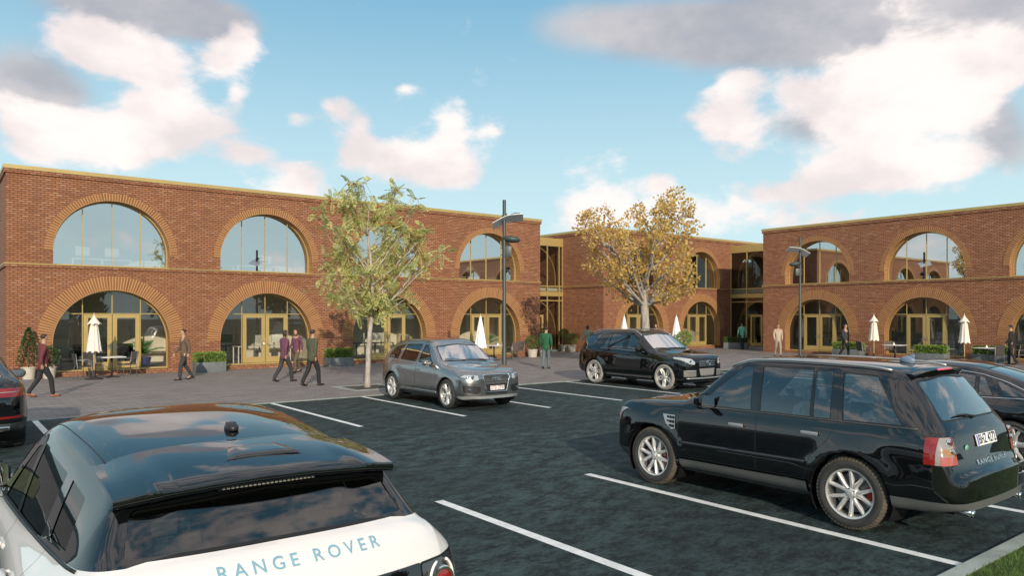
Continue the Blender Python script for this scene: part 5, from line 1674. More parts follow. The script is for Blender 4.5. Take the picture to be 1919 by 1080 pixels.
# ------------------------------------------------------------------ dark coupe-backed 4x4 at the left edge
def make_x6(loc, rz):
    L = 4.88
    S = dict(L=L, W=1.98, wx=(.88, 3.80), wr_c=.385, ra=.43, flare=.02, flw=.12, under=.27, paint=P_BLACK,
        bowf=.12, bowr=.12, crown=.86, xs=[4.45],
        zs=K(0, .34, .3, .30, 3.9, .32, L, .42), ws=K(0, .62, .1, .78, .4, .90, 3.9, .92, 4.5, .86, L, .66),
        tuck=K(0, 0, L, 0),
        zm=K(0, .55, .3, .72, 3.9, .84, L, .74), wm=K(0, .66, .05, .80, .2, .91, .6, .96, 3.4, .965, 4.0, .98, 4.5, .93, 4.72, .86, L, .72),
        zb=K(0, .78, .1, .92, .4, .99, 1.3, 1.05, 3.6, 1.16, 4.4, 1.20, 4.66, 1.17, 4.80, 1.02, L, .86),
        wb=K(0, .60, .08, .76, .3, .85, 1.3, .90, 3.8, .91, 4.4, .86, 4.7, .79, L, .68),
        zr=K(0, .81, .1, .96, .4, 1.03, 1.2, 1.10, 1.45, 1.18, 2.1, 1.56, 2.5, 1.62, 3.1, 1.59, 3.8, 1.46, 4.3, 1.30, 4.62, 1.20, 4.80, 1.05, L, .89),
        wr=K(0, .54, .08, .70, .3, .78, 1.2, .83, 1.5, .79, 2.2, .67, 2.8, .65, 3.6, .64, 4.2, .70, 4.6, .76, L, .62),
        zc=K(0, .86, .05, .96, .2, 1.03, 1.15, 1.13, 1.35, 1.18, 2.05, 1.61, 2.5, 1.68, 3.0, 1.67, 3.6, 1.58, 4.2, 1.40, 4.58, 1.26, 4.70, 1.22, 4.78, 1.12, L, .92),
        zline=.95, cab=(1.3, 4.4), dash=1.6, style='five', rot=.2, tyre=M_TYRE, cal=True, rimr=.285, zseat=.70)
    fd = rp([(1.42, .43), (2.50, .43), (2.50, 1.10), (2.46, 1.60), (2.25, 1.58), (1.56, 1.10), (1.42, 1.06)], .03)
    rd = rp([(2.51, .43), (3.24, .43), (3.30, .74), (3.50, .97), (3.60, 1.15), (3.40, 1.52), (2.47, 1.60), (2.51, 1.10)], .03)
    S['cuts'] = [
        side_cut('door', fd, gap=.006, mat=P_BLACK, key='fd'), side_cut('door', rd, gap=.006, mat=P_BLACK, key='rd'),
        side_cut('side_window', rp([(1.72, 1.11), (2.42, 1.135), (2.38, 1.56), (2.22, 1.55)], .03), gap=.014, off=-.004, mat=G_DARK, only=(1,), under='fd'),
        side_cut('side_window', rp([(2.56, 1.14), (3.46, 1.175), (3.30, 1.50), (2.54, 1.56)], .03), gap=.014, off=-.004, mat=G_DARK, only=(2,), under='rd'),
        cen_cut('windscreen', 'x', rp([(-.5, 1.19), (.76, 1.18), (.64, 1.55), (-.5, 1.63)], .05), gap=.02, off=-.004, mat=G_SKY, sel='front', rng=(1.2, 2.4)),
        cen_cut('rear_window', 'z', rp([(3.55, -.6), (3.52, .50), (4.50, .62), (4.56, -.6)], .05), gap=.015, off=-.004, mat=G_SKY, sel='top', rng=(3.4, 4.6)),
        dict(n='tail_light', ax='x', poly=rp([(.44, .95), (1.1, .93), (1.1, 1.10), (.46, 1.10)], .02), kind='side', gap=.006, off=.004, mat=M_RED, sel='all', rng=(4.45, 5), key='tl'),
        dict(n='reflector', ax='x', poly=rp([(.56, .60), (1.1, .60), (1.1, .635), (.56, .635)], .008), kind='side', off=.004, mat=M_RED, sel='all', rng=(4.55, 5)),
        zone('x', [(-.5, .2), (1.1, .2), (1.1, .52), (-.5, .52)], M_DARKG, sel='all', rng=(4.1, 5), only=(0, 1000)),
    ]
    root, body, made, dx = car('parked_car', S, 'dark 4x4 cut off by the left edge, its red tail light towards the camera', 'car', loc, rz, 'cars parked in the bays')
    for sfx, s in (('', 1), ('_m', -1)):
        wing_mirror(root, 1.74, s * .87, 1.10, s, dx, P_BLACK, size=1.1)
        mb = MB(); mb.tube([(surf(S, y, 1.03) + .008, s * y, 1.03) for y in (.46, .56, .66, .76, .84)], .006, 6)
        mb.build('light_guide', M_LAMP, made['tl' + sfx], smooth=True)
        mb = MB(); x = surf(S, .62, .44); mb.bevbox(x - .10, x + .015, min(s * .52, s * .70), max(s * .52, s * .70), .41, .475, .012, 0)
        mb.bevbox(x - .09, x + .018, min(s * .54, s * .68), max(s * .54, s * .68), .423, .462, .008, 1)
        mb.build('exhaust_pipe', [M_CHROME, M_RUBBER], root, angle=50).location.x = dx
    handle(root, S, made, 'fd', 2.34, .97, P_BLACK, dx); handle(root, S, made, 'rd', 3.34, 1.0, P_BLACK, dx)
    return root

# ------------------------------------------------------------------ dark fastback saloon at the right edge
def make_saloon(loc, rz):
    L = 4.95
    S = dict(L=L, W=1.90, wx=(.90, 3.90), wr_c=.36, ra=.40, flare=.012, flw=.10, under=.2, paint=P_BLACK,
        bowf=.12, bowr=.09, crown=.84, xs=[],
        zs=K(0, .26, .3, .24, 3.9, .26, L, .36), ws=K(0, .60, .1, .78, .4, .87, 4.0, .88, 4.6, .80, L, .62),
        tuck=K(0, 0, L, 0),
        zm=K(0, .48, .3, .62, 3.9, .72, L, .66), wm=K(0, .64, .05, .78, .2, .88, .6, .93, 3.4, .94, 4.0, .945, 4.5, .90, 4.8, .80, L, .66),
        zb=K(0, .68, .1, .80, .4, .87, 1.4, .95, 3.6, 1.02, 4.5, 1.03, 4.8, .98, L, .76),
        wb=K(0, .58, .08, .74, .3, .83, 1.3, .87, 3.8, .87, 4.5, .80, 4.8, .72, L, .62),
        zr=K(0, .71, .1, .84, .4, .91, 1.25, 1.0, 1.5, 1.07, 2.2, 1.42, 2.6, 1.475, 3.1, 1.46, 3.7, 1.34, 4.2, 1.16, 4.5, 1.06, 4.8, 1.0, L, .79),
        wr=K(0, .52, .08, .68, .3, .76, 1.25, .81, 1.6, .76, 2.3, .63, 2.8, .61, 3.6, .61, 4.2, .66, 4.5, .72, L, .58),
        zc=K(0, .76, .05, .84, .2, .91, 1.2, 1.03, 1.42, 1.08, 2.15, 1.48, 2.6, 1.555, 3.05, 1.54, 3.6, 1.43, 4.1, 1.26, 4.4, 1.14, 4.75, 1.09, 4.88, 1.0, L, .84),
        zline=.85, cab=(1.4, 4.3), dash=1.7, style='five', rot=.2, tyre=M_TYRE, cal=True, rimr=.265, zseat=.56)
    fd = rp([(1.50, .36), (2.60, .36), (2.60, .99), (2.56, 1.465), (2.35, 1.445), (1.66, .995), (1.50, .95)], .03)
    rd = rp([(2.61, .36), (3.36, .36), (3.44, .64), (3.62, .86), (3.74, 1.02), (3.50, 1.40), (2.57, 1.465), (2.61, .99)], .03)
    S['cuts'] = [
        side_cut('door', fd, gap=.006, mat=P_BLACK, key='fd'), side_cut('door', rd, gap=.006, mat=P_BLACK, key='rd'),
        side_cut('side_window', rp([(1.82, 1.005), (2.53, 1.03), (2.50, 1.425), (2.32, 1.41)], .03), gap=.014, off=-.004, mat=G_SIDE, only=(1,), under='fd'),
        side_cut('side_window', rp([(2.67, 1.035), (3.38, 1.055), (3.34, 1.37), (2.64, 1.43)], .03), gap=.014, off=-.004, mat=G_SIDE, only=(2,), under='rd'),
        side_cut('side_window', rp([(3.42, 1.055), (3.64, 1.06), (3.46, 1.345), (3.38, 1.36)], .02), gap=.010, off=-.004, mat=G_SIDE, only=(2,), under='rd'),
        side_cut('side_window', rp([(3.78, 1.065), (4.16, 1.07), (3.66, 1.30), (3.62, 1.28)], .03), gap=.010, off=-.004, mat=G_SIDE),
        cen_cut('windscreen', 'x', rp([(-.5, 1.09), (.73, 1.08), (.60, 1.41), (-.5, 1.50)], .05), gap=.02, off=-.004, mat=G_SKY, sel='front', rng=(1.3, 2.6)),
        cen_cut('rear_window', 'z', rp([(3.45, -.6), (3.42, .48), (4.28, .60), (4.36, -.6)], .05), gap=.015, off=-.004, mat=G_DARK, sel='top', rng=(3.3, 4.5)),
        dict(n='tail_light', ax='x', poly=rp([(.40, .80), (1.1, .78), (1.1, .93), (.42, .94)], .02), kind='side', gap=.006, off=.004, mat=M_RED, sel='all', rng=(4.6, 5), key='tl'),
    ]
    root, body, made, dx = car('parked_car', S, 'dark fastback saloon cut off by the right edge, behind the large black 4x4', 'car', loc, rz, 'cars parked in the bays')
    for s in (1, -1): wing_mirror(root, 1.84, s * .83, 1.0, s, dx, P_BLACK, size=.95)
    handle(root, S, made, 'fd', 2.42, .87, P_BLACK, dx); handle(root, S, made, 'rd', 3.40, .90, P_BLACK, dx)
    strip(root, S, 'window_moulding', [(1.74, .985), (2.6, 1.012), (3.7, 1.038), (4.2, 1.05)], .008, M_CHROME, dx)
    strip(root, S, 'window_moulding', [(1.84, 1.06), (2.30, 1.425), (2.55, 1.447), (3.0, 1.43), (3.4, 1.38), (3.75, 1.28), (4.1, 1.13), (4.25, 1.06)], .008, M_CHROME, dx)
    return root
# ================================================================== street furniture, plants, people
rnd = random.Random(11)
# ---- lamp posts: tube column with a curved reflector wing and a small projector
M_POLE = pbr('dark_green_pole', (.045, .060, .058), rough=.45)
M_WING = pbr('white_reflector', (.80, .84, .86), rough=.35)
def lamp_post(x, y, rz, label, tilt=-.26):
    root = empty('street_lamp', (x, y, 0), rz, label, 'street lamp', 'street lamps along the kerb')
    mb = MB(); mb.tube([(0, 0, 0), (0, 0, .05)], .13, 16); mb.tube([(0, 0, .05), (0, 0, 1.1), (0, 0, 1.15), (0, 0, 6.0)], [.078, .078, .062, .058], 14)
    mb.tube([(0, 0, 5.42), (0, 0, 5.50)], .085, 14)
    mb.build('pole', M_POLE, root, angle=40)
    mb = MB(); n = 14; vs = []; prof = []
    for i in range(n + 1):
        t = i / n
        prof.append((-.38 + 1.0 * t, .22 * math.sin(math.pi * min(1, t * 1.25) * .5) * 1.9 - .33 - .16 * max(0, t - .45) ** 1.2 + .22 * max(0, t - .7)))
    for i, (px, pz) in enumerate(prof):
        for yy in (-.30, .30):
            vs += [(px, yy, 5.36 + pz * .72 + yy * tilt), (px, yy, 5.36 + pz * .72 + .016 + yy * tilt)]
    fs = []
    for i in range(n):
        b = 4 * i
        fs += [(b, b + 2, b + 6, b + 4), (b + 1, b + 5, b + 7, b + 3), (b, b + 4, b + 5, b + 1), (b + 2, b + 3, b + 7, b + 6)]
    fs += [(0, 1, 3, 2), (4 * n, 4 * n + 2, 4 * n + 3, 4 * n + 1)]
    mb.add(vs, fs); mb.build('reflector', M_WING, root, angle=50)
    mb = MB(); mb.tube([(.0, .06, 5.45), (.35, .05, 5.58), (.52, .04, 5.56)], .014, 6); mb.bevbox(-.02, .10, -.03, .09, 5.48, 5.56, .01)
    mb.build('bracket', M_POLE, root)
    mb = MB()
    M = Matrix.Translation((.24, 0, 4.72)) @ Matrix.Rotation(R(8), 4, 'Y')
    bm = bmesh.new(); bmesh.ops.create_uvsphere(bm, u_segments=16, v_segments=8, radius=1)
    for v in bm.verts: v.co = Vector((v.co.x * .30, v.co.y * .17, v.co.z * (.10 if v.co.z > 0 else .13)))
    mb.bm(bm, 0, M); mb.tube([(.06, 0, 4.62), (.13, 0, 4.50), (.13, 0, 4.66)], .03, 8)
    mb.build('floodlight', M_POLE, root, angle=50)
    mb = MB(); mb.bevbox(.03, .24, -.085, .085, 4.13, 4.48, .02); mb.tube([(0, 0, 4.12), (0, 0, 4.50)], .075, 12)
    for z in (4.20, 4.42): mb.tube([(-.11, 0, z), (-.06, 0, z)], .018, 8)
    mb.build('control_box', M_POLE, root, angle=40)
    return root
lamp_post(14.75, 19.35, R(-38), 'tall dark street lamp with a curved white reflector, behind the grey car')
lamp_post(33.15, 19.8, R(142), 'tall dark street lamp before the first arch of the right block', .26)

# ---- closed parasols
M_CLOTH = pbr('cream_canvas', (.74, .68, .60), rough=.9, var=.05, vscale=4, bump=.2, bscale=120)
M_CLOTHW = pbr('white_canvas', (.82, .80, .80), rough=.9, bump=.2, bscale=120)
M_WOOD = pbr('pale_wood_pole', (.52, .38, .20), rough=.6, var=.15, vscale=9)
M_CAST = pbr('cast_iron_base', (.03, .022, .02), rough=.6)
def parasol(x, y, label, smooth_cone=False, m=None, k=1.0):
    root = empty('parasol', (x, y, 0), rnd.uniform(0, 1), label, 'parasol', 'closed parasols')
    root.scale = (k, k, 1)
    m = m or M_CLOTH
    mb = MB()
    if smooth_cone: prof = [(.012, 2.22), (.05, 2.10), (.17, 1.55), (.26, 1.05), (.33, .62)]
    else: prof = [(.012, 2.24), (.05, 2.14), (.20, 1.93), (.235, 1.88)]
    prof2 = [] if smooth_cone else [(.10, 1.94), (.135, 1.80), (.19, 1.35), (.235, 1.02), (.262, .92)]
    def folds(prof, nf, deep, scal):
        n = nf * 8; base = len(mb.v); L_ = len(prof)
        for i, (r, z) in enumerate(prof):
            t = i / (L_ - 1)
            for k_ in range(n):
                a = 2 * math.pi * k_ / n
                c = abs(math.cos(nf * a / 2)) ** .6
                rr = r * (1 - deep * (1 - c) * (.4 + .6 * t))
                zz = z + (scal * (1 - abs(math.sin(nf * a / 2))) * (-1) + scal if i == L_ - 1 else 0) 
                mb.v.append((rr * math.cos(a), rr * math.sin(a), zz))
        for i in range(L_ - 1):
            for k_ in range(n):
                a, b = base + i * n + k_, base + i * n + (k_ + 1) % n
                mb.f.append((a, b, b + n, a + n)); mb.m.append(0)
    folds(prof, 8, .30, .05)
    if prof2: folds(prof2, 8, .34, .07)
    mb.build('canopy', m, root, smooth=True)
    mb = MB(); mb.tube([(0, 0, .05), (0, 0, 2.2)], .026, 12); mb.lathe([(.0, 2.30), (.018, 2.29), (.026, 2.26), (.014, 2.22)], 12)
    mb.build('pole', M_WOOD, root, smooth=True)
    mb = MB(); mb.lathe([(.0, .0), (.27, .0), (.29, .02), (.27, .045), (.12, .07), (.045, .12), (.040, .32), (.0, .33)], 24)
    mb.build('base', M_CAST, root, angle=40)
    return root
parasol(4.32, 28.9, 'closed cream parasol before the first arch of the left block')
parasol(20.6, 28.9, 'tall closed white parasol behind the bonnet of the grey car', True, M_CLOTHW, 1.0)
parasol(30.8, 29.2, 'closed white parasol left of the golden tree trunk', True, M_CLOTHW, 1.0)
parasol(35.2, 29.1, 'closed white parasol right of the golden tree, beside a potted plant', True, M_CLOTHW, 1.1)
parasol(36.8, 18.0, 'closed cream parasol between the first two arches of the right block')
parasol(36.8, 13.9, 'closed cream parasol right of the second arch of the right block')

# ---- leaves: small folded blades as one mesh
def leaf_cloud(name, parent, pts, size, m, flat=.5, seed=1, two=True):
    """pts: list of (position, outward direction)"""
    r = random.Random(seed); mb = MB()
    for p, d in pts:
        d = Vector(d) + Vector((r.gauss(0, .6), r.gauss(0, .6), r.gauss(0, .6)))
        if d.length < .01: d = Vector((0, 0, 1))
        d.normalize(); s = d.cross(Vector((r.gauss(0, 1), r.gauss(0, 1), r.gauss(0, 1))))
        if s.length < .01: continue
        s.normalize(); L_ = size * r.uniform(.65, 1.3); w_ = L_ * flat * .5
        p = Vector(p); up = d.cross(s) * (L_ * .12)
        mb.add([p, p + d * L_ * .45 + s * w_ + up, p + d * L_, p + d * L_ * .45 - s * w_ + up], [(0, 1, 2), (0, 2, 3)])
    return mb.build(name, m, parent, recalc=False)
def leafmat(name, cols, trans=.35, rough=.55):
    m, t = mat(name)
    geo = t.new('ShaderNodeNewGeometry')
    rp_ = t.new('ShaderNodeValToRGB', Fac=geo.outputs['Random Per Island'])
    e = rp_.color_ramp.elements
    while len(e) < len(cols): e.new(.5)
    for i, c in enumerate(cols): e[i].position = i / (len(cols) - 1); e[i].color = c3(c)
    d = t.new('ShaderNodeBsdfPrincipled', Base_Color=rp_.outputs[0], Roughness=rough)
    tl = t.new('ShaderNodeBsdfTranslucent', Color=rp_.outputs[0])
    mx = t.new('ShaderNodeMixShader', Fac=trans, i1=d.outputs[0], i2=tl.outputs[0])
    t.new('ShaderNodeOutputMaterial', Surface=mx.outputs[0])
    return m
L_BOX = leafmat('boxwood_leaf', [(.035, .085, .015), (.07, .15, .025), (.11, .21, .04), (.17, .27, .06)])
L_LIME = leafmat('lime_hedge_leaf', [(.10, .19, .03), (.17, .28, .045), (.24, .36, .07), (.33, .43, .12)])
L_DARK = leafmat('dark_shrub_leaf', [(.015, .045, .015), (.03, .08, .022), (.055, .12, .035), (.08, .16, .05)])
L_PALM = leafmat('palm_leaf', [(.06, .26, .03), (.11, .40, .05), (.20, .55, .10)])
M_TWIG = pbr('twig_bark', (.09, .065, .045), rough=.9)
M_PLANTER = pbr('grey_planter', (.13, .145, .15), rough=.6, var=.12, vscale=5)
M_POT = pbr('cream_pot', (.46, .43, .37), rough=.7, var=.12, vscale=6)
M_POTD = pbr('blue_glazed_pot', (.03, .045, .20), rough=.25, coat=.6)
M_EARTH = pbr('potting_earth', (.035, .025, .018), rough=1)

def box_planter(x, y, rz, w_, d_, h, label, fol_h=.33, m=None):
    root = empty('box_planter', (x, y, 0), rz, label, 'planter', 'box planters with clipped hedges')
    mb = MB(); mb.bevbox(-w_ / 2, w_ / 2, -d_ / 2, d_ / 2, .0, h, .012)
    for s in (-1, 1):
        mb.box(-w_ / 2 - .006, -w_ / 2 + .03, s * d_ / 2 - (.03 if s > 0 else .006), s * d_ / 2 + (.006 if s > 0 else .03), .02, h - .02)
    mb.build('planter_box', M_PLANTER, root, angle=40)
    r = random.Random(int(x * 10)); pts = []
    for i in range(1500):
        px = r.uniform(-w_ / 2 + .02, w_ / 2 - .02); py = r.uniform(-d_ / 2 + .02, d_ / 2 - .02); pz = h + r.uniform(-.02, fol_h)
        f = r.choice((0, 0, 1, 2, 2, 3))
        if f == 0: py = -d_ / 2 + .02 + r.uniform(0, .05)
        elif f == 1: py = d_ / 2 - .02
        elif f == 2: pz = h + fol_h - r.uniform(0, .04) + .02 * math.sin(px * 17)
        else: px = r.choice((-1, 1)) * (w_ / 2 - r.uniform(.02, .05))
        pts.append(((px, py, pz), (px * .6 / w_, py * 2 / d_, .9)))
    leaf_cloud('foliage', root, pts, .075, m or L_LIME, .55, int(x))
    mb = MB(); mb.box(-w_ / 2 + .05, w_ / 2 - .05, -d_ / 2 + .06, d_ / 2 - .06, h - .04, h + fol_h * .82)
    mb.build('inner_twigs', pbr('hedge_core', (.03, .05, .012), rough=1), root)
    return root
box_planter(8.45, 30.05, 0, 1.10, .62, .40, 'grey planter of clipped lime hedge between the first and second arches')
box_planter(13.80, 29.95, 0, 1.15, .62, .40, 'grey planter of clipped lime hedge beside the berry tree')
box_planter(38.85, 20.35, R(-90), 1.55, .62, .40, 'grey planter of clipped hedge right of the first arch of the right block')
box_planter(36.4, 15.15, R(-90), 1.35, .60, .46, 'clipped lime hedge standing in front of the second arch doors')
box_planter(38.75, 13.45, R(-90), 1.5, .60, .40, 'clipped hedge half hidden behind the rightmost parasol table')
box_planter(41.7, 29.5, R(-60), 1.5, .60, .42, 'grey planter of green hedge in the right glazed link entrance', m=L_BOX)

def potted(x, y, shape, h, r_, label, pot_h=.42, pot_r=.22, m=None, pm=None, leaf=.055, n=900):
    root = empty('potted_shrub', (x, y, 0), 0, label, 'potted shrub', 'potted shrubs by the walls')
    mb = MB(); mb.lathe([(.0, .0), (pot_r * .80, .0), (pot_r, pot_h - .04), (pot_r + .015, pot_h - .04), (pot_r + .015, pot_h), (pot_r - .02, pot_h), (pot_r - .03, pot_h - .05), (0, pot_h - .05)], 24)
    mb.build('pot', pm or M_POT, root, angle=40)
    rr = random.Random(int(x * 7 + y)); pts = []
    stem = {'ball': .06, 'cone': .05, 'lolly': h * .48}[shape]
    c = pot_h + stem
    for i in range(n):
        a = rr.uniform(0, 2 * math.pi)
        if shape == 'cone':
            t = rr.random() ** .8; rad = r_ * (1 - t) ** .8 * rr.uniform(.72, 1.03); z = c + h * t
            p = (rad * math.cos(a), rad * math.sin(a), z); d = (math.cos(a), math.sin(a), .5)
        else:
            u = rr.uniform(-1, 1); q = math.sqrt(1 - u * u); rad = r_ * rr.uniform(.78, 1.04)
            p = (rad * q * math.cos(a), rad * q * math.sin(a), c + r_ * .92 + rad * u * .92); d = (q * math.cos(a), q * math.sin(a), u + .3)
        pts.append((p, d))
    leaf_cloud('foliage', root, pts, leaf, m or L_BOX, .6, int(x * 3))
    mb = MB(); mb.tube([(0, 0, pot_h - .06), (.01, 0, c + .1), (0, 0, c + (h * .6 if shape == 'cone' else r_))], [.022, .018, .012], 8)
    for k in range(6):
        a = k * 1.05; mb.tube([(0, 0, c + .08 + .03 * k), (r_ * .6 * math.cos(a), r_ * .6 * math.sin(a), c + .25 + .05 * k)], [.010, .004], 5)
    mb.build('stem', M_TWIG, root)
    return root
potted(2.55, 30.35, 'cone', 1.30, .40, 'dark conical shrub in a cream pot at the left corner of the building', m=L_DARK, leaf=.07)
potted(3.15, 30.30, 'ball', .70, .33, 'dark round shrub in a cream pot beside the conical one', m=L_DARK, leaf=.07, n=700)
potted(24.85, 30.15, 'ball', .6, .36, 'round green shrub in a cream pot at the right end of the left block', pot_r=.27)
potted(25.65, 30.25, 'cone', 1.05, .30, 'small conical shrub in a cream pot beside the round one', pot_r=.20)
potted(30.45, 33.9, 'lolly', .95, .27, 'lollipop-shaped shrub on a bare stem by the left glazed link', pot_r=.24)
potted(30.35, 33.1, 'ball', .6, .34, 'round green shrub in a cream pot right of the lollipop shrub', pot_r=.27)
potted(34.9, 28.3, 'ball', .6, .42, 'leafy light green plant in a grey pot beside the white parasol', pot_r=.27, m=L_LIME, pm=M_PLANTER, leaf=.12, n=420)

# ---- palms in pots behind the glass
def palm(x, y, label):
    root = empty('potted_palm', (x, y, .166), 0, label, 'potted palm', 'potted palms behind the glass')
    mb = MB(); mb.lathe([(0, 0), (.17, 0), (.24, .36), (.255, .36), (.255, .42), (.22, .42), (.20, .37), (0, .37)], 24)
    mb.build('pot', M_POTD, root, angle=40)
    mb = MB(); r = random.Random(int(x))
    for k in range(15):
        a = k * 2.4; el = R(38 + 42 * (k % 5) / 4); ln = r.uniform(.75, 1.05); P3 = []
        for i in range(9):
            t = i / 8; rad = ln * t * math.cos(el) ; z = .38 + .15 + ln * (t * math.sin(el) - .45 * t ** 2.2 * (1.1 - math.sin(el) * .4))
            P3.append(Vector((rad * math.cos(a), rad * math.sin(a), z)))
        mb.tube(P3, [.007] * 8 + [.003], 4)
        for i in range(1, 9):
            for s in (-1, 1):
                for q in (0, .5):
                    p = P3[i - 1].lerp(P3[i], q + .25); t_ = (P3[i] - P3[i - 1]).normalized(); sd = t_.cross(Vector((0, 0, 1))).normalized() * s
                    lf = .27 * math.sin(math.pi * (.15 + .8 * i / 9)); d = (sd + t_ * .7 + Vector((0, 0, -.25))).normalized(); wv = t_ * .014
                    mb.add([p - wv, p + wv, p + d * lf], [(0, 1, 2)])
    mb.build('fronds', L_PALM, root, recalc=False)
    return root
palm(6.45, 31.62, 'green palm in a blue pot behind the first arch')
palm(23.0, 31.62, 'green palm behind the glass of the fourth arch')

# ---- outdoor tables and woven chairs
M_RATTAN = pbr('dark_woven_rattan', (.055, .05, .048), rough=.7, var=.4, vscale=60, bump=.9, bscale=140)
M_RATTANB = pbr('brown_woven_rattan', (.11, .085, .07), rough=.7, var=.35, vscale=60, bump=.9, bscale=140)
M_FRAME = pbr('pewter_chair_frame', (.28, .29, .29), rough=.4, metal=.6)
M_TTOP = pbr('pale_table_top', (.72, .71, .68), rough=.35)
def chair_at(x, y, rz, label, m, proto=[]):
    if not proto:
        root = empty('patio_chair', (x, y, 0), rz, label, 'chair', 'woven chairs round the patio tables')
        for sx in (-1, 1):
            for sy in (-1, 1):
                mb = MB()
                P3 = [(sx * .23, sy * .24, 0), (sx * .22, sy * .22, .44)]
                if sy > 0: P3.append((sx * .22, .27, .88))
                else: P3 += [(sx * .23, -.21, .64), (sx * .235, -.13, .66), (sx * .225, .23, .66)]
                mb.tube(P3, .012, 6); mb.build('leg', M_FRAME, root, smooth=True)
        mb = MB(); mb.bevbox(-.22, .22, -.23, .22, .42, .455, .012); mb.build('seat', m, root, angle=50)
        mb = MB(); n = 8; vs = []
        for i in range(n + 1):
            u = i / n * 2 - 1
            for z, yy in ((.46, .21), (.66, .245), (.86, .285), (.90, .292)):
                vs += [(u * .215, yy - .03 * (1 - u * u) * -1, z - .02 * abs(u) ** 3), (u * .215, yy + .022 - .03 * (1 - u * u) * -1, z - .02 * abs(u) ** 3)]
        fs = []
        for i in range(n):
            for k in range(3):
                b = i * 8 + k * 2; fs += [(b, b + 8, b + 10, b + 2), (b + 1, b + 3, b + 11, b + 9)]
            b = i * 8; fs += [(b + 6, b + 14, b + 15, b + 7)]
        mb.add(vs, fs); mb.build('backrest', m, root, smooth=True, recalc=True)
        proto.append(root); return root
    c = copy_tree(proto[0])
    c.location = (x, y, 0); c.rotation_euler = (0, 0, rz); c['label'] = label
    if m is not M_RATTAN:
        for ch in c.children:
            if ch.name.startswith(('seat', 'backrest')):
                ch.data = ch.data.copy(); ch.data.materials[0] = m
    return c
def patio_table(x, y, rz, w_, label, group='patio tables'):
    root = empty('patio_table', (x, y, 0), rz, label, 'table', group)
    mb = MB(); mb.bevbox(-w_ / 2, w_ / 2, -w_ / 2, w_ / 2, .715, .745, .008); mb.build('table_top', M_TTOP, root, angle=50)
    mb = MB(); mb.tube([(0, 0, .03), (0, 0, .715)], .035, 12); mb.build('pedestal', M_CAST, root, smooth=True)
    mb = MB()
    for a in (45, 135, 225, 315): mb.tube([(0, 0, .05), (.30 * math.cos(R(a)), .30 * math.sin(R(a)), .018)], [.028, .018], 6)
    mb.build('foot', M_CAST, root)
    return root
def napkin(x, y, z, label):
    mb = MB(); mb.lathe([(0, .14), (.012, .10), (.045, .045), (.06, 0), (0, 0)], 10, 0, Matrix.Translation((0, 0, 0)))
    o = mb.build('folded_napkin', M_CLOTHW, smooth=True); o.location = (x, y, z)
    tag(o, label, 'napkin', 'napkins on the patio tables')
patio_table(4.95, 29.45, .1, .75, 'square pale patio table beside the cream parasol, first arch')
chair_at(4.05, 29.35, R(95), 'dark woven chair left of the first-arch parasol, back to the glass', M_RATTAN)
chair_at(4.45, 30.0, R(20), 'dark woven chair behind the first-arch parasol', M_RATTAN)
chair_at(5.50, 29.75, R(-75), 'dark woven chair right of the first-arch parasol', M_RATTAN)
patio_table(21.7, 29.3, .2, .8, 'pale patio table beside the tall white parasol at the fourth arch')
napkin(21.9, 29.25, .746, 'white folded napkin on the fourth-arch table')
chair_at(22.3, 28.6, R(185), 'brown woven chair nearest the street lamp, fourth arch', M_RATTANB)
chair_at(23.35, 29.5, R(-80), 'brown woven chair right of the street lamp, fourth arch', M_RATTANB)
chair_at(21.2, 30.05, R(10), 'brown woven chair behind the fourth-arch table', M_RATTANB)
patio_table(37.6, 17.35, 0, .85, 'pale patio table right of the first cream parasol of the right block')
napkin(37.5, 17.35, .746, 'white folded napkin on the table between the right block arches')
chair_at(37.0, 18.6, R(60), 'dark woven chair left of the cream parasol near the first right arch', M_RATTAN)
chair_at(37.7, 16.45, R(185), 'dark woven chair right of the table by the second right arch', M_RATTAN)
chair_at(38.3, 17.9, R(-60), 'dark woven chair behind the table by the second right arch', M_RATTANB)
patio_table(37.6, 13.25, 0, .85, 'pale patio table beside the rightmost parasol')
napkin(37.5, 13.25, .746, 'white folded napkin on the rightmost table')
chair_at(36.9, 14.6, R(60), 'dark woven chair left of the rightmost parasol', M_RATTAN)
chair_at(37.1, 12.75, R(150), 'dark woven chair in front of the rightmost table', M_RATTAN)
chair_at(38.2, 12.2, R(-120), 'grey-blue woven chair right of the rightmost table', M_RATTANB)
chair_at(34.4, 29.0, R(200), 'brown woven chair half hidden behind the black car bonnet', M_RATTANB)

# ---- office furniture behind the glass
M_MONS = pbr('pale_monitor_shell', (.66, .65, .62), rough=.4)
def desk(x, y, z, rz, w_, label, dark=False):
    root = empty('office_desk', (x, y, z), rz, label, 'desk', 'office desks behind the glass')
    m = M_BLACKPL if dark else M_WHITE
    mb = MB(); mb.bevbox(-w_ / 2, w_ / 2, -.38, .38, .70, .735, .006); mb.build('desk_top', m, root)
    for sx in (-1, 0, 1):
        for sy in (-1, 1):
            mb = MB(); mb.box(sx * (w_ / 2 - .03) - .022, sx * (w_ / 2 - .03) + .022, sy * .34 - .022, sy * .34 + .022, 0, .70); mb.build('leg', m, root)
    return root
def monitor(x, y, z, rz, label, dark=False):
    root = empty('monitor', (x, y, z), rz, label, 'monitor', 'computer monitors on the desks')
    m = M_BLACKPL if dark else M_MONS
    mb = MB(); mb.bevbox(-.27, .27, -.025, .02, .12, .46, .012); mb.build('screen', m, root, angle=50)
    mb = MB(); mb.tube([(0, .01, .01), (0, .03, .2)], .02, 8); mb.box(-.11, .11, -.08, .09, 0, .012); mb.build('stand', m, root)
    return root
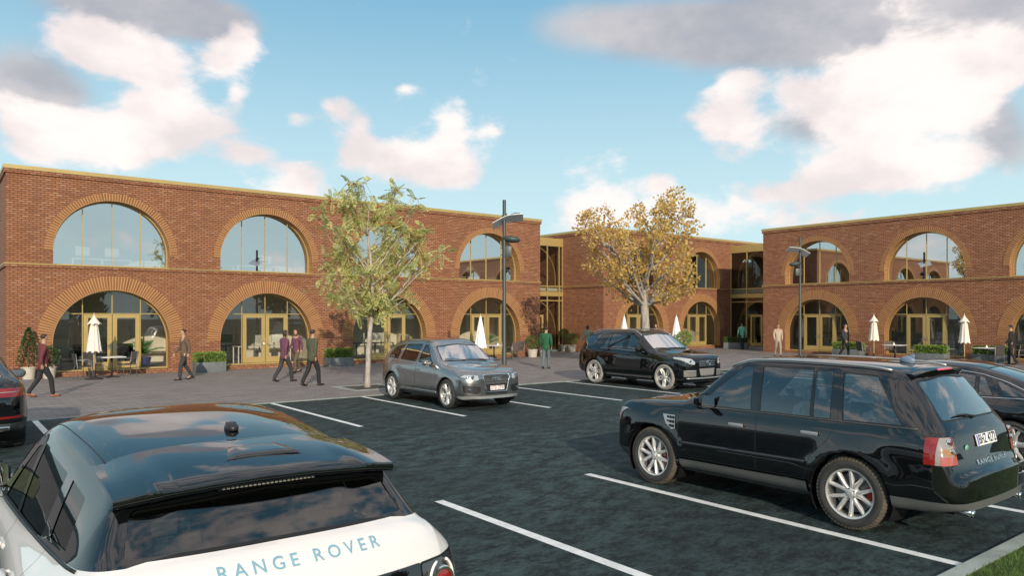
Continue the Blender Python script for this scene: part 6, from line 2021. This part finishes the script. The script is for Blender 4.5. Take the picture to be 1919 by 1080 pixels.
def office_chair(x, y, z, rz, label):
    root = empty('office_chair', (x, y, z), rz, label, 'chair', 'office chairs behind the glass')
    mb = MB(); mb.bevbox(-.24, .24, -.24, .24, .44, .52, .03); mb.build('seat', M_BLACKPL, root, angle=50)
    mb = MB(); mb.bevbox(-.22, .22, .22, .28, .56, 1.05, .03); mb.tube([(0, .25, .45), (0, .27, .6)], .02, 6); mb.build('backrest', M_BLACKPL, root, angle=50)
    mb = MB(); mb.tube([(0, 0, .08), (0, 0, .44)], .025, 8)
    for a in range(5): mb.tube([(0, 0, .10), (.27 * math.cos(a * 1.257), .27 * math.sin(a * 1.257), .04)], .015, 6)
    mb.build('base', M_BLACKPL, root)
    return root
G0, G1 = .167, 3.602
FL = 31.7
desk(5.0, 32.0, G1, 0, 2.0, 'white framed desk upstairs behind the first arch')
monitor(4.4, 31.95, G1 + .736, R(20), 'pale monitor left on the upstairs desk, first arch')
monitor(5.4, 32.05, G1 + .736, R(200), 'pale monitor right on the upstairs desk, first arch')
desk(11.2, 32.0, G0, 0, 2.3, 'white framed desk on the ground floor behind the second arch')
monitor(10.0, 33.1, G0 + .736, R(170), 'black monitor at the left of the second arch, ground floor', True)
desk(10.1, 33.1, G0, 0, 1.3, 'black desk at the back left of the second arch', True)
monitor(11.1, 32.0, G0 + .736, R(30), 'pale monitor seen through the left door of the second arch')
monitor(11.9, 32.05, G0 + .736, R(160), 'second pale monitor on the ground floor desk, second arch')
desk(11.0, 32.2, G1, 0, 1.8, 'white desk upstairs behind the second arch')
monitor(10.4, 32.2, G1 + .736, R(70), 'pale monitor edge-on upstairs, second arch')
monitor(11.4, 32.2, G1 + .736, R(10), 'pale monitor facing out upstairs, second arch')
desk(16.6, 32.3, G0, 0, 2.0, 'dark desk on the ground floor behind the third arch', True)
monitor(16.2, 32.3, G0 + .736, R(60), 'pale monitor at the left of the third arch')
monitor(16.9, 32.3, G0 + .736, R(0), 'pale monitor behind the berry tree trunk')
office_chair(18.6, 32.6, G0, R(150), 'black office chair seen through the third arch door')
desk(21.9, 32.3, G1, 0, 1.8, 'dark desk upstairs behind the fourth arch', True)
monitor(21.3, 32.3, G1 + .736, R(0), 'pale monitor upstairs at the left of the fourth arch')
monitor(22.3, 32.3, G1 + .736, R(15), 'pale monitor upstairs near the middle of the fourth arch')
office_chair(23.3, 32.5, G1, R(160), 'black office chair upstairs behind the fourth arch')
desk(40.9, 22.3, G1, R(90), 2.0, 'white framed desk upstairs behind the first arch of the right block')
monitor(40.9, 22.9, G1 + .736, R(-80), 'pale monitor upstairs, first arch of the right block')
monitor(40.9, 22.0, G1 + .736, R(-60), 'second pale monitor upstairs, first arch of the right block')
desk(40.9, 16.4, G1, R(90), 2.0, 'dark desk upstairs behind the second arch of the right block', True)
monitor(40.9, 17.0, G1 + .736, R(-90), 'pale monitor upstairs, second arch of the right block')
monitor(40.9, 16.1, G1 + .736, R(-75), 'second pale monitor upstairs, second arch of the right block')
desk(40.9, 15.8, G0, R(90), 2.3, 'white framed desk on the ground floor, second arch of the right block')
monitor(40.9, 16.5, G0 + .736, R(-90), 'pale monitor low behind the second arch doors, right block')
monitor(40.9, 15.3, G0 + .736, R(-20), 'pale monitor edge-on low behind the second arch, right block')
desk(41.2, 32.4, G1, 0, 1.4, 'dark desk upstairs in the corner block', True)
monitor(40.7, 32.4, G1 + .736, 0, 'white monitor upstairs in the corner block')
# wooden bar stools and high table behind the first right-hand arch
M_OAK = pbr('orange_oak', (.42, .17, .06), rough=.5, var=.15, vscale=8)
def stool(x, y, label):
    root = empty('bar_stool', (x, y, G0), 0, label, 'stool', 'oak stools behind the first right arch')
    mb = MB(); mb.bevbox(-.19, .19, -.19, .19, .62, .67, .01); mb.build('seat', M_OAK, root)
    for sx in (-1, 1):
        for sy in (-1, 1):
            mb = MB(); mb.box(sx * .16 - .02, sx * .16 + .02, sy * .16 - .02, sy * .16 + .02, 0, .62); mb.build('leg', M_OAK, root)
    return root
stool(40.9, 23.2, 'oak bar stool seen through the left door of the first right arch')
stool(40.9, 22.3, 'oak bar stool seen through the right door of the first right arch')
stool(41.2, 21.6, 'oak bar stool right of the doors of the first right arch')
root = empty('bar_table', (41.6, 22.6, G0), 0, 'high oak table behind the oak stools', 'table')
mb = MB(); mb.bevbox(-.35, .35, -1.1, 1.1, .98, 1.03, .01); mb.build('table_top', M_OAK, root)
for sy in (-1, 1):
    mb = MB(); mb.box(-.30, .30, sy * 1.0 - .03, sy * 1.0 + .03, 0, .98); mb.build('leg', M_OAK, root)
# dark sofa behind the first left arch
root = empty('sofa', (5.4, 33.6, G0), 0, 'low dark sofa behind the doors of the first arch', 'sofa')
mb = MB(); mb.bevbox(-1.1, 1.1, -.45, .45, .10, .46, .06); mb.build('seat', M_BLACKPL, root, angle=50)
mb = MB(); mb.bevbox(-1.1, 1.1, .25, .48, .46, .88, .07); mb.build('backrest', M_BLACKPL, root, angle=50)
for s in (-1, 1):
    mb = MB(); mb.bevbox(min(s * 1.0, s * 1.2), max(s * 1.0, s * 1.2), -.45, .45, .10, .62, .05); mb.build('armrest', M_BLACKPL, root, angle=50)
# ================================================================== trees
def bark(name, c1, c2, sc=6):
    m, t = mat(name)
    co = t.new('ShaderNodeTexCoord').outputs['Object']
    mp = t.new('ShaderNodeMapping', Vector=co); mp.inputs['Scale'].default_value = (1, 1, .35)
    n = t.noise(mp.outputs[0], sc, 6, .7, .5).outputs[0]
    n2 = t.noise(co, sc * 6, 4, .6).outputs[0]
    col = t.mix(t.map(n, .35, .65), c3(c1), c3(c2))
    col = t.mix(t.map(n2, .5, .8, 0, .5), col, c3([x * .4 for x in c1]))
    b = t.new('ShaderNodeBsdfPrincipled', Base_Color=col, Roughness=.85)
    t.put(b, 'Normal', t.new('ShaderNodeBump', Strength=.6, Distance=.02, Height=n2).outputs[0])
    t.new('ShaderNodeOutputMaterial', Surface=b.outputs[0])
    return m
def bez(p0, p1, p2, n):
    return [p0 * (1 - t) ** 2 + p1 * 2 * t * (1 - t) + p2 * t * t for t in [i / n for i in range(n + 1)]]
def tree(loc, label, trunk, clusters, kind, bm_, lm, seed, sc=1.0):
    """trunk: [(point, radius)...]; clusters: crown clump centres; x = sideways, y = depth"""
    r = random.Random(seed)
    root = empty('street_tree', loc, YAW - R(90), label, 'tree', 'young street trees in the paving')
    mb = MB(); tp = [Vector(p) for p, _ in trunk]; tr = [q for _, q in trunk]
    # flare at the foot
    P3, R3 = [], []
    for i in range(len(tp) - 1):
        for k in range(5):
            t = k / 5; P3.append(tp[i].lerp(tp[i + 1], t) + Vector((r.gauss(0, .006), r.gauss(0, .006), 0))); R3.append(tr[i] * (1 - t) + tr[i + 1] * t)
    P3.append(tp[-1]); R3.append(tr[-1]); R3[0] *= 1.35; R3[1] *= 1.1
    mb.tube(P3, R3, 12)
    twigs = []
    def at_height(z):
        z = max(tp[0].z, min(tp[-1].z, z)); best = min(range(len(P3)), key=lambda i: abs(P3[i].z - z)); return P3[best], R3[best]
    z0 = [p for p in P3][0].z
    for c in clusters:
        C = Vector(c[:3]); rad = c[3]
        horiz = math.hypot(C.x, C.y)
        zb = max(trunk[-1][0][2] * c_lo(kind), C.z - horiz * r.uniform(.7, 1.1) - .35)
        A, ra = at_height(min(zb, C.z - .15))
        mid = A.lerp(C, .5) + Vector((r.gauss(0, .10), r.gauss(0, .10), -.12 * horiz * .5 + r.gauss(0, .05)))
        cv = bez(A, mid, C, 9)
        for i in range(1, 9): cv[i] = cv[i] + Vector((r.gauss(0, .022), r.gauss(0, .022), r.gauss(0, .022)))
        r0 = min(ra * .62, .014 + .011 * (C - A).length * 1.7) if kind == 'maple' else min(ra * .5, .008 + .007 * (C - A).length)
        mb.tube(cv, [r0 * (1 - .85 * i / 9) + .004 for i in range(10)], 6)
        for k in range(7 if kind == 'maple' else 6):
            i = r.randint(4, 9) if k > 1 else 9; B = cv[i]
            d = Vector((r.gauss(0, 1), r.gauss(0, 1), r.gauss(.25, .8))).normalized() * rad * r.uniform(.5, 1.0)
            tw = bez(B, B + d * .5 + Vector((0, 0, .04)), B + d, 4)
            mb.tube(tw, [.007, .006, .005, .004, .003], 4)
            twigs.append((tw, C, rad))
    mb.build('trunk', bm_, root, smooth=True)
    if kind == 'maple':
        pts = []
        for tw, C, rad in twigs:
            for k in range(11):
                b = tw[r.randint(1, 4)] + Vector((r.gauss(0, .08), r.gauss(0, .08), r.gauss(0, .08)))
                pts.append((b, (b - C).normalized() + Vector((0, 0, -.1))))
        for c in clusters:
            for k in range(c[4] if len(c) > 4 else 70):
                v = Vector((r.gauss(0, 1), r.gauss(0, 1), r.gauss(0, 1))).normalized() * c[3] * r.uniform(.35, 1.08) ** .8
                v.z *= .8
                pts.append((Vector(c[:3]) + v, v.normalized() + Vector((0, 0, -.2))))
        leaf_cloud('crown', root, pts, .118, lm, .85, seed)
    else:
        mb = MB(); nb = 0; bmb = MB()
        ico = bmesh.new(); bmesh.ops.create_icosphere(ico, subdivisions=1, radius=1)
        iv = [v.co.copy() for v in ico.verts]; fi = [[v.index for v in f.verts] for f in ico.faces]; ico.free()
        for tw, C, rad in twigs:
            for k in range(4):
                b = tw[r.randint(1, 4)]
                d = ((b - C) * .8 + Vector((r.gauss(0, .5), r.gauss(0, .5), r.gauss(0, .35))) * rad * 1.6)
                if d.length < .01: continue
                d.normalize(); ln = r.uniform(.26, .40)
                side = d.cross(Vector((r.gauss(0, .3), r.gauss(0, .3), 1))).normalized(); nn = side.cross(d)
                ax = [b + d * ln * t + Vector((0, 0, -.10 * ln * t * t * 2.2)) for t in [i / 7 for i in range(8)]]
                mb.add([ax[0] - side * .003, ax[0] + side * .003, ax[7]], [(0, 1, 2)])
                for i in range(1, 8):
                    for s in ((-1, 1) if i < 7 else (-1, 1, 0)):
                        dl = (side * s * 1.0 + d * (.55 if s else 1) + Vector((0, 0, -.18))).normalized(); l2 = .115 * (1 - .25 * abs(i - 4) / 4) * r.uniform(.85, 1.1)
                        wv = (d if s else side) * .027
                        m_ = ax[i] + dl * l2 * .5 + nn * .006
                        mb.add([ax[i], m_ + wv, ax[i] + dl * l2, m_ - wv], [(0, 1, 2, 3)])
            if r.random() < .6:
                nb += 1; b = tw[3] + Vector((0, 0, -.05))
                for q in range(16):
                    o = b + Vector((r.gauss(0, .032), r.gauss(0, .032), r.gauss(0, .022)))
                    bmb.add([o + v * .011 for v in iv], fi)
        mb.build('crown', lm, root, recalc=False)
        bmb.build('berries', pbr('rowan_berry', (.34, .035, .015), rough=.4), root, smooth=True, recalc=False)
    return root
def c_lo(kind): return .42 if kind == 'maple' else .36
def clus(lst, cx, base_y, k, seed, rad, dep, n=None):
    r = random.Random(seed); out = []
    xs = [p[0] for p in lst]; mid = sum(xs) / len(xs); half = (max(xs) - min(xs)) / 2
    for p in lst:
        x = (p[0] - cx) / k; z = (base_y - p[1]) / k
        q = max(0, 1 - ((p[0] - mid) / half) ** 2) ** .5
        out.append((x, r.uniform(-1, 1) * dep * q, z, rad * r.uniform(.8, 1.15)) + ((n,) if n else ()))
    return out
B1 = bark('birch_grey_bark', (.30, .27, .24), (.50, .46, .42), 9)
B2 = bark('maple_bark', (.26, .24, .22), (.44, .41, .37), 7)
L_ROWAN = leafmat('rowan_leaf', [(.26, .30, .08), (.44, .48, .16), (.60, .62, .25), (.72, .70, .34), (.72, .62, .28)], .45)
L_MAPLE = leafmat('autumn_leaf', [(.36, .21, .05), (.55, .36, .10), (.70, .50, .16), (.78, .60, .23), (.70, .46, .14)], .5)
C1 = clus([(610, 402), (596, 410), (640, 395), (675, 352), (690, 350), (722, 348), (740, 352), (733, 372), (625, 375), (655, 370), (618, 428), (640, 432), (663, 388), (772, 388), (783, 374), (700, 398), (742, 402), (762, 425), (788, 430), (655, 440),
           (712, 432), (735, 455), (640, 478), (655, 470), (602, 484), (628, 480), (655, 505), (702, 470), (690, 495), (750, 478), (783, 462), (795, 492), (828, 474), (608, 505), (632, 520), (660, 528), (700, 520), (722, 505), (748, 515), (776, 512),
           (600, 534), (632, 548), (668, 548), (700, 548), (735, 548), (760, 560), (655, 566), (716, 566), (738, 572), (700, 582), (790, 445)], 690, 727, 61.5, 3, .26, 1.3)
tree((10.40, 20.52, 0), 'slender rowan tree with yellow-green leaves and red berries, in front of the third arch',
     [((0, 0, 0), .085), ((.02, 0, 1.0), .072), ((.12, 0, 2.1), .064), ((.16, .02, 2.9), .052), ((.10, .0, 3.9), .038), ((.0, 0, 4.8), .022), ((.05, 0, 5.6), .010)], C1, 'rowan', B1, L_ROWAN, 7)
tree_pit(10.40, 20.52, 'square tree pit with a pale stone surround at the foot of the rowan')
C2 = clus([(1096, 408), (1112, 402), (1137, 396), (1092, 425), (1118, 425), (1140, 418), (1160, 425), (1105, 450), (1130, 448), (1155, 450), (1180, 445), (1115, 475), (1140, 475), (1165, 475), (1190, 465), (1112, 500), (1135, 500), (1160, 500), (1185, 500),
           (1190, 405), (1207, 382), (1200, 425), (1222, 400), (1238, 380), (1243, 400), (1262, 366), (1260, 388), (1283, 388), (1292, 395), (1270, 408), (1245, 425), (1222, 430), (1275, 428), (1212, 455), (1240, 450), (1268, 450), (1288, 470), (1215, 480), (1245, 478), (1270, 480),
           (1210, 508), (1240, 505), (1265, 508), (1290, 500), (1150, 525), (1172, 528), (1262, 535), (1285, 525), (1160, 548), (1250, 555), (1275, 552), (1290, 545), (1182, 545), (1235, 535), (1150, 510), (1290, 430)], 1210, 693, 46, 5, .36, 1.7, 66)
tree((22.9, 20.5, 0), 'golden autumn tree with a thick pale trunk behind the black car with pale tyres',
     [((0, 0, 0), .20), ((.0, 0, 1.4), .17), ((-.05, 0, 2.4), .155), ((-.10, 0, 3.2), .125), ((-.05, 0, 4.0), .085), ((.15, 0, 4.9), .05), ((.4, 0, 6.0), .02)], C2, 'maple', B2, L_MAPLE, 9)
# trees of the street behind the camera, which the glass and the car paint mirror
def back_tree(x, y, h, seed, label, s):
    r = random.Random(seed)
    root = empty('broadleaf_tree', (x, y, 0), 0, label, 'tree', 'leafy trees across the road')
    mb = MB(); mb.tube([(0, 0, 0), (.1, 0, h * .3), (0, .1, h * .75)], [.28, .20, .06], 8)
    pts = []
    for k in range(16):
        a = r.uniform(0, 6.28); q = r.uniform(.2, 1); C = Vector((math.cos(a) * s * q, math.sin(a) * s * q, h * r.uniform(.36, .92))); C.x *= 1 - .4 * (C.z / h - .4); C.y *= 1 - .4 * (C.z / h - .4)
        mb.tube([(0, 0, h * .3), C * .6 + Vector((0, 0, h * .15)), C], [.08, .04, .015], 5)
        for i in range(60):
            v = Vector((r.gauss(0, 1), r.gauss(0, 1), r.gauss(0, 1))).normalized() * s * .42 * r.uniform(.5, 1.05)
            pts.append((C + v, v))
    mb.build('trunk', B2, root, smooth=True)
    leaf_cloud('crown', root, pts, .62, L_DARK, .8, seed)
    return root
# ================================================================== people
SKIN = pbr('skin', (.42, .25, .17), rough=.6)
def cloth(name, col): return pbr(name, col, rough=.85, var=.12, vscale=10, bump=.25, bscale=60)
M_HAIR = pbr('dark_hair', (.03, .02, .015), rough=.6)
M_SHOE = pbr('dark_shoe', (.02, .016, .014), rough=.5)
def skinned(name, pts, edges, rad, m, parent, sub=1, extra=None):
    me = bpy.data.meshes.new(name); me.from_pydata([tuple(p) for p in pts], edges, [])
    ob = bpy.data.objects.new(name, me); COL.objects.link(ob)
    ob.modifiers.new('Skin', 'SKIN')
    sv = me.skin_vertices[0].data if me.skin_vertices else None
    if sv is None:
        bm = bmesh.new(); bm.from_mesh(me); bm.verts.layers.skin.verify(); bm.to_mesh(me); bm.free(); sv = me.skin_vertices[0].data
    for i, q in enumerate(rad):
        sv[i].radius = (q, q) if not isinstance(q, tuple) else q
        sv[i].use_root = (i == 0)
    s = ob.modifiers.new('Sub', 'SUBSURF'); s.levels = sub; s.render_levels = sub
    dg = bpy.context.evaluated_depsgraph_get()
    me2 = bpy.data.meshes.new_from_object(ob.evaluated_get(dg))
    bpy.data.objects.remove(ob); bpy.data.meshes.remove(me)
    me2.materials.clear(); me2.materials.append(m)
    me2.polygons.foreach_set('use_smooth', [True] * len(me2.polygons))
    o = bpy.data.objects.new(name, me2); COL.objects.link(o); o.parent = parent; me2.name = name
    return o
def person(x, y, face, label, top, legs, stride=.26, hgt=1.74, female=False, ph=1, shoes=None):
    """walking figure; face = heading (deg from +X). local +y is forwards"""
    root = empty('person', (x, y, 0), R(face - 90), label, 'person', 'people walking across the paving')
    k = hgt / 1.76
    root.scale = (k, k, k)
    st = stride * ph; sh = .185 if not female else .165
    pelvis = Vector((0, 0, .95)); waist = Vector((0, .0, 1.10)); chest = Vector((0, .01, 1.33)); neck0 = Vector((0, .015, 1.48)); neck1 = Vector((0, .03, 1.55))
    h0 = Vector((0, .045, 1.62)); h1 = Vector((0, .04, 1.70))
    P, E, Q = [], [], []
    def add(p, q, par=None):
        P.append(Vector(p)); Q.append(q)
        if par is not None: E.append((par, len(P) - 1))
        return len(P) - 1
    a0 = add(pelvis, (.145, .11)); a1 = add(waist, (.125, .095), a0); a2 = add(chest, (.155, .11), a1); a3 = add(neck0, (.07, .06), a2); a4 = add(neck1, (.052, .052), a3)
    a5 = add(h0, (.070, .082), a4); a6 = add(h1, (.072, .088), a5); a7 = add((0, .035, 1.745), (.04, .05), a6)
    J = {}
    for s in (-1, 1):
        f = st * s
        hip = add((s * .09, 0, .90), .088, a0)
        knee_y = f * .55 + .05; ank_y = f * 1.0 - (.06 if f < 0 else 0)
        knee = add((s * .095, knee_y, .50 + (.01 if f < 0 else 0)), .056, hip)
        calf = add((s * .095, (knee_y * .6 + ank_y * .4) - .02, .36), .054, knee)
        ank = add((s * .095, ank_y - .02, .09 + (.05 if f < 0 else 0)), .036, calf)
        toe = add((s * .105, ank_y + .14, .035 + (.005 if f < 0 else 0)), .032, ank)
        sho = add((s * sh, .0, 1.42), .062, a2)
        el = add((s * (sh + .055), -f * .35 - .02, 1.15), .042, sho)
        wr = add((s * (sh + .05), -f * .75 + .08, .93), .028, el)
        pm = add((s * (sh + .045), -f * .8 + .11, .86), (.020, .036), wr)
        J[s] = (hip, knee, calf, ank, toe, sho, el, wr, pm)
        base = P[pm]
        for i in range(4):      # fingers, unequal and slightly curled
            o = (i - 1.5) * .019; ln = (.052, .062, .057, .044)[i]
            b0 = add(base + Vector((0, o, -.02)), .0085, pm); b1 = add(base + Vector((-s * .004, o + .004, -.02 - ln * .6)), .0078, b0); add(base + Vector((-s * .016, o + .008, -.02 - ln)), .0065, b1)
        t0 = add(base + Vector((-s * .008, .036, .012)), .010, pm); add(base + Vector((-s * .018, .052, -.022)), .0085, t0)
    body = skinned('body', P, E, Q, SKIN, root)
    # face: nose and ears
    mb = MB(); mb.tube([(0, .125, 1.655), (0, .146, 1.63), (0, .122, 1.622)], [.006, .012, .008], 6)
    for s in (-1, 1): mb.tube([(s * .074, .04, 1.66), (s * .083, .03, 1.64), (s * .072, .045, 1.615)], .009, 5)
    mb.build('ear_and_nose', SKIN, body, smooth=True)
    # hair
    mb = MB(); bm = bmesh.new(); bmesh.ops.create_uvsphere(bm, u_segments=16, v_segments=10, radius=1)
    for v in bm.verts:
        q = v.co.copy(); back = q.y < .2
        v.co = Vector((q.x * .083, q.y * (.098 if q.y < 0 else .072) + .030, 1.690 + q.z * (.078 if (q.z > 0 or back) else .015)))
        if not back and q.z <= 0: v.co.x *= .75; v.co.y = .03 + (v.co.y - .03) * .7
        if female and back and q.z < -.1: v.co.z -= .14 * (-q.z)
    mb.bm(bm); mb.build('hair', M_HAIR, root, smooth=True)
    # jacket or shirt
    P2, E2, Q2 = [], [], []
    def add2(p, q, par=None):
        P2.append(Vector(p)); Q2.append(q)
        if par is not None: E2.append((par, len(P2) - 1))
        return len(P2) - 1
    bz = add2((0, 0, .74), (.178, .142)); b0 = add2((0, 0, .88), (.178, .140), bz); b1 = add2(waist, (.155, .120), b0); b2 = add2(chest, (.176, .130), b1); b3 = add2((0, .015, 1.50), (.075, .068), b2)
    for s in (-1, 1):
        _, _, _, _, _, so, el, wr, pm = J[s]
        c0 = add2(P[so], .076, b2); c1 = add2(P[el], .058, c0); c2 = add2(P[wr] + Vector((0, -.01, .02)), .045, c1); add2(P[wr] + Vector((0, .0, -.02)), .043, c2)
    skinned('jacket', P2, E2, Q2, top, root)
    P2, E2, Q2 = [], [], []
    bz = add2((0, 0, 1.12), (.140, .105)); b0 = add2((0, 0, .99), (.155, .12), bz); b1 = add2((0, 0, .90), (.165, .13), b0)
    for s in (-1, 1):
        hip, kn, cf, an, to = J[s][:5]
        c0 = add2(P[hip] - Vector((0, 0, .06)), .104, b1); c1 = add2(P[kn], .074, c0); c2 = add2(P[cf], .068, c1); c3_ = add2(P[an] + Vector((0, 0, .03)), .062, c2); add2(P[an] + Vector((0, .01, -.04)), .062, c3_)
    skinned('trousers', P2, E2, Q2, legs, root)
    for s in (-1, 1):
        an, to = P[J[s][3]], P[J[s][4]]
        mb = MB(); mb.tube([an + Vector((0, -.06, -.055)), an + Vector((0, 0, -.045)), to + Vector((0, -.05, .008)), to + Vector((0, .03, -.002))], [.034, .045, .040, .024], 8)
        mb.build('shoe', shoes or M_SHOE, root, smooth=True)
    return root
DK = cloth('charcoal_cloth', (.035, .037, .042)); BLK = cloth('black_cloth', (.018, .019, .022)); RED = cloth('dark_red_cloth', (.13, .03, .03)); PUR = cloth('plum_cloth', (.13, .045, .08))
GRN = cloth('deep_green_cloth', (.015, .095, .04)); MINT = cloth('mint_cloth', (.14, .42, .28)); BEI = cloth('beige_cloth', (.42, .34, .26)); GRB = cloth('grey_blue_cloth', (.11, .15, .17)); OLI = cloth('olive_cloth', (.07, .075, .045))
BRN = cloth('brown_cloth', (.12, .08, .055)); SAGE = cloth('sage_cloth', (.16, .20, .13)); TAN = pbr('tan_shoe', (.28, .10, .06), rough=.5)
person(2.30, 23.5, 10, 'person in a dark red jacket and black trousers walking at the far left', RED, BLK, .24, 1.70, ph=1, shoes=TAN)
person(6.70, 26.75, 185, 'person in brown walking between the parasol and the second arch', BRN, DK, .20, 1.74, ph=-1)
person(9.16, 24.05, 15, 'person in a plum top and dark trousers in front of the second arch', PUR, DK, .25, 1.72, True, 1)
person(10.98, 27.58, 200, 'person in a plum jacket walking close to the second arch doors', PUR, BRN, .20, 1.68, True, -1)
person(9.29, 22.07, 20, 'person in an olive jacket and black trousers nearest the rowan tree', OLI, BLK, .22, 1.76, ph=1)
person(19.84, 23.2, 40, 'person in a deep green top and grey-blue trousers beyond the kerb', GRN, GRB, .12, 1.74, ph=1)
person(40.9, 28.47, 55, 'person in a mint shirt seen from behind at the right glazed link', MINT, BLK, .08, 1.74, ph=1)
person(36.0, 22.8, 230, 'person in beige walking before the left corner of the right block', BEI, cloth('stone_cloth', (.30, .26, .22)), .16, 1.74, ph=-1)
person(37.98, 12.43, 100, 'person in black by the wall at the right edge', BLK, BLK, .12, 1.78, ph=1)
person(34.3, 29.9, 190, 'person in a dark red jacket beside the white parasol', RED, DK, .14, 1.70, True, 1)
person(26.6, 27.8, 30, 'person in sage green behind the tail of the black car with pale tyres', SAGE, BRN, .18, 1.70, True, -1)
person(37.3, 19.75, 265, 'person in charcoal beside the hedge planter of the right block', DK, BLK, .16, 1.76, ph=-1)
def scaled(root, k):
    root.scale = (k, k, k); return root
scaled(make_rrs((8.30, 5.065, 0), R(-90)), .958)
make_evoque((1.20, 5.09, 0), R(-90))
make_grey((10.38, 16.05, 0), R(90)).scale = (.93, .955, .965)
make_ml((17.88, 16.02, 0), R(90))
scaled(make_x6((.26, 16.30, 0), R(-90)), .96)
scaled(make_saloon((13.05, 5.35, 0), R(-90)), .96)
for bx, by, bh, sd, sz in ((-6, -36, 6.5, 1, 2.8), (4, -40, 7.5, 2, 3.0), (14, -37, 6.5, 3, 2.8), (25, -39, 7.5, 4, 3.0), (-30, -6, 6.5, 5, 2.6), (-33, 10, 7, 6, 2.8), (34, -30, 7, 7, 2.8)):
    back_tree(bx, by, bh, sd, ['broad dark tree across the road seen only in reflections', 'tall dark tree across the road, mirrored in the left block glass', 'leafy tree across the road, mirrored in the car paint', 'tall leafy tree across the road by the right block', 'leafy tree beyond the far left of the car park', 'bigger leafy tree beyond the far left of the car park', 'leafy tree beyond the grass verge on the right'][sd - 1], sz)
